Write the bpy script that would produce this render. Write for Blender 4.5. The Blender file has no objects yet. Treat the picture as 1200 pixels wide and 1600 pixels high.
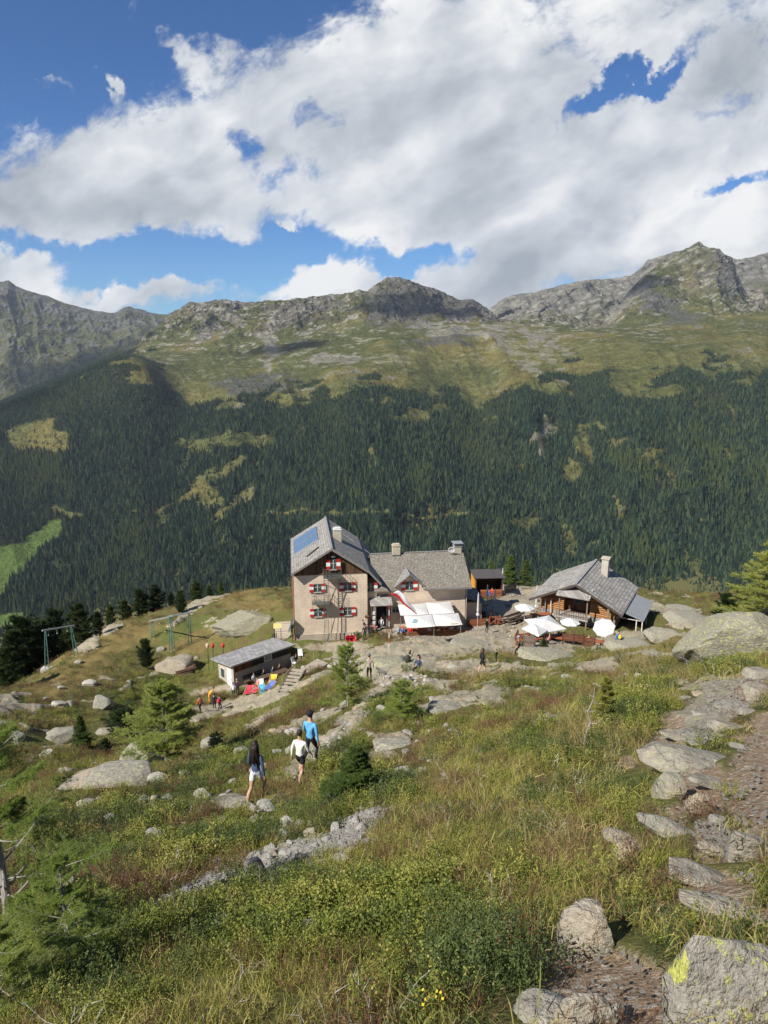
import bpy, bmesh, math, random
import numpy as np
from mathutils import Vector, Matrix
random.seed(7); RNG = np.random.default_rng(7)
R = math.radians
sc = bpy.context.scene
col = sc.collection
# ------------------------------------------------------------------ camera
PITCH = R(14.0); FPX = 1109.0; CP, SP = math.cos(PITCH), math.sin(PITCH)
cam = bpy.data.cameras.new('camera'); cam.sensor_fit = 'HORIZONTAL'; cam.sensor_width = 36.0
cam.lens = FPX / 1200 * 36.0; cam.clip_start = 0.1; cam.clip_end = 60000
camo = bpy.data.objects.new('camera', cam); col.objects.link(camo)
camo.location = (0, 0, 0); camo.rotation_euler = (R(90) - PITCH, 0, 0)
sc.camera = camo
def at(px, py, D):
    a = (px - 600) / FPX; b = (py - 800) / FPX
    return Vector((a * D, D * (CP - b * SP), D * (-SP - b * CP)))
def at_np(px, py, D):
    a = (px - 600) / FPX; b = (py - 800) / FPX
    return np.stack([a * D, D * (CP - b * SP), D * (-SP - b * CP)], -1)
def proj(P):
    x, y, z = P[..., 0], P[..., 1], P[..., 2]
    D = y * CP - z * SP; v = -(y * SP + z * CP)
    D = np.maximum(D, .05)
    return 600 + x / D * FPX, 800 + v / D * FPX, D
# ------------------------------------------------------------------ node helper
class NB:
    def __init__(s, tree): s.t = tree; s.n = tree.nodes; s.l = tree.links
    def node(s, t, **k):
        n = s.n.new(t)
        for a, b in k.items(): setattr(n, a, b)
        return n
    def put(s, sock, v):
        if v is None: return
        if isinstance(v, bpy.types.NodeSocket): s.l.new(v, sock)
        elif isinstance(v, (tuple, list)) and len(v) == 3 and sock.type == 'RGBA': sock.default_value = (*v, 1)
        else: sock.default_value = v
    def m(s, op, a, b=None, c=None, clamp=False):
        n = s.node('ShaderNodeMath', operation=op, use_clamp=clamp)
        for i, v in enumerate((a, b, c)):
            if v is not None: s.put(n.inputs[i], v)
        return n.outputs[0]
    def vm(s, op, a, b=None, sc=None):
        n = s.node('ShaderNodeVectorMath', operation=op); s.put(n.inputs[0], a)
        if b is not None: s.put(n.inputs[1], b)
        if sc is not None: s.put(n.inputs['Scale'], sc)
        return n.outputs[1] if op in ('LENGTH', 'DOT_PRODUCT') else n.outputs[0]
    def noise(s, vec, scale, detail=4, rough=.55, dist=0, out=0):
        n = s.node('ShaderNodeTexNoise'); s.put(n.inputs['Vector'], vec)
        n.inputs['Scale'].default_value = scale; n.inputs['Detail'].default_value = detail
        n.inputs['Roughness'].default_value = rough; n.inputs['Distortion'].default_value = dist
        return n.outputs[out]
    def voro(s, vec, scale, feat='F1', out=0):
        n = s.node('ShaderNodeTexVoronoi', feature=feat); s.put(n.inputs['Vector'], vec)
        n.inputs['Scale'].default_value = scale
        return n.outputs[out]
    def mix(s, f, a, b, mode='MIX'):
        n = s.node('ShaderNodeMix', data_type='RGBA', blend_type=mode)
        s.put(n.inputs[0], f); s.put(n.inputs[6], a); s.put(n.inputs[7], b)
        return n.outputs[2]
    def ss(s, v, a, b, lo=0.0, hi=1.0):
        n = s.node('ShaderNodeMapRange', interpolation_type='SMOOTHSTEP')
        for i, x in enumerate((v, a, b, lo, hi)): s.put(n.inputs[i], x)
        return n.outputs[0]
    def ramp(s, v, stops):
        n = s.node('ShaderNodeValToRGB'); s.put(n.inputs[0], v); e = n.color_ramp.elements
        while len(e) < len(stops): e.new(.5)
        for i, (p, c) in enumerate(stops): e[i].position = p; e[i].color = (*c, 1)
        return n.outputs[0]
    def attr(s, name, out='Fac'): return s.node('ShaderNodeAttribute', attribute_name=name).outputs[out]
    def sep(s, v):
        n = s.node('ShaderNodeSeparateXYZ'); s.put(n.inputs[0], v); return n.outputs
    def comb(s, x, y, z):
        n = s.node('ShaderNodeCombineXYZ')
        for i, v in enumerate((x, y, z)): s.put(n.inputs[i], v)
        return n.outputs[0]
    def bump(s, h, strength=.5, dist=.05, normal=None):
        n = s.node('ShaderNodeBump'); s.put(n.inputs['Height'], h)
        n.inputs['Strength'].default_value = strength; n.inputs['Distance'].default_value = dist
        if normal is not None: s.put(n.inputs['Normal'], normal)
        return n.outputs[0]
    @property
    def obj(s): return s.node('ShaderNodeTexCoord').outputs['Object']
    @property
    def pos(s): return s.node('ShaderNodeNewGeometry').outputs['Position']
    @property
    def rnd(s): return s.node('ShaderNodeObjectInfo').outputs['Random']
MATS = {}
def mat(name, fn=None, color=(.5, .5, .5), rough=.8, metal=0.0, spec=.3):
    if name in MATS: return MATS[name]
    m = bpy.data.materials.new(name); m.use_nodes = True
    nb = NB(m.node_tree); b = m.node_tree.nodes['Principled BSDF']
    b.inputs['Roughness'].default_value = rough; b.inputs['Metallic'].default_value = metal
    b.inputs['Specular IOR Level'].default_value = spec
    if fn: fn(nb, b)
    else:
        c = nb.noise(nb.obj, 6, 4, .6)
        f = nb.ss(c, .3, .7)
        nb.put(b.inputs['Base Color'], nb.mix(f, tuple(x * .82 for x in color), tuple(min(1, x * 1.12) for x in color)))
    MATS[name] = m
    return m
# ------------------------------------------------------------------ sun and sky
sc.view_settings.view_transform = 'Standard'; sc.view_settings.look = 'None'
sc.view_settings.exposure = 0.55; sc.view_settings.gamma = 1.0
SUN_EL = R(43); SUNV = Vector((-.78, -.62, 0)).normalized() * math.cos(SUN_EL); SUNV.z = math.sin(SUN_EL)
sl = bpy.data.lights.new('sun', 'SUN'); sl.energy = 5.0; sl.angle = R(.53); sl.color = (1, .955, .88)
so = bpy.data.objects.new('sun', sl); col.objects.link(so)
so.rotation_euler = SUNV.to_track_quat('Z', 'Y').to_euler()
w = bpy.data.worlds.new('World'); sc.world = w; w.use_nodes = True
def build_world():
    nb = NB(w.node_tree); bg = w.node_tree.nodes['Background']; bg.inputs[1].default_value = 1.0
    sky = nb.node('ShaderNodeTexSky', sky_type='NISHITA'); sky.sun_disc = False
    sky.sun_elevation = SUN_EL; sky.sun_rotation = math.atan2(SUNV.x, SUNV.y)
    sky.altitude = 2400; sky.air_density = 1.0; sky.dust_density = .25; sky.ozone_density = 2.0
    skyc = nb.mix(1.0, sky.outputs[0], SKY_GAIN, 'MULTIPLY')
    d = nb.node('ShaderNodeTexCoord').outputs['Generated']
    x, y, z = nb.sep(d)
    yy = nb.m('MAXIMUM', nb.m('ABSOLUTE', y), .08)
    u = nb.m('DIVIDE', x, yy); v = nb.m('DIVIDE', z, yy)
    def gauss(px, py, rx, ry, ang):
        P = at(px, py, 1.0); u0 = P.x / P.y; v0 = P.z / P.y; sx = rx / FPX; sy = ry / FPX; a = R(ang)
        du = nb.m('SUBTRACT', u, u0); dv = nb.m('SUBTRACT', v, v0)
        e1 = nb.m('ADD', nb.m('MULTIPLY', du, math.cos(a) / sx), nb.m('MULTIPLY', dv, math.sin(a) / sx))
        e2 = nb.m('ADD', nb.m('MULTIPLY', du, -math.sin(a) / sy), nb.m('MULTIPLY', dv, math.cos(a) / sy))
        return nb.m('POWER', 2.718, nb.m('MULTIPLY', nb.m('ADD', nb.m('POWER', e1, 2), nb.m('POWER', e2, 2)), -1.0))
    gw = nb.node('ShaderNodeTexNoise'); nb.put(gw.inputs['Vector'], nb.comb(u, 0.0, v)); gw.inputs['Scale'].default_value = 7; gw.inputs['Detail'].default_value = 7; gw.inputs['Roughness'].default_value = .62
    gx, gy, gz = nb.sep(gw.outputs['Color']); u0_, v0_ = u, v
    u = nb.m('MULTIPLY_ADD', nb.m('SUBTRACT', gx, .5), .26, u0_); v = nb.m('MULTIPLY_ADD', nb.m('SUBTRACT', gy, .5), .15, v0_)
    cov = None
    for (px, py, rx, ry, ang, amp) in CLOUD_BLOBS:
        rr = gauss(px, py, rx, ry, ang)
        cov = nb.m('MULTIPLY', rr, amp) if cov is None else nb.m('MULTIPLY_ADD', rr, amp, cov)
    u, v = u0_, v0_
    cov = nb.m('SUBTRACT', cov, nb.m('MULTIPLY', nb.m('MAXIMUM', nb.ss(z, .42, .65), nb.ss(nb.m('MULTIPLY', y, -1.0), -.45, -.1)), .45))
    # cloud-layer coordinates, drawn out along the wind (rising to the right)
    a = R(24)
    q = nb.comb(nb.m('ADD', nb.m('MULTIPLY', u, 1.15 * math.cos(a)), nb.m('MULTIPLY', v, 1.15 * math.sin(a))), 0.0,
                nb.m('ADD', nb.m('MULTIPLY', u, -1.9 * math.sin(a)), nb.m('MULTIPLY', v, 1.9 * math.cos(a))))
    q = nb.vm('ADD', q, nb.comb(0.0, nb.m('MULTIPLY', y, .3), 0.0))
    wv = nb.node('ShaderNodeTexNoise'); nb.put(wv.inputs['Vector'], q); wv.inputs['Scale'].default_value = 5; wv.inputs['Detail'].default_value = 4
    q2 = nb.vm('ADD', q, nb.vm('SCALE', nb.vm('SUBTRACT', wv.outputs['Color'], (.5, .5, .5)), sc=.13))
    def puff(vec, scale, det):
        n = nb.node('ShaderNodeTexVoronoi', feature='F1', normalize=True); nb.put(n.inputs['Vector'], vec); n.inputs['Scale'].default_value = scale
        n.inputs['Detail'].default_value = det; n.inputs['Roughness'].default_value = .55; return nb.m('SUBTRACT', .5, n.outputs[0])
    big = nb.noise(q2, 3.4, 10, .62); fine = nb.noise(q2, 15, 9, .70); pf = puff(q2, 7.5, 3.0)
    dens = nb.m('ADD', nb.m('MULTIPLY', nb.m('SUBTRACT', big, .5), 2.1), nb.m('MULTIPLY', nb.m('SUBTRACT', fine, .5), 1.0))
    dens = nb.m('ADD', nb.m('ADD', dens, nb.m('MULTIPLY', nb.m('SUBTRACT', pf, .12), .35)), cov)
    alpha = nb.m('POWER', nb.ss(dens, -.06, .40), 1.1)
    # brightness: each tuft is brighter toward the sun (upper left), thick parts are greyer underneath
    lit = nb.m('SUBTRACT', pf, puff(nb.vm('ADD', q2, (-.022, 0, .034)), 7.5, 2.0))
    lit2 = nb.m('SUBTRACT', nb.noise(q2, 3.4, 5, .55), nb.noise(nb.vm('ADD', q2, (-.05, 0, .09)), 3.4, 5, .55))
    mid = nb.noise(nb.vm('ADD', q2, (4.1, 1.7, 2.2)), 2.6, 6, .58)
    thick = nb.ss(dens, .25, 1.3)
    br = nb.m('ADD', nb.m('MULTIPLY', lit, .75), nb.m('MULTIPLY', lit2, 1.5))
    br = nb.m('ADD', br, nb.m('MULTIPLY', nb.m('SUBTRACT', mid, .5), 1.7))
    br = nb.m('ADD', nb.m('ADD', br, .64), nb.m('MULTIPLY', nb.m('SUBTRACT', fine, .5), .45))
    br = nb.m('SUBTRACT', br, nb.m('MULTIPLY', thick, .20))
    for (px, py, rx, ry, ang, amp) in CLOUD_LIGHT:
        br = nb.m('MULTIPLY_ADD', gauss(px, py, rx, ry, ang), amp, br)
    cc = nb.ramp(br, [(.10, (.27, .295, .33)), (.38, (.37, .395, .43)), (.62, (.49, .51, .54)), (.92, (.67, .67, .665))])
    outc = nb.mix(nb.m('MULTIPLY', alpha, .98), skyc, cc)
    lo = nb.ss(z, -.06, .0)
    outc = nb.mix(lo, (.10, .13, .10), outc)
    nb.put(bg.inputs[0], outc)
SKY_GAIN = (.031, .053, .077)
# (px, py, rx, ry, angle, amplitude): where the cloud deck is thick (+) or open (-)
CLOUD_BLOBS = [
    (880, 180, 460, 190, 14, .62), (540, 110, 240, 80, 26, .42), (60, 262, 160, 80, -4, .62), (265, 275, 130, 75, 0, .80),
    (30, 430, 100, 48, -8, .75), (120, 50, 330, 95, 20, -1.0), (310, 415, 210, 34, 4, -.85), (80, 380, 130, 12, 0, -.5),
    (655, 408, 85, 22, -6, -.95), (560, 395, 130, 34, 8, -.55), (840, 300, 90, 22, 26, -.3), (40, 325, 150, 34, 0, .5), (470, 350, 70, 26, 0, -.5), (985, 118, 110, 13, 32, -.95), (362, 222, 40, 34, 0, -.8), (500, 160, 46, 22, 0, -.42),
    (440, 262, 50, 24, 20, -.45), (1150, 300, 80, 12, 14, -.75), (520, 418, 62, 24, 16, .75), (230, 468, 90, 14, 4, .62), (425, 445, 50, 18, 20, .4), (155, 118, 18, 26, 0, 1.0),
    (280, 62, 60, 26, -35, .75), (90, 140, 40, 12, -25, .6), (200, 8, 50, 12, 10, .6), (450, 347, 16, 10, 0, .8), (640, 330, 140, 40, 0, .50), (1000, 360, 320, 80, 10, .45), (1130, 160, 50, 20, 0, -.2)]
CLOUD_LIGHT = [(240, 262, 80, 52, 10, .26), (290, 335, 130, 20, 0, -.20), (700, 285, 130, 36, 20, -.20), (740, 185, 110, 22, 24, .16), (60, 200, 60, 36, 0, .12), (130, 330, 130, 20, 0, -.12), (1040, 245, 60, 18, 0, -.20),
    (800, 100, 240, 50, 14, -.08), (850, 395, 120, 14, 10, -.10), (60, 405, 60, 26, 0, .14), (820, 330, 110, 16, 28, .16), (600, 60, 140, 50, 0, .08)]
build_world()
cy = sc.cycles
cy.max_bounces = 5; cy.diffuse_bounces = 2; cy.glossy_bounces = 2; cy.transparent_max_bounces = 24; cy.volume_bounces = 0
cy.caustics_reflective = False; cy.caustics_refractive = False
cy.use_denoising = True
cy.sample_clamp_indirect = 4
# ------------------------------------------------------------------ object helpers
def tag(o, label=None, cat=None, group=None, kind=None):
    if label: o['label'] = label
    if cat: o['category'] = cat
    if group: o['group'] = group
    if kind: o['kind'] = kind
    return o
def empty(name, loc, rz=0.0, parent=None):
    o = bpy.data.objects.new(name, None); col.objects.link(o); o.location = loc; o.rotation_euler = (0, 0, rz)
    o.empty_display_size = .2
    if parent: o.parent = parent
    return o
def np_mesh(name, verts, faces, nper=None, smooth=False):
    me = bpy.data.meshes.new(name)
    verts = np.asarray(verts, np.float32); faces = np.asarray(faces, np.int32)
    me.vertices.add(len(verts)); me.vertices.foreach_set('co', verts.ravel())
    k = faces.shape[1]; nf = len(faces)
    me.loops.add(nf * k); me.loops.foreach_set('vertex_index', faces.ravel())
    me.polygons.add(nf); me.polygons.foreach_set('loop_start', np.arange(nf, dtype=np.int32) * k)
    me.polygons.foreach_set('use_smooth', np.full(nf, smooth))
    me.update(calc_edges=True)
    return me
def fattr(me, name, arr):
    a = me.attributes.new(name, 'FLOAT', 'POINT'); a.data.foreach_set('value', np.asarray(arr, np.float32).ravel())
def cattr(me, name, arr):
    a = me.attributes.new(name, 'FLOAT_VECTOR', 'POINT'); a.data.foreach_set('vector', np.asarray(arr, np.float32).ravel())
def link(name, me, m=None, parent=None):
    o = bpy.data.objects.new(name, me); col.objects.link(o)
    if m is not None:
        for mm in (m if isinstance(m, (list, tuple)) else [m]): me.materials.append(mm)
    if parent: o.parent = parent
    return o
def sstep(a, b, x):
    t = np.clip((x - a) / (b - a), 0, 1); return t * t * (3 - 2 * t)
# ------------------------------------------------------------------ numpy noise
def _h(ix, iy, iz, seed):
    n = (ix * 374761393 + iy * 668265263 + iz * 2147483647 + seed * 974634777) & 0xffffffff
    n = ((n ^ (n >> 13)) * 1274126177) & 0xffffffff
    n = ((n ^ (n >> 16)) * 2246822519) & 0xffffffff
    return ((n ^ (n >> 15)) & 0xffffff) / 0xffffff
def vnoise(x, y, seed=0):
    ix = np.floor(x).astype(np.int64); iy = np.floor(y).astype(np.int64)
    fx = x - ix; fy = y - iy
    ux = fx ** 3 * (fx * (fx * 6 - 15) + 10); uy = fy ** 3 * (fy * (fy * 6 - 15) + 10)
    z = np.int64(0)
    a = _h(ix, iy, z, seed); b = _h(ix + 1, iy, z, seed); c = _h(ix, iy + 1, z, seed); d = _h(ix + 1, iy + 1, z, seed)
    return (a + (b - a) * ux + (c - a) * uy + (a - b - c + d) * ux * uy) * 2 - 1
def fbm(x, y, oct=5, seed=0, gain=.5, lac=2.03):
    s = 0; a = 1; t = 0
    for i in range(oct):
        c, sn = math.cos(i * 1.1 + .4), math.sin(i * 1.1 + .4)
        s = s + a * vnoise(x * c - y * sn, x * sn + y * c, seed + i * 17); t += a; a *= gain; x = x * lac; y = y * lac
    return s / t
def ridged(x, y, oct=5, seed=0, gain=.55):
    s = 0; a = 1; t = 0; wgt = 1.0
    for i in range(oct):
        c, sn = math.cos(i * 1.3 + .2), math.sin(i * 1.3 + .2)
        n = 1 - np.abs(vnoise(x * c - y * sn, x * sn + y * c, seed + i * 31)); n = n * n
        s = s + a * n * wgt; wgt = np.clip(n * 1.6, 0, 1); t += a; a *= gain; x = x * 2.07; y = y * 2.07
    return s / t
# ------------------------------------------------------------------ the slope in front: a height field through known ground points
GP = [(600,1600,2.3),(1000,1600,1.95),(1200,1600,1.85),(300,1600,2.9),(0,1600,3.7),(-300,1600,4.6),(1500,1600,1.8),
 (920,1470,3.0),(1180,1400,3.2),(1180,1250,5.2),(1150,1150,8),(1190,1060,14),(1400,1300,4.2),(1500,1100,11),
 (600,1400,5.4),(300,1400,8),(0,1400,9.5),(-300,1400,11),(600,1300,9.5),(400,1300,13),(200,1300,16),(0,1300,17),(-300,1300,20),
 (900,1250,7),(800,1200,11),(480,1195,22.5),(402,1245,19),(600,1150,25),(700,1100,31),(900,1100,22),(1000,1050,30),(1150,1030,26),
 (576,1056,43),(755,1045,44),(809,1033,54),(655,1046,46),(200,1200,33),(0,1200,38),(-300,1200,42),(200,1100,66),(340,1116,68),(366,1074,72),
 (330,1066,74),(462,1005,80),(520,1000,80),(600,984,80.5),(700,986,79),(836,1003,69),(900,1001,68),(970,1003,66),(760,962,88),(785,921,103),
 (455,925,104),(400,928,107),(330,935,110),(250,962,103),(70,1045,82),(0,1085,74),(150,975,106),(1100,1000,46),(1180,1000,38),(1060,950,84),(1140,962,72),(1300,990,40),
 (1500,1010,36),(250,1040,84),(-300,1100,70),(600,950,92),(700,930,100),(900,930,92),(1010,938,90)]
EXTRA = [(0,-6,.9),(-8,-6,-3.5),(8,-6,2.5),(20,-4,2.5),(-20,-4,-10),(30,20,-6),(-35,25,-27),(-60,60,-52),(70,60,-28),
 (-30,128,-50),(0,128,-50),(30,128,-46),(60,128,-48),(-60,120,-68),(-80,100,-70),(100,120,-50),(55,85,-31),(-44,95,-45),(-50,80,-44)]
_P = np.array([at(*g) for g in GP] + [Vector(e) for e in EXTRA])
def _phi(r2): return .5 * r2 * np.log(np.maximum(r2, 1e-9))
def _fit(P):
    n = len(P); X = P[:, :2]
    K = _phi(((X[:, None] - X[None]) ** 2).sum(-1)) + np.eye(n) * 4.0
    Q = np.hstack([np.ones((n, 1)), X])
    A = np.zeros((n + 3, n + 3)); A[:n, :n] = K; A[:n, n:] = Q; A[n:, :n] = Q.T
    return np.linalg.solve(A, np.concatenate([P[:, 2], np.zeros(3)]))
# fit in a slightly log-compressed plane so that the close points do not ring
def _warp(x, y):
    r = np.sqrt(x * x + (y + 8) ** 2) + 1e-6; s = 20 * np.log1p(r / 12) / r
    return x * s, (y + 8) * s
_W = _P.copy(); _W[:, 0], _W[:, 1] = _warp(_P[:, 0], _P[:, 1])
_K = _fit(_W)
def base_h(x, y):
    x = np.asarray(x, float); y = np.asarray(y, float); sh = x.shape; x = x.ravel(); y = y.ravel()
    u, v = _warp(x, y); out = np.empty_like(u)
    for i in range(0, len(u), 40000):
        a = u[i:i + 40000, None]; b = v[i:i + 40000, None]
        out[i:i + 40000] = _phi((a - _W[:, 0]) ** 2 + (b - _W[:, 1]) ** 2) @ _K[:-3] + _K[-3] + _K[-2] * a[:, 0] + _K[-1] * b[:, 0]
    return out.reshape(sh)
FLATS = []        # (x, y, rx, ry, z): levelled places under the buildings
def blob(px, py, rx, ry, ang, X, Y, k=1.0):
    a = R(ang); dx = X - px; dy = Y - py
    e1 = (dx * math.cos(a) - dy * math.sin(a)) / rx; e2 = (dx * math.sin(a) + dy * math.cos(a)) / ry
    return np.clip(1.5 - np.sqrt(e1 * e1 + e2 * e2), 0, 1) * k
# bare rock ledges, soil and paths, as patches on the ground: (px, py, rx, ry, angle)
ROCK = [(365,972,42,13,10),(300,955,60,5,35),(170,985,20,8,30),(480,1130,60,8,20),(575,1100,70,8,35),(700,1100,60,9,10),(770,1090,22,22,40),(620,1155,60,10,-10),
 (660,1020,120,16,3),(700,1045,90,14,0),(640,985,60,6,0),(870,1010,70,10,8),(960,1000,60,10,8),(1080,975,30,10,0),(190,1205,50,16,30),(130,1215,40,10,25),(420,1090,70,8,20),(470,1072,70,6,25),
 (355,1250,22,6,10),(600,1180,26,5,0),(540,1180,20,8,50),(420,1120,40,5,30),(930,1045,40,6,-5),(1050,1065,20,5,0),(1110,1110,60,40,30),(860,1125,30,6,10),(320,1120,26,6,15),(270,1040,30,12,20),(140,1000,26,12,35),(330,935,40,5,20),(220,945,50,4,30),
 (250,925,60,5,30),(1010,945,40,8,-20),(1060,955,40,6,0),(830,1080,20,4,0),(740,1120,40,4,0),(500,1165,14,10,40),(520,1150,16,6,40),(560,1120,14,6,40),(650,1130,20,5,0),(590,1045,50,8,0)]
SOIL = [(1095,1235,44,44,-30),(1115,1310,50,45,-30),(1140,1400,70,52,-30),(1075,1130,50,26,10),(1050,1275,36,30,-30),(985,1325,34,22,0),(1212,1250,75,150,-10),(1170,1400,30,60,-20),(1150,1090,70,30,30),(1130,1310,50,20,-30),(960,1530,110,52,-15),(900,1570,60,40,0),(980,1190,18,12,0),(1100,1230,40,40,-30),(1035,1170,20,26,0)]
GRAVEL = [(450,1342,85,12,16),(800,950,40,48,-20),(740,1000,130,22,0),(840,915,60,8,-10),(760,975,60,22,-30),(700,1010,120,12,0),(600,1040,60,14,0),(540,1010,60,8,0),(640,1062,90,14,-8),(330,1078,40,6,10),(350,1100,60,6,10),(470,1195,60,16,40),(555,1125,60,8,45),(520,1160,40,9,45),(400,1290,40,8,20),
 (300,1395,60,14,24),(560,1290,52,20,30),(350,1440,60,10,20),(600,1075,36,10,30),(690,1080,60,9,-10),(880,925,90,8,0)]
DRY = [(160,1010,120,26,20),(110,1060,80,20,20),(330,925,110,12,0),(400,945,60,14,0),(700,1035,60,10,0),(1060,1015,90,22,0),(900,1150,80,26,-10),(1050,1210,60,20,-30),(300,1005,60,18,20),(640,1080,60,10,0),(780,1060,80,14,0),(1080,1330,60,20,-10),(860,900,40,8,0),(900,1330,90,40,0),(470,1240,40,20,0),(640,1230,90,22,0),(1020,1050,70,14,0)]
MOSS = [(510,1020,80,14,-20),(300,985,140,18,10),(350,1040,40,10,10),(840,910,50,8,0),(400,1100,80,8,10)]
SHRUB = [(225,1085,60,28,25),(560,1210,90,40,-20),(640,1100,70,26,0),(330,1320,130,28,20),(760,1560,200,60,0),(500,1450,260,60,0),(1120,1040,60,14,0),(360,1190,80,16,15),(630,1060,30,14,0),(820,1075,60,12,0),(1000,1110,80,14,0),(170,1290,140,50,15),(130,1500,160,90,0),(1150,1450,60,24,-30),(650,1440,120,50,0),(880,1170,70,30,0),(480,1260,80,16,10)]
def msum(lst, X, Y):
    s = np.zeros_like(X)
    for b in lst: s = np.maximum(s, blob(*b, X, Y))
    return s
def masks(x, y, z):
    X, Y, D = proj(np.stack([x, y, z], -1)); front = (y > 0.3)
    wob = fbm(x * .9, y * .9, 4, 5) * .5 + fbm(x * 3.1, y * 3.1, 3, 6) * .25
    wo2 = fbm(x * .35 + 4, y * .35, 4, 7) * .9 + fbm(x * 1.9, y * 1.9, 4, 8) * .7
    def f(lst, k=0.0): s_ = msum(lst, X, Y); return sstep(.42 + k, .60 + k, (s_ > 0) * (s_ + wob * .5 + wo2 * .75)) * front
    rock = f(ROCK, .04); soil = f(SOIL, -.12); grav = f(GRAVEL, -.05)
    dry = np.clip(msum(DRY, X, Y) + wob, 0, 1) * front; moss = msum(MOSS, X, Y) * front
    nz = ridged(x * .16 + 3, y * .16 + z * .1, 4, 44)
    rnd = sstep(.60, .70, nz + fbm(x * .8, y * .8, 3, 45) * .22) * sstep(14, 22, D) * sstep(.0, .35, fbm(x * .05 + 9, y * .05, 2, 61) + .22)
    rock = np.maximum(rock, rnd * (1 - np.clip(msum(MOSS, X, Y), 0, 1)))
    inr = 1 - sstep(112, 121, np.hypot(x, y)); rock = rock * inr; grav = grav * inr
    shr = np.clip(msum(SHRUB, X, Y) * 1.2 + wob * .8, 0, 1)
    return rock, soil, grav, dry, moss, shr, X, Y, D
def ground_h(x, y, detail=True):
    x = np.asarray(x, float); y = np.asarray(y, float)
    z = base_h(x, y)
    r = np.sqrt(x * x + y * y)
    # beyond the shoulder the mountainside falls to the valley floor
    drop = np.where(r > 122, (r - 122) * .78, 0)
    zz = np.minimum(z, -35) if np.isscalar(z) else z
    far = sstep(118, 150, r)
    z = z * (1 - far) + np.maximum(z, -62) * far * 1.0 if False else z
    z = np.where(r > 122, np.maximum(-52 - drop, -742) * sstep(122, 150, r) + z.clip(-90, 0) * (1 - sstep(122, 150, r)), z)
    if detail:
        flat = np.ones_like(z)
        for (fx, fy, fr, fz) in FLATS:
            w_ = 1 - sstep(fr * .75, fr * 1.25, np.hypot(x - fx, y - fy)); flat = flat * (1 - w_)
            z = z * (1 - w_) + fz * w_
        amp = np.clip(r * .018, .03, .75) * flat
        z = z + amp * fbm(x * .13, y * .13, 3, 11) * 1.4
        z = z + np.clip(r * .006, .02, .20) * flat * fbm(x * .7, y * .7, 4, 12)
        z = z + np.clip(r * .0015, .012, .05) * flat * fbm(x * 4, y * 4, 3, 13)
    return z
def ray_ground(px, py, d0=1.0, d1=150.0):
    """world point where the sight line through a photo pixel meets the ground"""
    Ds = np.concatenate([np.linspace(d0, 10, 250), np.linspace(10.05, d1, 1600)])
    P = at_np(px, py, Ds)
    g = ground_h(P[:, 0], P[:, 1]); below = np.nonzero(P[:, 2] < g)[0]
    if len(below) == 0: return Vector(P[-1])
    i = below[0]
    if i == 0: return Vector(P[0])
    a = P[i - 1, 2] - g[i - 1]; b = P[i, 2] - g[i]; t = a / (a - b)
    return Vector(P[i - 1] * (1 - t) + P[i] * t)
def on_ground(x, y): return float(ground_h(np.array([x]), np.array([y]))[0])
HO = at(462, 1005, 80.0)           # front-left foot of the mountain hut
def _hf(x, y, r, z): c, s_ = math.cos(R(7.5)), math.sin(R(7.5)); return (HO.x + x * c - y * s_, HO.y + x * s_ + y * c, r, HO.z + z)
FLATS += [_hf(15, 3, 6.5, .70), _hf(10, 3.5, 4.5, .85), _hf(21.5, 3, 4, .35), _hf(4.5, 5, 5.5, .1), _hf(16.5, -1.4, 3.6, .60), _hf(13.2, -1.6, 2.8, .60)]
FLATS += [(20.6, 67.5, 6.5, -28.95), (26.0, 62.8, 3.0, -28.6)]
FLATS += [(-14.0, 69.0, 4.6, -34.75)]
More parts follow.
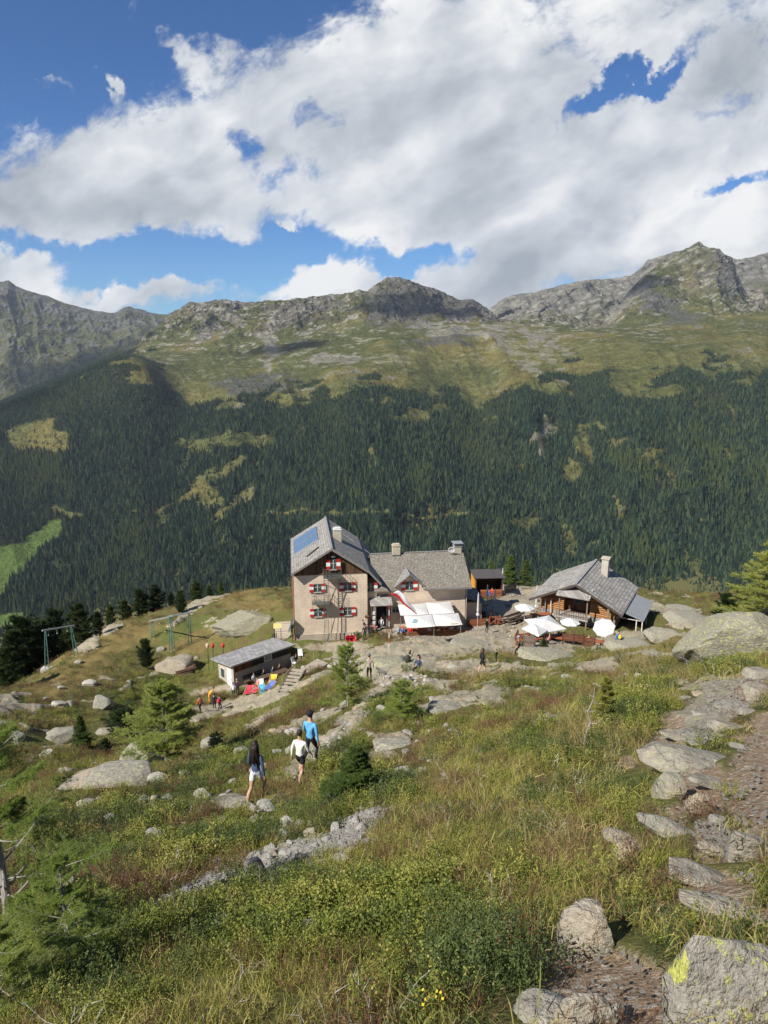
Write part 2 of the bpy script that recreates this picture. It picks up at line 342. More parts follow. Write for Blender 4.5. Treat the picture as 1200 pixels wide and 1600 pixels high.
def build_ground():
    az = np.concatenate([np.linspace(-100, -36, 60, endpoint=False), np.linspace(-36, 36, 640), np.linspace(36, 100, 61)[1:]])
    rr = np.concatenate([np.geomspace(1.0, 12, 210, endpoint=False), np.geomspace(12, 135, 400, endpoint=False), np.geomspace(135, 3000, 40)])
    A, Q = np.meshgrid(np.radians(az), rr)
    x = np.sin(A) * Q; y = np.cos(A) * Q - 3.5
    z = ground_h(x, y)
    rock, soil, grav, dry, moss, shr, X, Y, D = masks(x, y, z)
    # bedrock stands a little proud and lumpy, worn soil is cut in
    lump = ridged(x * .5, y * .5, 4, 71) * .5 + fbm(x * 1.7, y * 1.7, 3, 72) * .3 + .25
    z = z + rock * np.clip(D * .009, .03, .45) * lump - soil * .05 - grav * .03
    z = z + grav * np.clip(D * .0015, .01, .05) * fbm(x * 6, y * 6, 2, 73)
    n, mth = z.shape
    V = np.stack([x, y, z], -1).reshape(-1, 3)
    i = np.arange(n - 1)[:, None] * mth + np.arange(mth - 1)[None]
    F = np.stack([i, i + 1, i + mth + 1, i + mth], -1).reshape(-1, 4)[:, ::-1]
    me = np_mesh('ground', V, F, smooth=True)
    for nm, a in (('rock', rock), ('soil', soil), ('grav', grav), ('dry', dry), ('moss', moss), ('shr', shr)): fattr(me, nm, a)
    def gm(nb, b):
        P = nb.pos
        n1 = nb.noise(P, .8, 6, .62); n2 = nb.noise(P, 7, 6, .65); n3 = nb.noise(P, 40, 5, .65); n4 = nb.noise(P, .22, 4, .5)
        g = nb.ramp(n2, [(.30, (.050, .058, .014)), (.48, (.105, .115, .028)), (.62, (.17, .165, .048)), (.78, (.26, .225, .09))])
        heath = nb.ramp(n3, [(.3, (.06, .036, .020)), (.55, (.15, .082, .048)), (.75, (.21, .15, .09))])
        g = nb.mix(nb.ss(n1, .50, .66), g, heath)
        mossc = nb.ramp(n2, [(.3, (.07, .105, .018)), (.7, (.16, .19, .045))])
        g = nb.mix(nb.m('MULTIPLY', nb.attr('moss'), .8), g, mossc)
        straw = nb.ramp(n3, [(.3, (.13, .10, .030)), (.6, (.27, .20, .07)), (.8, (.36, .28, .11))])
        g = nb.mix(nb.ss(nb.m('ADD', nb.attr('dry'), nb.m('MULTIPLY', nb.m('SUBTRACT', n1, .5), .8)), .35, .95), g, straw)
        bush = nb.ramp(n3, [(.3, (.018, .028, .008)), (.7, (.07, .09, .022))])
        g = nb.mix(nb.m('MULTIPLY', nb.attr('shr'), .6), g, bush)
        n5 = nb.noise(P, 90, 3, .7); g = nb.mix(nb.ss(n5, .48, .62), g, nb.mix(n2, (.045, .034, .018), (.22, .18, .085)))
        vor = nb.voro(P, 9, 'F1'); vc = nb.voro(P, 9, 'F1', 1); vor2 = nb.voro(P, 34, 'F1', 1)
        gr = nb.ramp(n2, [(.25, (.24, .19, .125)), (.5, (.38, .32, .225)), (.75, (.50, .43, .32))])
        gr = nb.mix(.45, gr, nb.mix(.7, vor2, (.55, .50, .42)), 'MULTIPLY')
        gr = nb.mix(.35, gr, nb.ramp(nb.sep(vc)[0], [(.2, (.20, .165, .12)), (.8, (.46, .41, .33))]))
        so_ = nb.ramp(n3, [(.28, (.13, .088, .054)), (.5, (.27, .19, .122)), (.66, (.38, .285, .195)), (.8, (.50, .42, .32))])
        so_ = nb.mix(nb.ss(nb.sep(vor2)[0], .80, .90), so_, (.46, .39, .30))
        rk = nb.ramp(n2, [(.25, (.13, .108, .07)), (.45, (.27, .235, .165)), (.62, (.38, .34, .25)), (.8, (.48, .44, .34))])
        lich = nb.ss(nb.noise(P, 2.3, 6, .7), .56, .63)
        rk = nb.mix(nb.m('MULTIPLY', lich, .55), rk, (.33, .34, .12))
        rk = nb.mix(nb.ss(nb.noise(P, 1.1, 5, .6), .56, .66), rk, (.42, .30, .21))
        c = nb.mix(nb.attr('grav'), g, gr); c = nb.mix(nb.attr('soil'), c, so_)
        edge = nb.ss(nb.m('ADD', nb.attr('rock'), nb.m('MULTIPLY', nb.m('SUBTRACT', n2, .5), .9)), .35, .6)
        c = nb.mix(edge, c, rk)
        nb.put(b.inputs['Base Color'], c); b.inputs['Roughness'].default_value = .95; b.inputs['Specular IOR Level'].default_value = .1
        bn = nb.bump(nb.m('ADD', n2, nb.m('MULTIPLY', n3, .4)), .8, .09)
        nb.put(b.inputs['Normal'], nb.bump(vor, .05, .01, bn))
    o = link('ground', me, mat('ground', gm)); tag(o, 'steep alpine slope of grass, heather, pale rock ledges and worn paths', kind='structure')
build_ground()
# ------------------------------------------------------------------ the far side of the valley
def catmull(ts, cols, t):
    """ts: knots, cols: (k, n) values per column; returns (len(t), n)"""
    out = np.empty((len(t), cols.shape[1]))
    for j, tt in enumerate(t):
        i = min(max(int(np.searchsorted(ts, tt, 'right')) - 1, 0), len(ts) - 2)
        f = (tt - ts[i]) / (ts[i + 1] - ts[i])
        p1, p2 = cols[i], cols[i + 1]
        p0 = cols[i - 1] if i > 0 else 2 * p1 - p2; p3 = cols[i + 2] if i + 2 < len(ts) else 2 * p2 - p1
        m1 = (p2 - p0) * .35; m2 = (p3 - p1) * .35
        out[j] = (2 * f**3 - 3 * f**2 + 1) * p1 + (f**3 - 2 * f**2 + f) * m1 + (-2 * f**3 + 3 * f**2) * p2 + (f**3 - f**2) * m2
    return out
def il(pts, s): a = np.array(pts, float); return np.interp(s, a[:, 0], a[:, 1])
SKY1 = [(-400,740),(-200,690),(0,630),(50,607),(100,588),(150,566),(195,549),(210,553),(225,530),(245,512),(268,490),(285,480),(300,472),(335,469),(400,471),(450,470),(480,467),(500,462),(550,457),(575,455),(590,443),(603,437),(622,435),(640,441),(665,449),(680,452),(700,462),(720,467),(740,468),(752,476),(765,487),(785,498),
 (800,496),(850,489),(900,496),(945,498),(965,478),(985,452),(1005,433),(1035,408),(1060,394),(1080,386),(1091,380),(1100,386),(1118,390),(1128,398),(1140,404),(1146,412),(1150,430),(1160,446),(1175,458),(1200,462),(1300,450),(1500,440)]
TREEL = [(-400,760),(0,650),(100,610),(190,566),(240,580),(262,640),(300,650),(340,632),(480,630),(520,605),(600,600),(700,610),(740,636),(780,612),(850,592),(950,590),(1050,578),(1200,570),(1500,560)]
MEAD = [(-400,752),(0,642),(100,602),(200,560),(260,566),(300,570),(450,562),(560,545),(600,530),(700,533),(760,530),(850,535),(950,530),(1050,522),(1200,500),(1500,490)]
FOOT = [(-400,745),(0,634),(195,552),(260,532),(300,520),(450,508),(560,500),(620,502),(700,500),(780,508),(850,505),(950,512),(1000,498),(1060,478),(1100,462),(1200,482),(1500,470)]
def build_main_mountain():
    s = np.linspace(-330, 1530, 1150); nt = 560
    def smo(a, w_=31): k_ = np.hanning(w_ + 2)[1:-1]; k_ /= k_.sum(); return np.convolve(np.pad(a, w_ // 2, 'edge'), k_, 'valid')
    rows = [np.full_like(s, 1180), il([(-400,1010),(60,960),(200,985),(1500,985)], s), np.full_like(s, 800), smo(il(TREEL, s), 61), smo(il(MEAD, s), 45), smo(il(FOOT, s)), il(SKY1, s), il(SKY1, s) + 22]
    depth = [1350, 1900, 2550, 3300, 4000, 4600, 5200, 5900]
    py = np.stack(rows); DD = np.stack([np.full_like(s, d) for d in depth])
    left = np.clip((220 - s) / 300, 0, 1)[None]
    DD = DD * (1 - left * .0) ; DD[4:7] = DD[4:7] * (1 - left * .10) ; DD[6] = DD[6] + sstep(930, 1090, s) * 300; DD[7] = DD[7] + sstep(930, 1090, s) * 300
    ts = np.array([0, .1, .34, .58, .72, .82, .97, 1.0]); t = np.linspace(0, 1, nt)
    PY = catmull(ts, py, t); DM = catmull(ts, DD, t); T = np.repeat(t[:, None], len(s), 1); S = np.repeat(s[None], nt, 0)
    # large relief: spurs and hollows move the surface toward and away from the viewer
    rel = fbm(S / 260., T * 3.0, 4, 91) * (150 + 110 * sstep(250, 500, S)) + (ridged(S / 120. + T * 2, T * 2.2, 4, 92) - .5) * -(60 + 130 * sstep(250, 500, S))
    rel = rel * sstep(.1, .3, T) * (1 - .25 * sstep(.9, 1, T))
    DM = DM + rel
    P = at_np(S, PY, DM)
    x, y, z = P[..., 0], P[..., 1], P[..., 2]
    rockz = sstep(.74, .86, T + fbm(S / 90., T * 9, 4, 93) * .10) * sstep(190, 235, S)
    gul = ridged(x / 420. + z / 1900., z / 1500. + y / 2600., 5, 94)          # gullies running down the fall line
    rid = ridged(x / 210., (y + z) / 260., 6, 95, .6); fin = fbm(x / 34., z / 30. + y / 60., 4, 96)
    amp = rockz
    lim = 1 - .75 * sstep(.93, .975, T) * (T < .985)
    dz = (gul - .45) * (8 + 85 * amp) * lim + (rid - .45) * (9 + 62 * amp) * (.35 + .65 * lim) + fin * (3 + 12 * amp)
    dz = dz * sstep(.06, .2, T)
    n_ = np.array([.0, -.75, .66]); P = P + dz[..., None] * n_
    x, y, z = P[..., 0], P[..., 1], P[..., 2]
    dPs = np.gradient(P, axis=1); dPt = np.gradient(P, axis=0); N = np.cross(dPs, dPt); N /= np.linalg.norm(N, axis=-1, keepdims=True) + 1e-9
    slope = np.abs(N[..., 2])
    PX, PYv, _ = proj(P)
    wob = fbm(x / 160., (y + z) / 160., 5, 97)
    # ---- what grows where
    tl = il([(-400,690),(0,612),(100,574),(190,538),(215,556),(262,590),(290,630),(340,628),(480,626),(520,605),(600,600),(700,606),(740,630),(780,612),(850,592),(950,590),(1050,578),(1200,570),(1500,560)], S.ravel()).reshape(S.shape)
    forest = sstep(-6, 14, PYv - tl + wob * 70 - 4)
    scat = sstep(-60, 10, PYv - tl + wob * 50) * .10
    def bl(l): return msum(l, PX + wob * 26, PYv + fbm(x / 90., y / 90., 4, 98) * 14)
    clear = bl([(62,683,44,20,0),(362,790,7,34,-40),(325,745,16,6,30),(355,735,26,8,42),(345,690,45,9,5),(318,770,14,26,30),(268,640,16,6,0),(700,805,40,4,0),(470,803,60,3,4),(590,803,60,3,0),
      (845,680,10,26,-10),(905,700,10,26,20),(890,740,12,18,10),(910,665,20,8,0),(960,690,12,6,0),(1143,640,4,22,0),(1093,620,3,20,0),(640,650,30,8,0),(820,820,14,8,0),(930,850,12,4,0),(290,785,60,5,35),(98,882,22,4,0),(150,872,14,3,0),(1015,715,14,8,0),(875,615,20,6,0),(690,640,20,6,0),(100,800,26,6,-10),(1060,930,20,7,0),(330,580,60,8,0),(210,800,8,3,0),(360,690,22,8,0),(300,700,30,5,-30),(405,690,16,8,0)])
    vmead = bl([(34,868,62,15,44),(-60,930,90,30,40),(12,972,34,10,10)])
    forest = np.maximum(forest, scat) * (1 - .86 * sstep(.1, .5, clear)) * (1 - sstep(.05, .3, vmead))
    thin = sstep(.30, .55, fbm(x / 75., z / 60. + y / 120., 4, 99)); thin2 = sstep(.30, .46, fbm(x / 60., z / 260. + y / 500., 4, 108)); forest = forest * (1 - .6 * np.maximum(thin * .7, thin2) * sstep(560, 700, PYv) * (PX > 250))
    forest *= sstep(.02, .06, T)
    # ---- colour of the bare surface (its own colour, no light in it)
    c = np.empty(P.shape)
    n1 = fbm(x / 55., (y + z) / 55., 5, 101)[..., None]; n2 = fbm(x / 260., y / 260., 4, 102)[..., None]; n3 = fbm(x / 18., (y + z) / 18., 3, 103)[..., None]
    grass = np.array([.080, .086, .030]) * (1 + .40 * n1 + .35 * n3) + np.array([.060, .034, .010]) * np.clip(.15 + n2 * 1.6, 0, 1)
    rock = np.array([.118, .108, .086]) * (1 + .5 * n1 + .45 * n3)
    scree = np.array([.205, .19, .152]) * (1 + .25 * n1 + .3 * n3)
    dark = np.array([.082, .080, .074]) * (1 + .5 * n3)
    k = sstep(.08, .42, rockz[..., None] * .85 + n1 * .85 + n2 * .75 - .45 + (slope[..., None] < .55) * .3)
    c = grass * (1 - k) + rock * k
    gp_ = np.clip(bl([(1030,455,95,30,42),(1120,475,60,30,0),(250,520,60,20,30),(540,490,60,16,20),(600,540,90,10,0)]) , 0, 1)[..., None]; gp_ = sstep(.2, .7, gp_ + n1 * .6) * .75; c = c * (1 - gp_) + grass * gp_
    k = sstep(.20, .40, n1 + n3 * .4 + rockz[..., None] * .10 - .08) * sstep(.55, .8, T)[..., None]; c = c * (1 - k) + scree * k
    sc_ = bl([(870,470,70,24,10),(840,540,36,12,-50),(770,520,26,10,0),(960,480,50,10,40),(1180,440,40,24,0),(700,520,40,6,0),(700,500,50,6,10),(480,610,20,4,-20),(380,640,16,8,0),(845,680,6,24,-10),(500,560,16,6,0),(420,540,10,40,5),(810,560,60,5,-38),(880,540,30,4,-30),(560,560,60,6,0)])[..., None]
    sc_ = sstep(.2, .7, sc_ + n1 * .5) * .8; c = c * (1 - sc_) + scree * sc_
    dk = bl([(640,470,70,34,10),(720,480,40,18,10),(690,530,60,8,5),(1040,480,50,18,-30),(1145,430,14,34,0),(400,600,70,14,0)])[..., None]
    dk = sstep(.25, .8, dk + n1 * .6 + n3 * .3) * .75; c = c * (1 - dk) + dark * dk
    vm = sstep(.1, .35, vmead)[..., None]; c = c * (1 - vm) + np.array([.085, .125, .032]) * (1 + .1 * n2) * vm
    yl = sstep(.2, .6, bl([(260,600,80,12,-8),(390,626,130,10,2),(690,560,110,16,0),(980,560,190,12,0),(900,545,120,8,0)]))[..., None] * .35
    c = c * (1 - yl) + np.array([.155, .140, .046]) * (1 + .2 * n1 + .2 * n3) * yl
    fl = (forest > .4)[..., None]; c = np.where(fl, np.array([.028, .036, .018]) * (1 + .3 * n1), c)
    c = np.clip(c, .01, .9)
    n, mm = z.shape
    i = np.arange(n - 1)[:, None] * mm + np.arange(mm - 1)[None]
    F = np.stack([i, i + 1, i + mm + 1, i + mm], -1).reshape(-1, 4)
    me = np_mesh('mountain', P.reshape(-1, 3), F, smooth=False); cattr(me, 'col', c.reshape(-1, 3)); fattr(me, 'rk', rockz)
    o = link('mountainside', me, mat('mountain', mountain_mat)); tag(o, 'long mountainside across the valley, forest below, meadows, grey crags above', kind='structure')
    return P, forest, N, PX, PYv
def mountain_mat(nb, b):
    P = nb.pos; n1 = nb.noise(P, .05, 6, .65); n2 = nb.noise(P, .012, 5, .6)
    c = nb.attr('col', 'Vector')
    c = nb.mix(1.0, c, nb.ramp(n1, [(.25, (.55, .55, .56)), (.5, (1, 1, 1)), (.75, (1.5, 1.48, 1.40))]), 'MULTIPLY')
    nb.put(b.inputs['Base Color'], c); b.inputs['Roughness'].default_value = 1; b.inputs['Specular IOR Level'].default_value = 0
    nb.put(b.inputs['Normal'], nb.bump(nb.m('ADD', n1, nb.m('MULTIPLY', n2, 1.5)), .9, 14))
def build_ridge(name, label, s, sky, base, Dsky, Dbase, tint, seed, grassy):
    nt = 300
    SKY_ = il(sky, s); B = il(base, s)
    t = np.linspace(0, 1.06, nt); T = np.repeat(t[:, None], len(s), 1); S = np.repeat(s[None], nt, 0)
    tt = np.minimum(T, 1)
    PY = B[None] + (SKY_ - B)[None] * tt ** .9 + np.maximum(T - 1, 0) * 700
    DM = Dbase + (Dsky - Dbase) * T + (fbm(S / 80., T * 3, 4, seed) * 420) * np.sin(np.pi * tt) + (ridged(S / 60. + T, T * 2, 4, seed + 1) - .5) * -260 * sstep(0, .2, T) * (1 - sstep(.9, 1, T))
    P = at_np(S, PY, DM); x, y, z = P[..., 0], P[..., 1], P[..., 2]
    lim = 1 - .8 * sstep(.9, .98, T)
    dz = (ridged(x / 520. + z / 2200, z / 1700 + y / 3000, 6, seed + 2, .6) - .45) * 130 * lim + (ridged(x / 190., (y + z) / 230., 5, seed + 3, .6) - .45) * 55 * (.3 + .7 * lim) + fbm(x / 50., z / 50., 3, seed + 4) * 12
    P = P + dz[..., None] * np.array([0, -.75, .66])
    n1 = fbm(x / 90., (y + z) / 90., 5, seed + 5)[..., None]; n3 = fbm(x / 25., (y + z) / 25., 3, seed + 6)[..., None]
    g = np.array([.085, .090, .034]) * (1 + .3 * n1); rk = np.array(tint) * (1 + .4 * n1 + .4 * n3); scr = np.array(tint) * 1.6 * (1 + .2 * n3)
    k = sstep(-.15, .2, T[..., None] - grassy + n1 * .7); c = g * (1 - k) + rk * k
    k = sstep(.15, .35, n1 * .8 + n3 * .5); c = c * (1 - k) + scr * k
    n, mm = S.shape
    i = np.arange(n - 1)[:, None] * mm + np.arange(mm - 1)[None]
    F = np.stack([i, i + 1, i + mm + 1, i + mm], -1).reshape(-1, 4)
    me = np_mesh(name, P.reshape(-1, 3), F); cattr(me, 'col', np.clip(c, .01, .9).reshape(-1, 3))
    o = link(name, me, mat('mountain', mountain_mat)); tag(o, label, kind='structure')
MAIN = build_main_mountain()
build_ridge('far_mountain', 'hazy far mountain range at the left behind the forested spur', np.linspace(-420, 420, 520),
  [(-420,470),(-200,455),(-60,450),(0,440),(13,437),(25,447),(50,457),(75,462),(100,473),(140,484),(180,488),(200,477),(215,482),(232,487),(262,491),(280,482),(296,471),(315,474),(330,480),(420,505)],
  [(-420,760),(0,700),(120,660),(200,620),(420,600)], 8600, 5600, (.080, .077, .064), 200, .78)
build_ridge('back_ridge', 'pale scree ridge behind the saddle at the right', np.linspace(700, 1560, 520),
  [(700,520),(745,500),(768,478),(790,464),(810,458),(835,456),(860,450),(890,441),(925,437),(960,434),(985,431),(1000,420),(1012,406),(1040,398),(1065,390),(1100,392),(1130,398),(1150,405),(1175,402),(1200,393),(1300,385),(1560,400)],
  [(700,600),(800,570),(900,560),(1560,560)], 7600, 5700, (.145, .135, .108), 300, .40)
# ------------------------------------------------------------------ instancing helper (stuff only)
def scatter(name, protos, pts, rots, scales, var, label):
    """one object whose geometry nodes put a prototype on every point"""
    me = bpy.data.meshes.new(name); me.vertices.add(len(pts)); me.vertices.foreach_set('co', np.asarray(pts, np.float32).ravel())
    cattr(me, 'rot', rots); fattr(me, 'scl', scales)
    a = me.attributes.new('var', 'INT', 'POINT'); a.data.foreach_set('value', np.asarray(var, np.int32))
    me.update()
    o = bpy.data.objects.new(name, me); col.objects.link(o)
    ng = bpy.data.node_groups.new(name, 'GeometryNodeTree')
    ng.interface.new_socket('Geometry', in_out='INPUT', socket_type='NodeSocketGeometry'); ng.interface.new_socket('Geometry', in_out='OUTPUT', socket_type='NodeSocketGeometry')
    N = ng.nodes; L = ng.links; gi = N.new('NodeGroupInput'); go = N.new('NodeGroupOutput')
    coln = bpy.data.collections.new(name + '_kinds')
    for i, p in enumerate(protos): p.name = 'clump_%02d' % i; coln.objects.link(p)
    ci = N.new('GeometryNodeCollectionInfo'); ci.inputs['Collection'].default_value = coln; ci.inputs['Separate Children'].default_value = True; ci.inputs['Reset Children'].default_value = True
    iop = N.new('GeometryNodeInstanceOnPoints'); iop.inputs['Pick Instance'].default_value = True
    def na(nm, t):
        n = N.new('GeometryNodeInputNamedAttribute'); n.data_type = t; n.inputs['Name'].default_value = nm; return n.outputs[0]
    L.new(gi.outputs[0], iop.inputs['Points']); L.new(ci.outputs[0], iop.inputs['Instance'])
    L.new(na('var', 'INT'), iop.inputs['Instance Index'])
    L.new(na('rot', 'FLOAT_VECTOR'), iop.inputs['Rotation']); L.new(na('scl', 'FLOAT'), iop.inputs['Scale'])
    L.new(iop.outputs[0], go.inputs[0])
    md = o.modifiers.new('instances', 'NODES'); md.node_group = ng
    tag(o, label, kind='stuff')
    return o
def proto(name, me): 
    return bpy.data.objects.new(name, me)
def spruce_low(seed, larch=False):
    r = np.random.default_rng(seed); V = []; F = []
    H = 22.; tiers = 6
    for k in range(tiers):
        z0 = H * (.06 + .80 * k / tiers); z1 = min(H, z0 + H * (.30 - .015 * k)); rad = (3.3 if not larch else 3.0) * (1 - k / tiers) ** .85 * (1 + .12 * r.normal()) + .35
        n = 8; a0 = r.random() * 6.28; b = len(V); V.append((0, 0, z1))
        for j in range(n * 2):
            a = a0 + j * math.pi / n; q = rad * ((1 + .2 * r.random()) if j % 2 == 0 else .55)
            V.append((math.cos(a) * q, math.sin(a) * q, z0 + (-.7 if j % 2 == 0 else .7) + r.normal() * .25))
        for j in range(n * 2): F.append((b, b + 1 + j, b + 1 + (j + 1) % (n * 2)))
    me = np_mesh('spruce', V, F)
    def fm(nb, b):
        rn = nb.rnd; n = nb.noise(nb.obj, .9, 4, .6)
        c = nb.ramp(rn, [(0, (.007, .017, .012)), (.35, (.015, .034, .021)), (.7, (.032, .058, .030)), (1, (.080, .105, .042))]) if not larch else nb.ramp(rn, [(0, (.036, .056, .018)), (1, (.080, .096, .030))])
        c = nb.mix(1., c, nb.ramp(n, [(.3, (.6, .6, .6)), (.7, (1.4, 1.4, 1.4))]), 'MULTIPLY')
        nb.put(b.inputs['Base Color'], c); b.inputs['Roughness'].default_value = .9; b.inputs['Specular IOR Level'].default_value = .1
    me.materials.append(mat('far_larch' if larch else 'far_spruce', fm))
    return proto('spruce', me)
def build_forest():
    P, forest, N, PX, PY = MAIN
    a = P[:-1, :-1]; area = np.linalg.norm(np.cross(P[:-1, 1:] - a, P[1:, :-1] - a), axis=-1)
    f = forest[:-1, :-1]; vis = (PX[:-1, :-1] > -120) & (PX[:-1, :-1] < 1330) & (PY[:-1, :-1] < 1075)
    wgt = (area * f * vis).ravel(); tot = wgt.sum(); n = int(min(tot / 56., 150000)); print('FOREST', tot, n)
    idx = RNG.choice(len(wgt), n, p=wgt / tot); iy, ix = np.divmod(idx, f.shape[1])
    u, v = RNG.random((2, n, 1))
    p = P[iy, ix] * (1 - u) * (1 - v) + P[iy, ix + 1] * u * (1 - v) + P[iy + 1, ix] * (1 - u) * v + P[iy + 1, ix + 1] * u * v
    p[:, 2] -= .6
    big = fbm(p[:, 0] / 120, p[:, 2] / 90, 3, 120)
    sc_ = 1.22 * (.42 + .90 * RNG.random(n) ** 1.4) * (1 + .25 * big) * (1 - .42 * sstep(700, 585, PY[iy, ix])) * (.55 + .45 * np.clip(forest[iy, ix] * 1.5, 0, 1))
    rot = np.stack([RNG.normal(0, .03, n), RNG.normal(0, .03, n), RNG.random(n) * 6.28], -1)
    lar = (fbm(p[:, 0] / 200, p[:, 2] / 150, 4, 121) + RNG.normal(0, .22, n)) > .34
    var = np.where(lar, 3 + RNG.integers(0, 2, n), RNG.integers(0, 3, n))
    scatter('forest', [spruce_low(1), spruce_low(2), spruce_low(3), spruce_low(4, True), spruce_low(5, True)], p, rot, sc_, var, 'dense dark conifer forest covering the far valley side')
build_forest()
# ------------------------------------------------------------------ plant shapes
def leaf_mat(name, stops, trans=.35, big=.6, tint=None):
    def f(nb, b):
        r = nb.m('ADD', nb.m('MULTIPLY', nb.rnd, .55), nb.m('MULTIPLY', nb.noise(nb.pos, big, 3, .6), .75))
        r = nb.m('ADD', nb.m('SUBTRACT', r, .12), nb.m('MULTIPLY', nb.m('SUBTRACT', nb.attr('lr'), .5), .45))
        c = nb.ramp(r, stops)
        nb.put(b.inputs['Base Color'], c); b.inputs['Roughness'].default_value = .6; b.inputs['Specular IOR Level'].default_value = .25
        tr = nb.node('ShaderNodeBsdfTranslucent'); nb.put(tr.inputs[0], c)
        mx = nb.node('ShaderNodeMixShader'); mx.inputs[0].default_value = trans
        out = nb.t.nodes['Material Output']
        nb.l.new(b.outputs[0], mx.inputs[1]); nb.l.new(tr.outputs[0], mx.inputs[2]); nb.l.new(mx.outputs[0], out.inputs['Surface'])
    return mat(name, f)
def tris(V, F, C, D, L, W, r, seg=1, droop=0.0):
    """thin blades: one triangle (seg=1) or a bent pair; C centres, D directions (n,3)"""
    n = len(C); D = D / (np.linalg.norm(D, axis=1, keepdims=True) + 1e-9)
    p = np.cross(D, r.normal(size=(n, 3))); p /= np.linalg.norm(p, axis=1, keepdims=True) + 1e-9
    b = sum(len(v) for v in V); L = np.reshape(L, (-1, 1)) * np.ones((n, 1)); W = np.reshape(W, (-1, 1)) * np.ones((n, 1))
    if seg == 1:
        V.append(np.stack([C - p * W, C + p * W, C + D * L], 1).reshape(-1, 3))
        F.append(np.arange(n * 3).reshape(-1, 3) + b)
    else:
        m_ = C + D * L * .55; t_ = C + D * L * .95; t_[:, 2] -= (L[:, 0] * droop)
        V.append(np.stack([C - p * W, C + p * W, m_ + p * W * .8, m_ - p * W * .8, t_], 1).reshape(-1, 3))
        k = np.arange(n)[:, None] * 5 + b
        F.append(np.concatenate([k + [0, 1, 2], k + [0, 2, 3], k + [3, 2, 4]]))
def leaves(V, F, C, D, L, W, r):
    n = len(C); D = D / (np.linalg.norm(D, axis=1, keepdims=True) + 1e-9)
    p = np.cross(D, r.normal(size=(n, 3)) + [0, 0, 1.5]); p /= np.linalg.norm(p, axis=1, keepdims=True) + 1e-9
    b = sum(len(v) for v in V); L = np.reshape(L, (-1, 1)) * np.ones((n, 1)); W = np.reshape(W, (-1, 1)) * np.ones((n, 1))
    V.append(np.stack([C, C + D * L * .5 + p * W, C + D * L, C + D * L * .5 - p * W], 1).reshape(-1, 3))
    k = np.arange(n)[:, None] * 4 + b
    F.append(np.concatenate([k + [0, 1, 2], k + [0, 2, 3]]))
def vf_mesh(name, V, F, m):
    V = np.concatenate(V); F = np.concatenate(F); me = np_mesh(name, V, F)
    fattr(me, 'lr', _h((V[:, 0] * 40).astype(np.int64), (V[:, 1] * 40).astype(np.int64), (V[:, 2] * 40).astype(np.int64), 3)); me.materials.append(m); return me
GREENS = [(.0, (.020, .032, .008)), (.3, (.095, .12, .020)), (.55, (.19, .215, .036)), (.8, (.30, .29, .062)), (1, (.42, .35, .11))]
def m_grass(): return leaf_mat('grass_blade', [(.0, (.10, .12, .022)), (.35, (.24, .25, .045)), (.6, (.37, .335, .085)), (.85, (.50, .41, .16)), (1, (.58, .49, .25))], .3, .5)
def m_shrub(): return leaf_mat('shrub_leaf', GREENS, .25, .9)
def m_juni(): return leaf_mat('juniper_leaf', [(0, (.026, .040, .013)), (.5, (.070, .098, .026)), (1, (.15, .175, .05))], .15, .9)
def m_heath(): return leaf_mat('heather_leaf', [(0, (.045, .026, .014)), (.35, (.12, .060, .034)), (.6, (.21, .105, .06)), (.8, (.17, .14, .045)), (1, (.30, .20, .12))], .2, .8)
def m_straw(): return leaf_mat('straw_blade', [(0, (.14, .11, .035)), (.4, (.27, .205, .075)), (.7, (.38, .29, .12)), (1, (.48, .39, .20))], .3, .5)
def p_grass(seed, m, n=46, h=.26, spread=.10, w=.0028):
    r = np.random.default_rng(seed); V = []; F = []
    C = np.c_[r.normal(0, spread, n), r.normal(0, spread, n), np.full(n, -.02)]
    D = np.c_[r.normal(0, .42, n), r.normal(0, .42, n), np.ones(n)]
    tris(V, F, C, D, h * (.5 + .7 * r.random(n)), w * (.7 + .7 * r.random(n)), r, 2, .22)
    k = 3; C = np.c_[r.normal(0, spread, k), r.normal(0, spread, k), np.full(k, 0)]
    D = np.c_[r.normal(0, .15, k), r.normal(0, .15, k), np.ones(k)]; L = h * (1.2 + .6 * r.random(k)); tris(V, F, C, D, L, w * .5, r, 2, .05)
    return proto('grass', vf_mesh('grass', V, F, m))
def p_shrub(seed, m, n=430, rad=.20, h=.20, L=.017, W=.0062, up=.5):
    r = np.random.default_rng(seed); V = []; F = []
    nt = 26; a = r.random(nt) * 6.28; q = rad * np.sqrt(r.random(nt)); tip = np.c_[np.cos(a) * q, np.sin(a) * q, h * (.55 + .6 * r.random(nt)) * (1 - .5 * (q / rad) ** 2)]
    base = tip * [.45, .45, 0] - [0, 0, .03]
    tris(V, F, base, tip - base, np.linalg.norm(tip - base, axis=1), .0022, r)
    i = r.integers(0, nt, n); f = 1 - .6 * r.random(n)[:, None] ** 1.5; C = base[i] * (1 - f) + tip[i] * f + r.normal(0, .013, (n, 3))
    leaves(V, F, C, r.normal(size=(n, 3)) + [0, 0, up], L * (.6 + .7 * r.random(n)), W * (.7 + .6 * r.random(n)), r)
    return proto('shrub', vf_mesh('shrub', V, F, m))
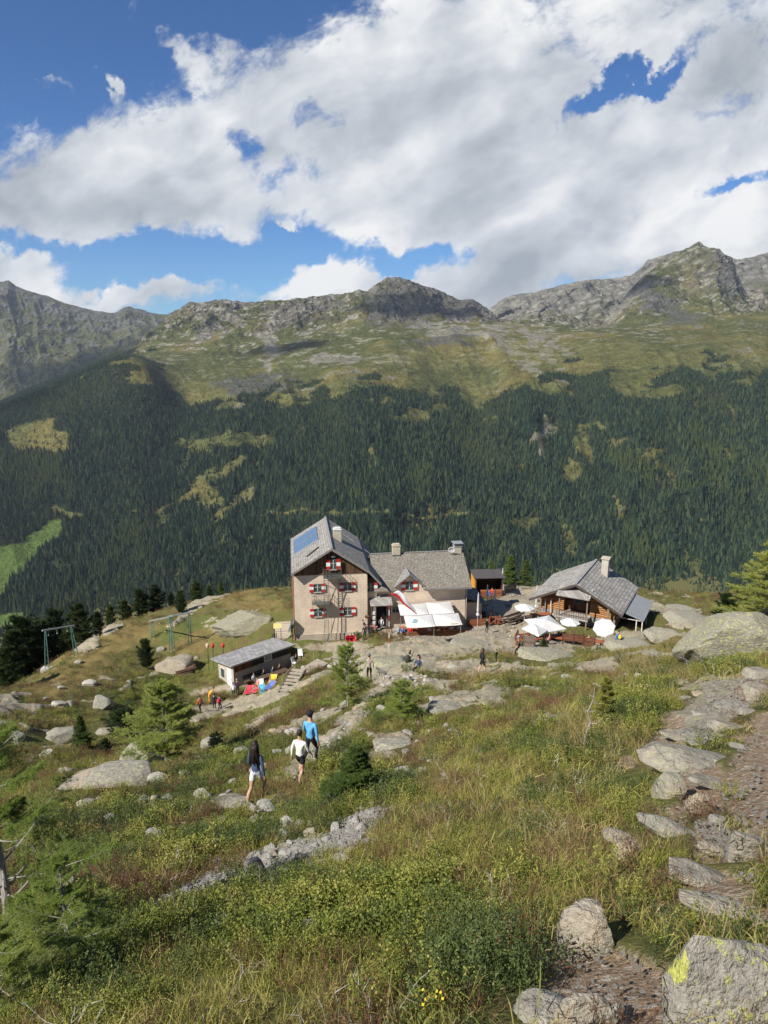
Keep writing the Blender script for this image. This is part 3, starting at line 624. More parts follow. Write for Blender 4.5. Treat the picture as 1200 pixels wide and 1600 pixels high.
def p_heath(seed, m, n=320, rad=.18, h=.20):
    r = np.random.default_rng(seed); V = []; F = []
    a = r.random(60) * 6.28; q = rad * np.sqrt(r.random(60)); b = np.c_[np.cos(a) * q * .6, np.sin(a) * q * .6, np.full(60, -.02)]
    t = np.c_[np.cos(a) * q * 1.2, np.sin(a) * q * 1.2, h * (.5 + .6 * r.random(60))]
    tris(V, F, b, t - b, np.linalg.norm(t - b, axis=1) * 1.05, .0016, r)
    i = r.integers(0, 60, n); f = (.35 + .65 * r.random(n))[:, None]; C = b[i] * (1 - f) + t[i] * f
    tris(V, F, C, (t - b)[i] / h + r.normal(0, .8, (n, 3)), .020 + .012 * r.random(n), .0032, r)
    return proto('heath', vf_mesh('heath', V, F, m))
def p_twigs(seed):
    r = np.random.default_rng(seed); V = []; F = []
    for k in range(5):
        p = np.array([r.normal(0, .05), r.normal(0, .05), 0.]); d = np.array([r.normal(0, .6), r.normal(0, .6), 1.]); d /= np.linalg.norm(d)
        for j in range(7):
            L = .05 + .03 * r.random(); q = p + d * L
            tris(V, F, p[None], (q - p)[None], L * 1.5, .0045 * (1 - j / 9), r)
            if j > 1:
                e = d + r.normal(0, .7, 3); tris(V, F, q[None], e[None], .08 + .06 * r.random(), .0025, r)
            p = q; d = d + r.normal(0, .3, 3); d /= np.linalg.norm(d)
    return proto('twigs', vf_mesh('twigs', V, F, mat('dead_twig', color=(.36, .33, .29))))
def p_flower(seed, c, nm):
    r = np.random.default_rng(seed); V = []; F = []
    n = 16; C = np.c_[r.normal(0, .05, n), r.normal(0, .05, n), .14 + .09 * r.random(n)]
    leaves(V, F, C, r.normal(size=(n, 3)), .018, .008, r); return proto('flower', vf_mesh('flower', V, F, leaf_mat(nm, [(0, c), (1, c)], .3)))
STONES = []
def near_stone(x, y, D):
    """True where a clump would stand on, or just uphill in front of, a stone"""
    S_ = np.array(STONES); hit = np.zeros(len(x), bool); cell = {}
    for i, (sx, sy, sr) in enumerate(S_):
        n_ = int(sr // 2) + 1
        for a in range(int(sx // 2) - n_, int(sx // 2) + n_ + 1):
            for b in range(int(sy // 2) - n_, int(sy // 2) + n_ + 1): cell.setdefault((a, b), []).append(i)
    cx = (x // 2).astype(int); cy_ = (y // 2).astype(int); order = np.lexsort((cy_, cx)); key = cx[order] * 100003 + cy_[order]
    cut = np.nonzero(np.diff(key))[0] + 1
    for g in np.split(order, cut):
        l = cell.get((int(cx[g[0]]), int(cy_[g[0]])))
        if not l: continue
        q = S_[l]; d = np.hypot(x[g][:, None] - q[:, 0], y[g][:, None] - q[:, 1]); hit[g] = (d < q[:, 2]).any(1)
    return hit
def build_cover():
    pts = []; scl = []
    for (r0, r1, dens, s) in ((1.2, 3.5, 150, .50), (3.5, 7, 80, .68), (7, 14, 34, .95), (14, 32, 14, 1.35), (32, 78, 4.6, 1.9), (78, 124, 1.3, 2.1)):
        half = R(40 if r1 > 7 else 62); n = int(half * (r1 * r1 - r0 * r0) * dens)
        a = (RNG.random(n) * 2 - 1) * half; q = np.sqrt(r0 * r0 + RNG.random(n) * (r1 * r1 - r0 * r0))
        pts.append(np.c_[np.sin(a) * q, np.cos(a) * q]); scl.append(np.full(n, s))
    xy = np.concatenate(pts); s = np.concatenate(scl); x, y = xy.T
    ng = np.sqrt(x * x + y * y)
    z = ground_h(x, y); rock, soil, grav, dry, moss, shr, X, Y, D = masks(x, y, z)
    keep = (np.maximum(np.maximum(rock, soil), grav) < .28 + .3 * RNG.random(len(x)) ** 3) & (D > .9)
    for (fx, fy, fr) in BARE_SPOTS: keep &= np.hypot(x - fx, y - fy) > fr
    for (px, py, rx, ry) in LAWN: keep &= ~((np.abs(X - px) < rx) & (np.abs(Y - py) < ry) & (RNG.random(len(x)) < .8))
    keep &= ~near_stone(x, y, D)
    patch = fbm(x * .45, y * .45, 4, 21); patch2 = fbm(x * 1.3 + 7, y * 1.3, 3, 22); u = RNG.random(len(x))
    kind = np.zeros(len(x), int)                                   # 0 grass 1 shrub 2 juniper 3 heather 4 straw 5 twigs 6 flower
    ps = shr * .75 + patch * .6 + .22; ph = sstep(.05, .32, fbm(x * .33 + 3, y * .33, 4, 23)) * .75 + .14; pd = dry * .8
    ps = ps - .22 * sstep(9, 4, D)
    kind = np.where(u < ps, 1, 0); v = RNG.random(len(x))
    kind = np.where((kind == 1) & (patch2 > .16), 2, kind)
    kind = np.where(v < ph * (1 - shr * .5), 3, kind); v = RNG.random(len(x))
    kind = np.where((v < pd) & (kind != 2), 4, kind); kind = np.where((kind == 0) & (v < .12), 4, kind)
    v = RNG.random(len(x)); kind = np.where(v < .012, 5, kind); kind = np.where((v > .9992) & (D < 12), 6, kind)
    kind = np.where((moss > .5) & (v < .8), 0, kind)
    sc2 = s * (.65 + .7 * RNG.random(len(x))) * (1 + .25 * patch)
    sc2 = np.where((D > 60) & (kind == 0), sc2 * .6, sc2); sc2 = np.where(moss > .5, sc2 * .6, sc2)
    sc2 = np.where(kind == 5, sc2 * .9, sc2); sc2 = np.where((kind==1)|(kind==2), sc2 * (1 + .35 * shr), sc2)
    rot = np.stack([RNG.normal(0, .16, len(x)) - .12, RNG.normal(0, .16, len(x)), RNG.random(len(x)) * 6.28], -1)
    P = np.c_[x, y, z - .01]
    print('COVER', keep.sum())
    sets = [('grass', [0, 4], [[p_grass(1, m_grass()), p_grass(2, m_grass(), 38, .20, .12), p_grass(3, m_grass(), 60, .17, .08)], [p_grass(4, m_straw(), 36, .30, .08, .0022), p_grass(5, m_straw(), 44, .20, .11, .0022)]], 'green and straw coloured alpine grass over the slope'),
            ('low_shrubs', [1, 2], [[p_shrub(11, m_shrub()), p_shrub(12, m_shrub(), 300, .24, .16), p_shrub(13, m_shrub(), 460, .16, .26, .020, .0072)], [p_shrub(14, m_juni(), 520, .24, .20, .020, .0045, .9), p_shrub(15, m_juni(), 460, .22, .15, .018, .004, .7)]], 'low leafy alpine shrubs carpeting the slope'),
            ('heather', [3, 5, 6], [[p_heath(21, m_heath()), p_heath(22, m_heath(), 260, .22, .14)], [p_twigs(31), p_twigs(32)], [p_flower(41, (.75, .55, .05), 'yellow_petal'), p_flower(42, (.70, .22, .04), 'orange_petal')]], 'brown and reddish heather with dead twigs')]
    for (nm, kinds, protos, lab) in sets:
        sel = keep & np.isin(kind, kinds); flat = []; off = {}
        for k, pl in zip(kinds, protos): off[k] = (len(flat), len(pl)); flat += pl
        kk = kind[sel]; var = np.array([off[k][0] for k in kk]) + (RNG.random(len(kk)) * np.array([off[k][1] for k in kk])).astype(int)
        scatter(nm, flat, P[sel], rot[sel], sc2[sel], var, lab)
BARE_SPOTS = [(HO.x + 4, HO.y + 6, 6.5), (HO.x + 12, HO.y + 5, 6.5), (19.8, 71.0, 6), (-13.5, 68.5, 3.6)]
LAWN = [(510, 1012, 70, 14), (840, 908, 60, 12)]
# ------------------------------------------------------------------ rocks
def rock_mat(nb, b):
    v = nb.node('ShaderNodeObjectInfo').outputs['Location']
    P = nb.vm('ADD', nb.obj, nb.vm('SCALE', v, sc=3.7)); n1 = nb.noise(P, 1.6, 6, .62); n2 = nb.noise(P, 9, 6, .68); n3 = nb.noise(P, 48, 4, .65)
    streak = nb.noise(nb.vm('MULTIPLY', P, (2., 9., 9.)), 1.5, 5, .6)
    c = nb.ramp(n2, [(.25, (.15, .137, .11)), (.45, (.265, .245, .20)), (.62, (.36, .335, .28)), (.85, (.46, .435, .375))])
    c = nb.mix(nb.m('MULTIPLY', nb.ss(streak, .5, .62), .35), c, (.20, .19, .17))
    c = nb.mix(nb.m('MULTIPLY', nb.ss(n1, .36, .58), nb.m('MULTIPLY', nb.attr('warm'), .8)), c, nb.mix(n2, (.30, .225, .145), (.50, .40, .28)))
    l = nb.ss(nb.noise(P, 9, 6, .72), .56, .60)
    c = nb.mix(nb.m('MULTIPLY', l, nb.attr('lichen')), c, (.50, .50, .08))
    dv = nb.node('ShaderNodeTexVoronoi', feature='DISTANCE_TO_EDGE'); nb.put(dv.inputs['Vector'], nb.vm('ADD', nb.vm('MULTIPLY', P, (1., 1., 2.2)), nb.vm('SCALE', nb.noise(P, 3, 4, .6, 0, 1), sc=.5))); dv.inputs['Scale'].default_value = 1.2; crack = nb.ss(dv.outputs[0], .0, .008)
    l3 = nb.ss(nb.noise(nb.vm('ADD', P, (9, 2, 4)), 26, 5, .7), .57, .62); c = nb.mix(nb.m('MULTIPLY', l3, nb.m('MULTIPLY', nb.attr('lichen'), .7)), c, (.42, .44, .10))
    l2 = nb.ss(nb.noise(nb.vm('ADD', P, (5, 3, 1)), 5, 7, .72), .54, .60)
    c = nb.mix(nb.m('MULTIPLY', l2, .5), c, (.25, .265, .20))
    c = nb.mix(nb.m('MULTIPLY', nb.ss(n3, .58, .72), .6), c, (.10, .09, .07))
    c = nb.mix(nb.m('MULTIPLY', nb.m('SUBTRACT', 1.0, crack), .55), c, (.09, .08, .06))
    c = nb.mix(nb.m('MULTIPLY', nb.attr('pale'), .75), c, nb.mix(n2, (.46, .44, .385), (.78, .75, .68)))
    nb.put(b.inputs['Base Color'], c); b.inputs['Roughness'].default_value = .92; b.inputs['Specular IOR Level'].default_value = .15
    nb.put(b.inputs['Normal'], nb.bump(nb.m('ADD', nb.m('ADD', nb.m('ADD', n2, nb.m('MULTIPLY', crack, .25)), nb.m('MULTIPLY', n3, .35)), streak), .9, .06))
def rock_mesh(seed, dims, sub=4, cuts=11, warm=.3, lichen=.3, rough=1.0, rnd=.0, pale=0.0):
    r = np.random.default_rng(seed); bm = bmesh.new(); bmesh.ops.create_icosphere(bm, subdivisions=sub, radius=1)
    P = np.array([v.co for v in bm.verts]); pn = 3.4 if sub > 3 else 3.2; P = P / ((np.abs(P) ** pn).sum(1, keepdims=True) ** (1 / pn))
    for k in range(cuts):
        n = r.normal(size=3); n[2] = n[2] * .8 + .15; n /= np.linalg.norm(n); d = .66 + .42 * r.random() + rnd
        e = P @ n - d; P = P - np.where(e > 0, e, 0)[:, None] * n * .96
    a, b = P[:, 0] * 2.2 + seed, P[:, 1] * 2.2 + P[:, 2] * 2.6
    P = P * (1 + .05 * rough * fbm(a, b, 6, seed, .6)[:, None] + .06 * rough * ridged(a * 1.7, b * 1.7, 5, seed + 5)[:, None])
    P = P / np.abs(P).max(0) * np.array(dims) * .5
    for v, p in zip(bm.verts, P): v.co = p
    me = bpy.data.meshes.new('rock'); bm.to_mesh(me); bm.free()
    me.polygons.foreach_set('use_smooth', [sub > 3] * len(me.polygons))
    n = len(me.vertices); fattr(me, 'warm', np.full(n, warm)); fattr(me, 'lichen', np.full(n, lichen)); fattr(me, 'pale', np.full(n, pale)); me.materials.append(mat('rock', rock_mat))
    return me
BOULDERS = [ # name, px, base py, w px, h px, depth factor, tilt (deg x, y), warm, lichen, label
 ('boulder',1172,1020,205,88,.55,(0,-8),.1,1.0,'huge grey boulder with yellow-green lichen on the right skyline'),
 ('boulder',1135,1600,215,225,.9,(-20,20),.15,.8,'large grey boulder with yellow lichen spots in the bottom right corner'),
 ('boulder',922,1478,86,92,.9,(0,0),.95,.0,'smooth beige pointed boulder in the heather, lower centre right'),
 ('rock_slab',1092,1196,185,84,.9,(-10,12),.25,.2,'broad pale flat slab beside the dirt path, largest on the path edge'),
 ('rock_slab',1052,1245,50,84,1.4,(5,10),.5,.25,'narrow upright block with rusty spots left of the dirt path'),
 ('rock_slab',1055,1305,125,50,.5,(-5,26),.1,.2,'long grey slab sloping down to the right, below the rusty upright block'),
 ('rock_slab',1112,1226,80,34,.7,(0,16),.2,.1,'whitish wedge-shaped slab just below the broad flat slab'),
 ('rock_slab',1108,1160,90,22,.8,(0,10),.1,.1,'bluish flat slab behind the broad pale slab by the path'),
 ('rock_slab',1062,1152,60,26,.9,(0,6),.4,.2,'low pale slab at the upper left end of the broad flat slab'),
 ('boulder',1092,1268,44,62,.9,(0,6),.9,.0,'rusty brown block leaning right of the narrow upright block'),
 ('stone',1124,1283,30,20,.9,(0,6),.2,.0,'small grey stone in the gap beside the dirt trail'),
 ('rock_slab',1120,1330,70,26,.7,(0,20),.5,.0,'brownish slab between the long grey slab and the dirt trail'),
 ('stone',1168,1115,36,18,.9,(0,0),.3,.0,'flat grey stone on the trail edge right of the beige block'),
 ('stone',1158,1168,34,16,.9,(0,6),.2,.0,'small flat stone on the trail right of the broad slab'),
 ('stone',1072,1092,26,10,.9,(0,0),.2,.0,'thin pale stone left of the rounded orange stone'),
 ('stone',1100,1118,34,12,.9,(0,0),.1,.0,'pale stone in the gravel below the rounded orange stone'),
 ('rock_slab',1172,1440,70,30,.7,(0,14),.3,.2,'slab at the right edge just above the bottom right boulder'),
 ('stone',1096,1086,28,15,.9,(0,0),1.0,.0,'small rounded orange stone on top of the gravel by the path'),
 ('stone',1146,1104,58,26,1.,(0,6),.1,.1,'flat white stone right of the rounded orange stone'),
 ('stone',1136,1140,66,38,.9,(0,10),.7,.0,'beige block at the edge of the path under the flat white stone'),
 ('boulder',1190,1090,56,44,1.,(0,10),.6,.0,'tan boulder cut by the right picture edge above the path'),
 ('boulder',1196,1056,60,30,1.,(0,0),.2,.1,'pale low boulder at the right picture edge, highest of the path rocks'),
 ('stone',980,1342,42,36,.9,(0,0),.9,.0,'round cracked stone, half beige half dark, in the grass'),
 ('stone',970,1312,46,20,.9,(0,8),.3,.0,'dark grey flat stone just above the round cracked stone'),
 ('rock_slab',1130,1424,130,48,.7,(0,14),.6,.2,'grey slab with an orange stain above the bottom right boulder'),
 ('rock_slab',1096,1372,120,38,.8,(0,12),.8,.0,'low brownish slab half covered with dry grass'),
 ('stone',858,1606,100,42,.8,(0,0),.0,.0,'white stone cut by the bottom picture edge'),
 ('rock_slab',915,1600,86,60,.4,(0,32),1.0,.0,'rust-brown wedge lying on the bare soil at the bottom edge'),
 ('rock_slab',1168,1345,60,100,.5,(0,0),.3,.0,'long pale slab set upright along the dirt path'),
 ('stone',963,1592,24,30,.5,(0,20),.1,.0,'small pale greenish stone on the bare soil near the bottom edge'),
 ('boulder',178,1228,104,48,.8,(0,-6),.1,.4,'wide pale boulder on the left slope, lower of the joined pair'),
 ('boulder',214,1204,66,62,.9,(0,-10),.1,.4,'tall pale boulder leaning against the wide one on the left slope'),
 ('rock_slab',118,1232,84,34,.8,(0,-20),.9,.0,'pinkish brown slab left of the joined pale boulders'),
 ('stone',222,1258,18,20,.9,(0,0),.0,1.,'small stone fully covered with yellow-green lichen'),
 ('stone',241,1252,16,13,.9,(0,0),.1,.2,'small grey stone right of the lichen covered one'),
 ('stone',260,1249,22,9,.9,(0,0),.1,.2,'flat little stone second right of the lichen covered one'),
 ('boulder',157,1106,36,24,.9,(0,0),.0,.1,'whitish boulder in the green brush below the left lift pylon'),
 ('boulder',190,1140,50,22,.8,(0,-20),.1,.2,'sloping grey boulder between two dark dwarf pines'),
 ('stone',160,1148,34,14,.8,(0,0),.2,.2,'low grey stone at the foot of the sloping boulder on the left'),
 ('boulder',86,1158,54,30,.9,(0,0),.1,.3,'pale cracked boulder far left between the larch branches'),
 ('stone',100,1210,26,16,.9,(0,0),.4,.1,'brownish stone left of the dark young spruce'),
 ('rock_slab',356,1262,58,18,.7,(0,-14),.1,.2,'low white slab just below the woman in the navy hoodie'),
 ('boulder',328,1166,30,20,.9,(0,0),.0,.1,'bluish grey stone uphill left of the woman in the navy hoodie'),
 ('boulder',378,1184,38,24,.9,(0,0),.2,.3,'light stone by the head of the woman in the navy hoodie'),
 ('stone',286,1214,16,12,.9,(0,0),.1,.1,'lone small stone in the brush left of the woman'),
 ('rock_slab',345,1204,34,14,.8,(0,-20),.1,.2,'long thin stone pointing uphill left of the woman'),
 ('rock_slab',372,990,96,38,.8,(0,-6),.1,.8,'rounded lichen covered outcrop on the meadow left of the house'),
 ('boulder',270,1052,56,30,.9,(0,0),.8,.1,'reddish outcrop below the middle lift pylon'),
 ('stone',252,1018,16,10,.9,(0,0),.0,.1,'white stone at the foot of the middle lift pylon'),
 ('stone',122,1037,14,8,.9,(0,0),.0,.1,'white stone on the grass right of the left lift pylon'),
 ('rock_slab',616,1170,66,22,.8,(0,0),.1,.3,'grey flat rock above the sprawling young spruce'),
 ('boulder',700,1112,66,14,.8,(0,0),.2,.2,'broad flat pale rock in the middle of the slope'),
 ('boulder',735,1010,60,16,.8,(0,4),.1,.6,'low mossy rock in front of the white terrace canopy'),
 ('boulder',600,1046,80,30,.9,(0,0),.1,1.,'mound of rock with bright yellow-green lichen below the flagpole'),
 ('boulder',860,1032,90,24,.8,(0,6),.1,.8,'lichen covered ledge rock below the parasols of the wooden hut'),
 ('boulder',990,1012,70,20,.9,(0,0),.1,.4,'light rock slab at the right foot of the wooden hut'),
 ('boulder',1038,1000,56,26,.9,(0,0),.2,.5,'rounded boulder between the wooden hut and the huge lichen boulder'),
 ('boulder',1080,972,64,20,.9,(0,4),.1,.4,'rounded outcrop on the meadow behind the huge lichen boulder'),
 ('boulder',1068,955,44,12,.9,(0,0),.1,.4,'small domed outcrop at the forest edge on the right'),
 ('stone',1040,1052,28,12,.9,(0,0),.2,.2,'pale stone in the reddish heather on the right'),
 ('stone',1072,1060,40,12,.9,(0,0),.6,.0,'brownish stone in the reddish heather on the right'),
 ('stone',1176,1012,36,18,.9,(0,0),.0,.2,'white stone leaning on the right side of the huge lichen boulder'),
 ('rock_slab',840,1082,40,10,.8,(0,0),.1,.1,'low white rock in the slope right of centre'),
 ('rock_slab',865,1130,46,10,.8,(0,-6),.1,.1,'little white rock left of the bare snag'),
 ('stone',784,1148,20,8,.8,(0,0),.1,.1,'single small grey stone in the grass below the slope centre'),
 ('boulder',486,1452,34,24,.9,(0,0),.0,.1,'grey mossy stone in the shrubs below the scree strip'),
 ('stone',316,1332,30,14,.9,(0,10),.1,.1,'smooth light slab at the top left of the scree strip'),
 ('stone',80,1390,50,26,.9,(0,-10),.1,.2,'pale grey rock behind the bare larch twigs on the left'),
 ('stone',450,1296,18,17,.9,(0,0),.1,.1,'angular grey stone in the scree, first of the upper row'),
 ('stone',467,1292,15,14,.9,(0,0),.1,.1,'angular grey stone in the scree, second of the upper row'),
 ('stone',484,1306,20,17,.9,(0,0),.3,.1,'pale squared stone in the scree, last of the upper row'),
 ('stone',425,1340,24,17,.9,(0,0),.9,.0,'round cream stone near the centre of the scree strip'),
 ('boulder',400,1372,36,38,.7,(0,-20),.1,.1,'sharp triangular slab standing in the scree, one side dark'),
 ('stone',466,1350,20,17,.9,(0,0),.1,.0,'egg-shaped grey stone right of the round cream stone'),
 ('stone',222,1430,26,15,.9,(0,0),.6,.0,'brownish stone at the lower end of the scree strip'),
 ('stone',196,1455,22,26,.9,(0,0),.1,.0,'white stone at the lowest end of the scree strip'),
]
def build_rocks():
    for k, (nm, px, py, wp, hp, dep, tilt, warm, lich, lab) in enumerate(BOULDERS):
        p = ray_ground(px, min(py, 1598)); X, Y, D = proj(np.array(p)); D = float(D)
        if px > 980 and py > 1050: wp *= .90; hp *= .62 if hp < 150 else .74; dep *= .72 if hp < 150 else .6
        wd = wp * D / FPX; ht = hp * D / FPX
        # the sight line looks down on the rock: part of its picture height is its depth
        ca = math.atan2(-p.z, p.y); dp = wd * dep; hh = max(ht * 1.15 - dp * math.sin(ca) * .55, ht * .45, .04)
        me = rock_mesh(100 + k, (wd * 1.05, dp, hh * 1.5), 5 if wp > 55 else (4 if wp > 18 else 3), 12, warm, lich)
        o = link(nm, me); o.location = (p.x, p.y + dp * .30, on_ground(p.x, p.y + dp * .30) + hh * .22)
        o.rotation_euler = (R(tilt[0]), R(tilt[1]), RNG.normal(0, .12))
        tag(o, lab, 'rock', kind='thing'); mrg = .10 + .012 * D
        for fr in (-.3, 0, .3): STONES.append((p.x + fr * wd, p.y + dp * .2, max(dp, wd * .45) * .5 + mrg * .6)); STONES.append((p.x + fr * wd, p.y - dp * .25, max(dp, wd * .35) * .35 + mrg * .5))
    # loose stones of the scree strip: one by one, from a few shapes
    shapes = [rock_mesh(400 + i, (1, .85, .75), 3, 9, .15 if i % 3 else .5, .02, pale=1.0) for i in range(6)]
    reg = [((445, 1343, 125, 34, 16), 150, (7, 28)), ((565, 1285, 46, 24, 30), 44, (6, 17)), ((300, 1395, 60, 12, 24), 36, (6, 17)), ((360, 1440, 50, 10, 20), 14, (5, 12)), ((400, 1290, 40, 6, 20), 8, (4, 9))]
    for rg, ((bx, by, rx, ry, an), n, (s0, s1)) in enumerate(reg):
        for j in range(n):
            e1 = float(np.clip(RNG.normal(), -1.7, 1.7)) * rx * .60; e2 = RNG.normal() * ry * .48; t = R(an)
            px = bx + e1 * math.cos(t) + e2 * math.sin(t); py = by - e1 * math.sin(t) + e2 * math.cos(t)
            px += RNG.normal(0, 10); py += RNG.normal(0, 6); p = ray_ground(px, py); D = p.y * CP - p.z * SP; s = (s0 * .8 + (s1 - s0) * RNG.random() ** 2.6) * D / FPX
            o = link('loose_stone', shapes[int(RNG.integers(0, 6))]); o.location = (p.x, p.y, p.z + s * .10); o.scale = (s, s * .9, s * (.6 + .4 * RNG.random()))
            o.rotation_euler = (RNG.normal(0, .4), RNG.normal(0, .4), RNG.random() * 6.28)
            STONES.append((p.x, p.y - .02, s * .5 + .02 + .004 * D))
            wh = ('in the middle of the scree strip', 'at the upper right end of the scree strip', 'at the narrow lower end of the scree strip', 'in the shrubs below the scree strip', 'just uphill of the scree strip')[rg]; tag(o, 'loose pale stone ' + wh, 'stone', 'loose stones ' + wh)
    # single stones lying over the whole slope
    shp = [rock_mesh(430 + i, (1, .8, .5), 3, 10, .2 if i % 2 else .6, .25, pale=.45) for i in range(6)]
    for rg, ((bx, by, rx, ry, an), n, (s0, s1)) in enumerate([((230, 1290, 190, 70, 10), 26, (8, 34)), ((420, 1170, 150, 50, 20), 16, (8, 26)), ((640, 1150, 170, 70, 0), 22, (8, 26)), ((120, 1130, 110, 60, 20), 12, (8, 30)), ((950, 1070, 160, 30, 0), 12, (8, 24)), ((560, 1050, 150, 26, 0), 10, (8, 22))]):
        for j in range(n):
            a = RNG.random() * 6.28; q = math.sqrt(RNG.random()); e1 = math.cos(a) * q * rx; e2 = math.sin(a) * q * ry; t = R(an)
            p = ray_ground(bx + e1 * math.cos(t) + e2 * math.sin(t), by - e1 * math.sin(t) + e2 * math.cos(t)); D = p.y * CP - p.z * SP; s = (s0 + (s1 - s0) * RNG.random() ** 1.8) * D / FPX
            o = link('slope_stone', shp[int(RNG.integers(0, 6))]); o.location = (p.x, p.y, p.z + s * .12); o.scale = (s, s, s); o.rotation_euler = (RNG.normal(-.15, .15), RNG.normal(0, .2), RNG.normal(0, .5))
            STONES.append((p.x, p.y - s * .2, s * .6 + .10 + .006 * D))
            wh = ('in the brush left of the scree strip', 'around the three hikers', 'near the slope centre below the beige-shirt man', 'on the far left slope by the dwarf pines', 'in the heather right of the snag', 'on the ledges in front of the refuge')[rg]; tag(o, 'single pale stone half sunk ' + wh, 'stone', 'single stones ' + wh, 'thing')
    gp_ = []; gs = []
    for (bx, by, rx, ry, an), n, c in [((1190, 1250, 60, 130, -10), 380, .03), ((1140, 1095, 80, 26, 30), 500, .045), ((965, 1530, 100, 46, -15), 110, .013), ((440, 1345, 120, 26, 14), 1500, .075), ((560, 1290, 50, 18, 30), 420, .075), ((300, 1395, 62, 13, 24), 420, .06), ((490, 1190, 40, 16, 45), 200, .12), ((560, 1120, 60, 10, 45), 220, .15), ((1130, 1310, 50, 20, -30), 260, .022), ((740, 990, 150, 24, 0), 240, .2), ((640,1060,100,12,0), 200, .2), ((345,1440,60,10,20),160,.05)]:
        for j in range(n):
            a = RNG.random() * 6.28; q = math.sqrt(RNG.random()); e1 = math.cos(a) * q * rx; e2 = math.sin(a) * q * ry; t = R(an)
            gp_.append((bx + e1 * math.cos(t) + e2 * math.sin(t), by - e1 * math.sin(t) + e2 * math.cos(t))); gs.append(c)
    # all pebble spots at once: march every sight line together
    q = np.array(gp_); Ds = np.geomspace(1.5, 110, 700); hit = np.zeros((len(q), 3)); done = np.zeros(len(q), bool)
    for d in Ds:
        Pp = at_np(q[:, 0], q[:, 1], d); act = ~done; g = ground_h(Pp[act, 0], Pp[act, 1]); b = Pp[act, 2] < g
        idx = np.nonzero(act)[0][b]; hit[idx] = Pp[idx]; hit[idx, 2] = g[b]; done[idx] = True
        if done.all(): break
    gs = np.array(gs) * (.4 + 1.1 * RNG.random(len(gs)) ** 2); n = len(gs)
    pm = [proto('pebble', rock_mesh(500 + i, (1, .9, .6), 2, 8, .3 if i % 2 else .8, .0, pale=.7)) for i in range(5)]
    scatter('gravel', pm, hit, np.c_[RNG.normal(0, .5, n), RNG.normal(0, .5, n), RNG.random(n) * 6.28], gs, RNG.integers(0, 5, n), 'fine pale gravel and pebbles on the paths and scree')
# ------------------------------------------------------------------ trees
def tube_np(V, F, pts, rads, sides=5):
    pts = np.asarray(pts, float); b = sum(len(v) for v in V); rings = []
    for i, p in enumerate(pts):
        d = pts[min(i + 1, len(pts) - 1)] - pts[max(i - 1, 0)]; d /= np.linalg.norm(d) + 1e-9
        u = np.cross(d, [.31, .12, .9] if abs(d[2]) < .9 else [1, 0, 0]); u /= np.linalg.norm(u); v = np.cross(d, u)
        a = np.arange(sides) / sides * 2 * math.pi
        rings.append(p + rads[i] * (np.cos(a)[:, None] * u + np.sin(a)[:, None] * v))
    V.append(np.concatenate(rings)); f = []
    for i in range(len(pts) - 1):
        for j in range(sides):
            a0 = b + i * sides + j; a1 = b + i * sides + (j + 1) % sides
            f.append((a0, a1, a1 + sides)); f.append((a0, a1 + sides, a0 + sides))
    F.append(np.array(f))
KINDS = {
 'pine':   dict(cols=[(0, (.012, .024, .008)), (.5, (.034, .056, .014)), (1, (.075, .105, .026))], n=62, rad=.27, base=.06, prof=.75, elev=.55, tuft=13, tl=.045, sub=5, w=.12),
 'wispy': dict(cols=[(0, (.080, .13, .022)), (.5, (.20, .265, .045)), (1, (.35, .37, .09))], n=34, rad=.44, base=.10, prof=.5, elev=.28, tuft=20, tl=.027, sub=11, w=.07),
 'youngpine': dict(cols=[(0, (.07, .095, .018)), (.5, (.16, .19, .03)), (1, (.30, .28, .06))], n=40, rad=.30, base=.03, prof=.7, elev=.55, tuft=16, tl=.07, sub=3, w=.06),
 'spruce': dict(cols=[(0, (.035, .062, .014)), (.5, (.095, .145, .028)), (1, (.20, .25, .055))], n=60, rad=.33, base=.03, prof=1.0, elev=.12, tuft=13, tl=.035, sub=7, w=.12),
 'larch':  dict(cols=[(0, (.075, .105, .018)), (.5, (.19, .225, .038)), (1, (.33, .33, .08))], n=50, rad=.34, base=.08, prof=.9, elev=.10, tuft=10, tl=.034, sub=7, w=.07),
}
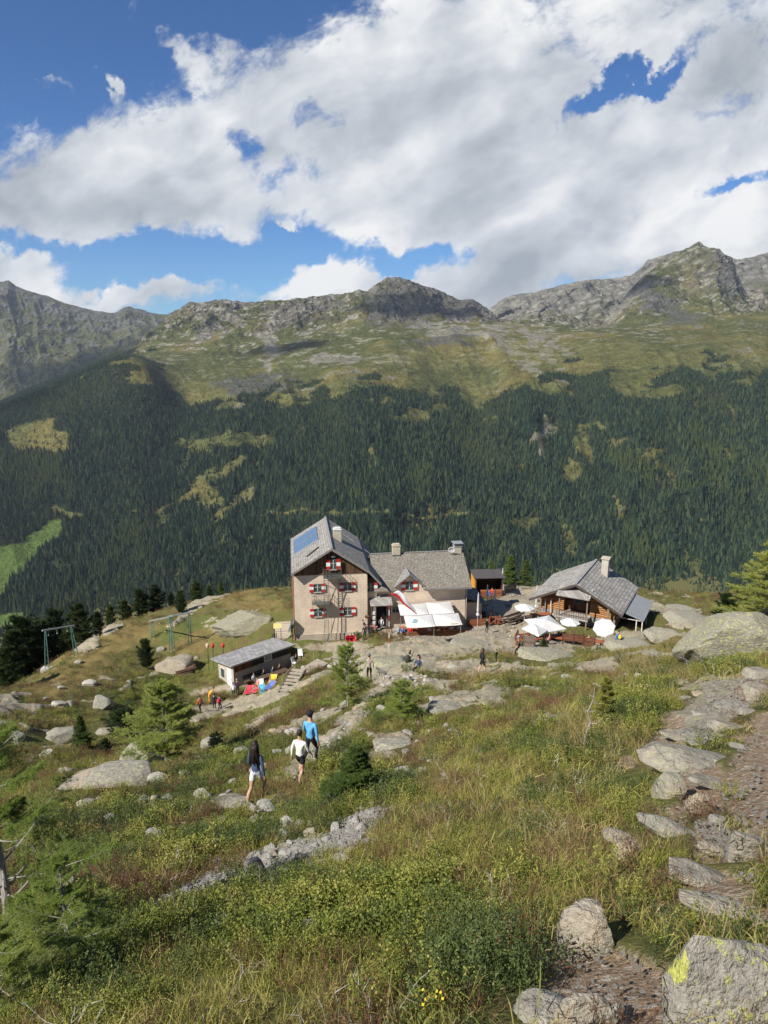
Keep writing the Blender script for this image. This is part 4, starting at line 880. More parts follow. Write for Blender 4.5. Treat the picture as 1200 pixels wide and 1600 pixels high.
def tree_meshes(kind, h, seed, dens=1.0, fine=1.0, bare=0.0):
    k = KINDS[kind]; r = np.random.default_rng(seed); TV = []; TF = []; V = []; F = []
    lean = r.normal(0, .02, 2) * h
    tr = [np.array([lean[0] * t * t + .01 * h * math.sin(5 * t + seed), lean[1] * t * t, h * t]) for t in np.linspace(-.03, 1, 10)]
    tube_np(TV, TF, tr, [h * (.020 * (1 - t) + .0015) for t in np.linspace(0, 1, 10)], 7)
    nb_ = int(k['n'] * dens); C = []; DD = []
    for i in range(nb_):
        t = k['base'] + (1 - k['base']) * (i + r.random()) / nb_; t = min(t, .985)
        if kind == 'pine': prof = (math.sin(math.pi * min(1, (t * .80 + .20)) ** 1.05)) ** .75 * (.62 + .55 * r.random())
        else: prof = (1 - t) ** k['prof'] * (.85 + .15 * min(1, t / .15)) + .04
        L = h * k['rad'] * prof * ((.55 + .6 * r.random()) if kind != 'wispy' else (.30 + .9 * r.random())); a = i * 2.4 + r.normal(0, .5)
        el = k['elev'] + .5 * (t - .4) + r.normal(0, .12)
        p0 = np.array([np.interp(t, np.linspace(-.03, 1, 10), [q[j] for q in tr]) for j in range(3)])
        d = np.array([math.cos(a) * math.cos(el), math.sin(a) * math.cos(el), math.sin(el)])
        pts = []
        for s in np.linspace(0, 1, 6):
            q = p0 + d * L * s; q[2] += L * ((.22 if kind != 'larch' else .12) * s * s - (.16 * s if kind != 'pine' else 0)); q += r.normal(0, .012, 3) * L * s; pts.append(q)
        tube_np(TV, TF, pts, [h * .0050 * prof ** .5 * (1 - s * .85) for s in np.linspace(0, 1, 6)], 3)
        if r.random() < bare: continue
        pts = np.array(pts); side = np.cross(d, [0, 0, 1]); side /= np.linalg.norm(side)
        for j in range(int(k['sub'] * fine) * 2):
            s = .22 + .78 * r.random(); b0 = np.array([np.interp(s, np.linspace(0, 1, 6), pts[:, q]) for q in range(3)])
            sd = side * (1 if j % 2 else -1) * (.7 + .4 * r.random()) + d * .7 + np.array([0, 0, r.normal(-.05 if kind != 'pine' else .25, .25)]); sl_ = L * .38 * (1.15 - s) * (.5 + .7 * r.random()) + .02 * h
            m_ = max(2, int(4 * fine * (sl_ / (.1 * h)) ** .5)); f = (np.arange(m_) + r.random(m_)) / m_
            C.append(b0 + sd * sl_ * f[:, None]); DD.append(np.repeat((sd * .7)[None], m_, 0))
            if fine > 1.2: tris(TV, TF, b0[None], sd[None], np.array([sl_]) * 1.0, h * .0008, r)
        C.append(pts[2:]); DD.append(np.repeat(d[None], len(pts) - 2, 0))
    C = np.concatenate(C); DD = np.concatenate(DD); n = k['tuft']
    C = np.repeat(C, n, 0) + r.normal(0, .006 * h / fine, (len(C) * n, 3)); DD = np.repeat(DD, n, 0) + r.normal(0, .85, (len(DD) * n, 3)) + [0, 0, .25]
    LL = h * k['tl'] / fine ** .9 * (.5 + .8 * r.random(len(C)))
    tris(V, F, C, DD, LL, LL * k['w'] * (1 if fine < 2.2 else .7), r)
    tm = vf_mesh('trunk', TV, TF, mat('bark_pale' if kind in ('larch', 'wispy') else 'bark', color=(.26, .235, .205) if kind in ('larch', 'wispy') else (.13, .10, .075)))
    cm = vf_mesh('crown', V, F, leaf_mat(kind + '_needles', k['cols'], .2, .5))
    return tm, cm
def place_tree(name, meshes, px, top, base, D, label, group=None, cat='tree', h0=1.0, snap=True, widen=1.0):
    b = at(px, base, D); gz = on_ground(b.x, b.y) if snap else b.z; topp = at(px, top, D * .995); h = (topp.z - gz) * 1.0
    e = empty(name, (b.x, b.y, gz - .03), RNG.random() * 6.28); s = h / h0; e.scale = (s * widen, s * widen, s)
    link('trunk', meshes[0], parent=e); link('crown', meshes[1], parent=e)
    tag(e, label, cat, group); return e
def build_trees():
    H0 = 10.0
    pine = [tree_meshes('pine', H0, 61 + i, 1.2, 1.35) for i in range(3)]; spr = [tree_meshes('spruce', H0, 71 + i, 1.1, 1.1) for i in range(3)]; lar = [tree_meshes('larch', H0, 81 + i) for i in range(2)]
    G = 'dark pines along the left shoulder'
    L = [(14,1008,1090,72,'dark pine at the left picture edge, in front of all the others',1.2),(44,962,1030,96,'broad pine second from the left edge',1.25),(72,968,1030,100,'mid green pine between the left edge and the left lift pylon',1.1),(92,950,1020,104,'bushy dark pine right behind the left lift pylon',1.2),(128,938,1010,98,'tallest pine of the left cluster',1.15),(156,955,1005,95,'pine at the right end of the left cluster',1.1),(172,948,960,112,'pine partly hidden at the top of the left shoulder',1.1),(196,938,960,112,'short round pine before the three crowded dark pines',1.25),(222,920,955,115,'first of the crowded dark pines on the left shoulder',1.25),(245,914,955,117,'wide nearly black pine in the middle of the shoulder group',1.35),(268,926,955,113,'low pine leaning right in the shoulder group',1.2),
         (284,922,966,104,'dark pine standing in front of the pale ledge',1.1),(308,908,935,118,'pine at the right end of the shoulder group',1.2),(112,975,1030,99,'shaded pine low in the left cluster',1.3),(26,985,1050,92,'olive pine close to the left picture edge',1.2),(328,916,935,121,'last dark pine right of the shoulder group, half sunk',1.1)]
    for i, (px, t, b, D, lab, wd) in enumerate(L): place_tree('pine_tree', pine[i % 3], px, t, b, D, lab, G, h0=H0, widen=wd)
    for i, (px, t, b, D, lab) in enumerate([(345,908,930,122,'pointed light spruce left of the house, farther left one'),(386,914,930,122,'pointed light spruce left of the house, nearer to it'),(372,920,930,121,'tiny spruce between the two pointed light ones'),
        (797,868,892,121,'dark spruce above the path between the two houses'),(822,876,892,121,'rounder spruce right of the dark one between the two houses'),(768,878,895,120,'yellowish spruce just right of the satellite dish')]):
        place_tree('spruce_tree', spr[i % 3], px, t, b, D, lab, h0=H0, widen=1.15)
    place_tree('pine_tree', pine[0], 229, 998, 1040, 80, 'small dark pine right of the dry meadow, left of the middle lift pylon', h0=H0, widen=1.2)
    place_tree('spruce_tree', spr[0], 131, 1112, 1185, 47, 'dark young spruce on the left slope behind larch branches', h0=H0, widen=1.1)
    place_tree('dwarf_pine', pine[1], 196, 1104, 1150, 55, 'squat dark dwarf pine left of the big young larch', h0=H0, cat='shrub', widen=2.3)
    place_tree('dwarf_pine', pine[2], 168, 1150, 1200, 46, 'light green dwarf pine above the joined pale boulders', h0=H0, cat='shrub', widen=1.7)
    place_tree('larch_tree', tree_meshes('wispy', H0, 88, 1.9, 1.7), 262, 1052, 1205, 34, 'big feathery young larch in the left middle of the slope', h0=H0, widen=1.25)
    place_tree('larch_tree', tree_meshes('wispy', H0, 89, 1.5, 1.6), 543, 1004, 1078, 35, 'slim feathery young larch in front of the house steps', h0=H0, widen=.85)
    place_tree('larch_tree', tree_meshes('wispy', H0, 90, 1.5, 1.7), 626, 1056, 1142, 26, 'bushy feathery young larch in the centre of the slope', h0=H0, widen=1.25)
    place_tree('dwarf_spruce', tree_meshes('spruce', H0, 91, 1.7, 2.0), 556, 1158, 1248, 14.0, 'sprawling bright green dwarf spruce right of the hikers', h0=H0, cat='shrub', widen=2.0)
    place_tree('pine_tree', tree_meshes('youngpine', H0, 92, .9, 2.0), 940, 1045, 1160, 13.0, 'young yellowish pine beside the bare snag', h0=H0, widen=1.35)
    place_tree('larch_tree', tree_meshes('larch', H0, 93, 1.6, 1.6), 1192, 826, 1010, 44, 'tall larch cut by the right picture edge behind the huge boulder', h0=H0, widen=1.6)
    place_tree('pine_tree', pine[2], 1133, 925, 990, 62, 'dark round pine behind the huge lichen boulder', h0=H0, widen=1.6)
    place_tree('dwarf_pine', pine[0], 850, 1000, 1004, 61, 'tiny pine at the terrace edge of the wooden hut', h0=H0, cat='shrub', widen=1.4)
    place_tree('larch_tree', tree_meshes('wispy', H0, 94, 1.15, 2.6, .30), 20, 1090, 1490, 6.2, 'foreground larch with bare grey trunk at the left picture edge', h0=H0, widen=1.05)
    place_tree('larch_tree', tree_meshes('wispy', H0, 95, 1.2, 2.6), 122, 1290, 1590, 4.6, 'young bright green larch in the lower left corner', h0=H0, widen=1.15)
    place_tree('larch_tree', tree_meshes('wispy', H0, 97, 1.2, 2.6), 10, 1400, 1640, 4.0, 'low larch cut by the bottom left corner', h0=H0, widen=1.3)
    place_tree('larch_tree', tree_meshes('wispy', H0, 96, 1.2, 1.7), 340, 1140, 1190, 36, 'small pale larch between the big larch and the hikers', h0=H0, widen=1.6)
    # bare snag
    V = []; F = []; r = np.random.default_rng(5); b = ray_ground(912, 1168); D = b.y * CP - b.z * SP; s = D / FPX
    pts = [np.array([0, 0, -.02]), np.array([2, 0, 22]) * s, np.array([8, 0, 45]) * s, np.array([2, 0, 62]) * s, np.array([9, 0, 82]) * s, np.array([10, 0, 104]) * s]
    tube_np(V, F, pts, [.022, .020, .017, .014, .010, .004], 7)
    for (i, dx, dz, l) in [(2, 1, .3, 16), (3, 1, -.2, 12), (3, -1, .5, 8), (4, 1, -.5, 14), (4, -1, .3, 9), (1, 1, .1, 14), (5, 1, -.4, 12), (2, -1, .5, 9)]:
        d = np.array([dx, r.normal(0, .5), dz]); d /= np.linalg.norm(d); q = pts[i] + np.array([0, 0, r.normal(0, 3) * s])
        tube_np(V, F, [q, q + d * l * s * .6, q + (d + [0, 0, .3]) * l * s], [.010, .007, .003], 4)
    o = link('dead_snag', vf_mesh('snag', V, F, mat('dead_wood', color=(.27, .24, .20)))); o.location = b; tag(o, 'bare grey crooked snag with stubby twigs', 'dead tree')
# ------------------------------------------------------------------ mesh builder for made things
class MB:
    def __init__(s): s.bm = bmesh.new()
    def box(s, c, d, rz=0.0, rx=0.0, ry=0.0):
        M = Matrix.Translation(c) @ Matrix.Rotation(rz, 4, 'Z') @ Matrix.Rotation(rx, 4, 'X') @ Matrix.Rotation(ry, 4, 'Y') @ Matrix.Diagonal((*d, 1))
        bmesh.ops.create_cube(s.bm, size=1, matrix=M); return s
    def bb(s, x0, x1, y0, y1, z0, z1): return s.box(((x0 + x1) / 2, (y0 + y1) / 2, (z0 + z1) / 2), (x1 - x0, y1 - y0, z1 - z0))
    def beam(s, a, b, w, h):
        a, b = Vector(a), Vector(b); d = b - a; q = d.to_track_quat('Y', 'Z')
        M = Matrix.Translation((a + b) / 2) @ q.to_matrix().to_4x4() @ Matrix.Diagonal((w, d.length, h, 1))
        bmesh.ops.create_cube(s.bm, size=1, matrix=M); return s
    def slab(s, pts, th, n=None):
        pts = [Vector(p) for p in pts]; nn = n or (pts[1] - pts[0]).cross(pts[-1] - pts[0]).normalized()
        a = [s.bm.verts.new(p) for p in pts]; b = [s.bm.verts.new(p - nn * th) for p in pts]
        s.bm.faces.new(a); s.bm.faces.new(b[::-1])
        for i in range(len(pts)):
            j = (i + 1) % len(pts); s.bm.faces.new((a[j], a[i], b[i], b[j]))
        return s
    def face(s, pts): s.bm.faces.new([s.bm.verts.new(p) for p in pts]); return s
    def tube(s, pts, r, n=8, cap=True):
        pts = [Vector(p) for p in pts]; rings = []; rr = r if isinstance(r, (list, tuple)) else [r] * len(pts)
        for i, p in enumerate(pts):
            d = (pts[min(i + 1, len(pts) - 1)] - pts[max(i - 1, 0)]).normalized(); u = d.orthogonal().normalized() if i == 0 else (U - d * U.dot(d)).normalized(); U = u; v = d.cross(u)
            rings.append([s.bm.verts.new(p + (u * math.cos(t) + v * math.sin(t)) * rr[i]) for t in [k * 2 * math.pi / n for k in range(n)]])
        for a, b in zip(rings, rings[1:]):
            for k in range(n): s.bm.faces.new((a[k], a[(k + 1) % n], b[(k + 1) % n], b[k]))
        if cap: s.bm.faces.new(rings[0][::-1]); s.bm.faces.new(rings[-1])
        return s
    def lathe(s, prof, n=16, M=None):
        M = M or Matrix.Identity(4); rings = []
        for r, z in prof: rings.append([s.bm.verts.new(M @ Vector((r * math.cos(t), r * math.sin(t), z))) for t in [k * 2 * math.pi / n for k in range(n)]])
        for a, b in zip(rings, rings[1:]):
            for k in range(n): s.bm.faces.new((a[k], a[(k + 1) % n], b[(k + 1) % n], b[k]))
        return s
    def ball(s, c, r, sub=2):
        M = Matrix.Translation(c) @ (Matrix.Diagonal((*r, 1)) if isinstance(r, (tuple, list)) else Matrix.Scale(r, 4)); bmesh.ops.create_icosphere(s.bm, subdivisions=sub, radius=1, matrix=M); return s
    def build(s, name, m, parent=None, smooth=False):
        bmesh.ops.recalc_face_normals(s.bm, faces=s.bm.faces)
        me = bpy.data.meshes.new(name); s.bm.to_mesh(me); s.bm.free()
        if smooth: me.polygons.foreach_set('use_smooth', [True] * len(me.polygons))
        return link(name, me, m, parent)
def plain(name, c, rough=.7, metal=0.0): return mat(name, None, c, rough, metal)
def m_plaster(name, c, brick=True):
    def f(nb, b):
        P = nb.obj; n1 = nb.noise(P, .7, 5, .6); n2 = nb.noise(P, 9, 5, .7)
        cc = nb.mix(nb.ss(n1, .35, .7), tuple(x * .86 for x in c), tuple(x * 1.1 for x in c)); cc = nb.mix(nb.m('MULTIPLY', nb.ss(n2, .45, .75), .35), cc, tuple(x * .62 for x in c))
        x, y, z = nb.sep(P); h = n2
        if brick:
            bt = nb.node('ShaderNodeTexBrick'); nb.put(bt.inputs['Vector'], nb.comb(nb.m('ADD', x, y), z, 0.0)); bt.inputs['Scale'].default_value = 1
            bt.inputs['Brick Width'].default_value = .62; bt.inputs['Row Height'].default_value = .30; bt.inputs['Mortar Size'].default_value = .018
            cc = nb.mix(nb.m('MULTIPLY', bt.outputs['Fac'], .35), cc, tuple(x_ * .62 for x_ in c)); h = nb.m('SUBTRACT', n2, bt.outputs['Fac'])
        # rising damp and grey weathering just above the ground
        low = nb.ss(nb.m('ADD', z, nb.m('MULTIPLY', n1, 1.6)), .6, 2.2); cc = nb.mix(nb.m('SUBTRACT', .45, nb.m('MULTIPLY', low, .45)), cc, (.40, .37, .33))
        nb.put(b.inputs['Base Color'], cc); b.inputs['Roughness'].default_value = .95; nb.put(b.inputs['Normal'], nb.bump(h, .5, .02))
    return mat(name, f)
def m_shingle(name, axis, slope, c0, c1, w=.16, h=.24, moss=.0):
    """wooden shingle courses; axis: local direction of the eaves"""
    def f(nb, b):
        P = nb.obj; x, y, z = nb.sep(P); u = x if axis == 'X' else y
        v = nb.m('MULTIPLY', z, 1 / math.sin(slope))
        q = nb.comb(nb.m('ADD', u, nb.m('MULTIPLY', nb.noise(P, 3, 2), .05)), nb.m('ADD', v, nb.m('MULTIPLY', nb.noise(P, 2, 2, .5), .08)), 0.0)
        bt = nb.node('ShaderNodeTexBrick'); nb.put(bt.inputs['Vector'], q); bt.inputs['Scale'].default_value = 1; bt.inputs['Brick Width'].default_value = w; bt.inputs['Row Height'].default_value = h
        bt.inputs['Mortar Size'].default_value = .014; bt.inputs['Mortar Smooth'].default_value = .3; bt.inputs['Bias'].default_value = 0
        nb.put(bt.inputs['Color1'], (.0, .0, .0)); nb.put(bt.inputs['Color2'], (1., 1., 1.)); nb.put(bt.inputs['Mortar'], (.0, .0, .0))
        n1 = nb.noise(P, .6, 5, .6); n2 = nb.noise(P, 14, 4, .7)
        f1 = nb.m('ADD', nb.m('MULTIPLY', nb.sep(bt.outputs['Color'])[0], .55), nb.m('MULTIPLY', nb.m('ADD', n1, n2), .35))
        cc = nb.ramp(f1, [(.15, c0), (.6, tuple((a + b_) / 2 for a, b_ in zip(c0, c1))), (.95, c1)])
        cc = nb.mix(nb.m('MULTIPLY', nb.ss(n1, .45, .7), moss), cc, (.16, .13, .085))
        cc = nb.mix(bt.outputs['Fac'], cc, tuple(x_ * .35 for x_ in c0))
        step = nb.m('FRACT', nb.m('DIVIDE', v, h))
        nb.put(b.inputs['Base Color'], cc); b.inputs['Roughness'].default_value = .9; b.inputs['Specular IOR Level'].default_value = .2
        nb.put(b.inputs['Normal'], nb.bump(nb.m('SUBTRACT', nb.m('ADD', n2, nb.m('MULTIPLY', nb.sep(bt.outputs['Color'])[0], .6)), nb.m('MULTIPLY', step, .8)), .8, .03))
    return mat(name, f)
def m_boards(name, c0, c1, w=.18, axis='X', vert=True):
    def f(nb, b):
        P = nb.obj; x, y, z = nb.sep(P); u = nb.m('ADD', x, nb.m('MULTIPLY', y, .97)) if axis == 'X' else y
        if not vert: u = z
        k = nb.m('FLOOR', nb.m('DIVIDE', u, w)); fr = nb.m('FRACT', nb.m('DIVIDE', u, w))
        wn = nb.node('ShaderNodeTexWhiteNoise', noise_dimensions='1D'); nb.put(wn.inputs['W'], k)
        g = nb.noise(nb.vm('MULTIPLY', P, (9, 9, 1.2) if vert else (1.2, 1.2, 9)), 1.2, 5, .7)
        cc = nb.mix(nb.m('ADD', nb.m('MULTIPLY', wn.outputs[0], .6), nb.m('MULTIPLY', g, .4)), c0, c1)
        gap = nb.m('LESS_THAN', fr, .09); cc = nb.mix(gap, cc, tuple(x_ * .2 for x_ in c0))
        nb.put(b.inputs['Base Color'], cc); b.inputs['Roughness'].default_value = .75; nb.put(b.inputs['Normal'], nb.bump(nb.m('SUBTRACT', g, gap), .5, .02))
    return mat(name, f)
def m_stones(nb, b):
    P = nb.obj; v = nb.voro(P, 2.6, 'DISTANCE_TO_EDGE'); vc = nb.sep(nb.voro(P, 2.6, 'F1', 1))[0]; n = nb.noise(P, 9, 5, .65)
    c = nb.ramp(nb.m('ADD', nb.m('MULTIPLY', vc, .6), nb.m('MULTIPLY', n, .4)), [(.2, (.20, .19, .16)), (.5, (.33, .31, .27)), (.85, (.48, .46, .41))])
    c = nb.mix(nb.ss(v, .0, .06), (.09, .085, .07), c); nb.put(b.inputs['Base Color'], c); b.inputs['Roughness'].default_value = .95
    nb.put(b.inputs['Normal'], nb.bump(nb.m('ADD', nb.ss(v, 0, .12), nb.m('MULTIPLY', n, .4)), .9, .06))
def m_logs(nb, b):
    P = nb.obj; x, y, z = nb.sep(P); k = nb.m('FLOOR', nb.m('DIVIDE', z, .21)); fr = nb.m('FRACT', nb.m('DIVIDE', z, .21))
    wn = nb.node('ShaderNodeTexWhiteNoise', noise_dimensions='1D'); nb.put(wn.inputs['W'], k); g = nb.noise(nb.vm('MULTIPLY', P, (1.5, 1.5, 14)), 1.6, 5, .7)
    c = nb.ramp(nb.m('ADD', nb.m('MULTIPLY', wn.outputs[0], .35), nb.m('MULTIPLY', g, .75)), [(.25, (.10, .042, .016)), (.5, (.29, .125, .045)), (.8, (.46, .24, .095))])
    gap = nb.m('LESS_THAN', fr, .12); c = nb.mix(gap, c, (.035, .018, .01)); nb.put(b.inputs['Base Color'], c)
    rnd = nb.m('SINE', nb.m('MULTIPLY', fr, math.pi)); nb.put(b.inputs['Normal'], nb.bump(nb.m('ADD', rnd, nb.m('MULTIPLY', g, .3)), .9, .06))
def m_solar(nb, b):
    P = nb.obj; x, y, z = nb.sep(P); l = nb.m('LESS_THAN', nb.m('FRACT', nb.m('DIVIDE', nb.m('ADD', y, 0), .34)), .26)
    c = nb.mix(l, (.12, .19, .28), (.010, .035, .09)); nb.put(b.inputs['Base Color'], c); b.inputs['Roughness'].default_value = .5; b.inputs['Specular IOR Level'].default_value = .2
def window(parent, x, z, w, h, y, sh=.46, frame=(.05, .10, .07), sides=(True, True), name='window', slat=True):
    """a recessed casement with two red-white-red shutters folded open on the wall; the wall faces -Y"""
    m = MB(); t = .07
    m.bb(x - w / 2, x + w / 2, y - .04, y + .04, z - h / 2, z - h / 2 + t).bb(x - w / 2, x + w / 2, y - .04, y + .04, z + h / 2 - t, z + h / 2).bb(x - w / 2, x - w / 2 + t, y - .04, y + .04, z - h / 2 + t, z + h / 2 - t).bb(x + w / 2 - t, x + w / 2, y - .04, y + .04, z - h / 2 + t, z + h / 2 - t)
    o = m.build(name, plain('window_frame_green', frame), parent)
    MB().bb(x - w / 2 + t, x + w / 2 - t, y - .012, y + .0, z - h / 2 + t, z + h / 2 - t).build('pane', mat('window_glass', None, (.05, .07, .075), .12, 0, .6), o)
    MB().bb(x - .03, x + .03, y - .05, y - .014, z - h / 2 + t, z + h / 2 - t).bb(x - w / 2 + t, x - .03, y - .04, y - .014, z + .08, z + .11).bb(x + .03, x + w / 2 - t, y - .04, y - .014, z + .08, z + .11).build('glazing_bar', plain('window_bar_white', (.62, .60, .55)), o)
    MB().bb(x - w / 2 - .04, x + w / 2 + .04, y - .13, y - .045, z - h / 2 - .08, z - h / 2).build('sill', plain('sill_stone', (.45, .42, .37)), o)
    red = m_boards('shutter_red', (.42, .022, .018), (.55, .045, .03), .11, 'X', False); wh = plain('shutter_white', (.78, .76, .72), .6)
    for s, on in ((-1, sides[0]), (1, sides[1])):
        if not on: continue
        a = x + s * (w / 2 + .03); b = a + s * sh; x0, x1 = min(a, b), max(a, b); hh = h * 1.06
        q = MB().bb(x0, x1, y - .10, y - .055, z - hh / 2, z + hh / 2).build('shutter', red, parent)
        MB().bb(x0 - .004, x1 + .004, y - .106, y - .049, z - hh * .16, z + hh * .19).build('white_band', wh, q)
    return o
def gable_roof(prof, y0, y1, th, axis='Y'):
    """prof: (x, z) points from eave to eave; extruded along Y (or X)"""
    m = MB(); P = [Vector((x, 0, z)) for x, z in prof]
    def pt(x, z, y): return Vector((x, y, z)) if axis == 'Y' else Vector((y, x, z))
    n = len(prof); top = []; bot = []
    for (x, z) in prof:
        top.append([m.bm.verts.new(pt(x, z, y0)), m.bm.verts.new(pt(x, z, y1))]); bot.append([m.bm.verts.new(pt(x, z - th, y0)), m.bm.verts.new(pt(x, z - th, y1))])
    for i in range(n - 1):
        m.bm.faces.new((top[i][0], top[i + 1][0], top[i + 1][1], top[i][1])); m.bm.faces.new((bot[i][0], bot[i][1], bot[i + 1][1], bot[i + 1][0]))
        for k in (0, 1): m.bm.faces.new((top[i][k], bot[i][k], bot[i + 1][k], top[i + 1][k]))
    for i in (0, n - 1): m.bm.faces.new((top[i][0], top[i][1], bot[i][1], bot[i][0]))
    return m
HR = R(7.5)
def HL(x, y, z): return Matrix.Translation(HO) @ Matrix.Rotation(HR, 4, 'Z') @ Vector((x, y, z))
def build_house():
    H = tag(empty('mountain_hut', HO, HR), 'big beige alpine refuge with shingle roofs and red-white shutters', 'alpine hut')
    wallm = m_plaster('plaster', (.69, .56, .425))
    # --- masonry: gable block, recessed bay, long wing, with window openings left as recess boxes
    m = MB()
    m.bb(0, 8.15, 0, 12.6, -2.0, 8.0)
    m.bb(8.15, 9.25, .62, 8, -1.5, 6.6)
    m.bb(9.25, 19.7, 1.0, 9.2, -1.5, 5.55)
    m.bb(19.7, 22.1, 2.4, 7.0, -1.0, 2.9)
    # wing end gable
    for xx in (19.55,): m.slab([(19.7, 1.0, 5.55), (19.7, 9.2, 5.55), (19.7, 5.1, 8.25)], .3, Vector((1, 0, 0)))
    m.slab([(11.55, 1.0, 5.55), (14.55, 1.0, 5.55), (14.55, 1.0, 5.9), (13.05, 1.0, 7.1), (11.55, 1.0, 5.9)], .3, Vector((0, -1, 0)))
    m.build('wall', wallm, H)
    MB().bb(8.13, 9.28, .55, .615, 6.72, 7.1).build('timber_panel', m_boards('gable_boards', (.020, .012, .008), (.20, .105, .055), .20), H)
    g = MB().slab([(.02, -.06, 8.0), (8.25, -.06, 8.0), (8.25, -.06, 8.25), (4.2, -.06, 10.95), (.02, -.06, 8.5)], .22, Vector((0, -1, 0)))
    g.build('gable_boarding', m_boards('gable_boards', (.020, .012, .008), (.20, .105, .055), .20), H)
    # --- roofs
    c0, c1 = (.16, .148, .13), (.40, .375, .33)
    main = gable_roof([(-.25, 8.52), (4.2, 11.25), (8.35, 8.42), (9.65, 6.95)], -.75, 12.9, .16)
    R1 = main.build('roof', m_shingle('shingle_main', 'Y', R(32), c0, c1, .22, .30), H)
    MB().beam((4.2, -.78, 11.29), (4.2, 12.95, 11.29), .24, .05).build('ridge_cap', plain('ridge_wood', (.26, .25, .24)), R1)
    MB().beam((6.2, 9.0, 10.05), (9.35, 9.0, 7.5), .035, .05).build('snow_guard', plain('grey_rail', (.45, .45, .44)), R1)
    for a, b in (((-.25, 8.44), (4.2, 11.17)), ((4.2, 11.17), (8.35, 8.34)), ((8.35, 8.34), (9.65, 6.87))):
        MB().beam((a[0], -.77, a[1] - .09), (b[0], -.77, b[1] - .09), .05, .20).build('bargeboard', plain('barge_wood', (.22, .20, .18)), R1)
    wing = gable_roof([(.22, 5.66), (5.1, 8.55), (9.9, 5.66)], 9.0, 11.52, .15, 'X'); zc = 5.66 + (1.3 - .22) * .5922
    for (pr, xa, xb) in (([(1.3, zc), (5.1, 8.55), (9.9, 5.66)], 11.52, 14.62), ([(.22, 5.66), (5.1, 8.55), (9.9, 5.66)], 14.62, 20.25)):
        t_ = gable_roof(pr, xa, xb, .15, 'X'); me_ = bpy.data.meshes.new('t'); t_.bm.to_mesh(me_); wing.bm.from_mesh(me_); bpy.data.meshes.remove(me_)
    R2 = wing.build('roof', m_shingle('shingle_wing', 'X', R(30.6), (.13, .115, .09), (.46, .42, .35), .12, .17, .45), H)
    MB().beam((9.0, 5.1, 8.59), (20.28, 5.1, 8.59), .22, .05).build('ridge_cap', plain('ridge_wood', (.26, .25, .24)), R2)
    MB().beam((14.8, .16, 5.52), (20.25, .16, 5.52), .10, .10).build('gutter', plain('gutter_metal', (.17, .165, .16), .5), R2)
    dorm = gable_roof([(11.25, 5.95), (13.05, 7.42), (14.85, 5.95)], .45, 3.6, .12)
    dorm.build('dormer_roof', m_shingle('shingle_dormer', 'Y', R(39), (.16, .155, .145), (.44, .425, .395), .14, .18), H)
    MB().slab([(19.75, 2.0, 3.85), (22.7, 2.0, 2.75), (22.7, 7.4, 2.75), (19.75, 7.4, 3.85)], .12).build('annex_roof', m_shingle('shingle_annex', 'Y', R(20), (.07, .07, .07), (.30, .29, .28), .5, .16), H)
    # --- chimneys
    def chimney(x0, x1, y0, y1, z0, z1, c, capm, flare=.06):
        o = MB().bb(x0, x1, y0, y1, z0, z1).build('chimney', m_plaster('chimney_plaster', c, False), H)
        MB().bb(x0 - flare, x1 + flare, y0 - flare, y1 + flare, z1, z1 + .08).bb(x0 + .08, x1 - .08, y0 + .08, y1 - .08, z1 + .08, z1 + .22).build('chimney_cap', capm, o)
        MB().bb(x0 - .05, x1 + .05, y0 - .06, y0 - .003, z0 + .1, z0 + .55).build('flashing', plain('lead', (.09, .09, .09), .5), o)
    chimney(4.75, 5.65, 4.6, 5.5, 9.6, 11.75, (.50, .45, .33), plain('cap_white', (.62, .60, .56)))
    chimney(11.7, 12.6, 4.7, 5.5, 7.9, 9.5, (.45, .40, .28), plain('cap_tan', (.48, .40, .30)))
    chimney(19.15, 20.0, 4.7, 5.5, 7.6, 9.15, (.17, .165, .16), plain('cap_grey', (.30, .30, .30)))
    o = MB().bb(18.95, 20.2, 4.5, 5.7, 9.55, 9.62).bb(19.2, 19.24, 4.8, 4.84, 9.3, 9.56).bb(19.92, 19.96, 5.36, 5.4, 9.3, 9.56).bb(19.2, 19.24, 5.36, 5.4, 9.3, 9.56).bb(19.92, 19.96, 4.8, 4.84, 9.3, 9.56).build('chimney_hood', plain('hood_metal', (.40, .41, .42), .4, .5), H)
    M = Matrix.Translation((18.75, 4.35, 8.95)) @ Matrix.Rotation(R(112), 4, 'X') @ Matrix.Rotation(R(-8), 4, 'Y')
    o = MB().lathe([(.0, .0), (.2, .012), (.38, .05), (.46, .085), (.46, .10), (.37, .07), (.2, .03), (0, .018)], 24, M).build('satellite_dish', plain('dish_white', (.80, .80, .78), .4), H, True)
    MB().tube([(18.75, 4.6, 8.2), (18.75, 4.5, 8.95)], .03).tube([(18.75, 4.3, 8.6), (18.8, 3.85, 8.95)], .012).build('dish_arm', plain('grey_metal', (.35, .36, .37), .4, .6), o)
    # --- solar collector on the left roof slope
    def rz(x): return 11.25 - (4.2 - x) * .6135
    for (ya, yb) in ((5.0, 7.9), (7.97, 10.9)):
        m = MB().slab([(.15, ya, rz(.15) + .13), (2.95, ya, rz(2.95) + .13), (2.95, yb, rz(2.95) + .13), (.15, yb, rz(.15) + .13)], .10)
        m.build('solar_panel', mat('solar', m_solar), H)
    m = MB()
    for y_ in (4.96, 7.935, 10.94): m.beam((.12, y_, rz(.12) + .10), (2.98, y_, rz(2.98) + .10), .06, .16)
    m.beam((.10, 4.96, rz(.1) + .08), (.10, 10.9, rz(.1) + .08), .06, .12).build('solar_frame', plain('alu', (.55, .57, .6), .4, .6), H)
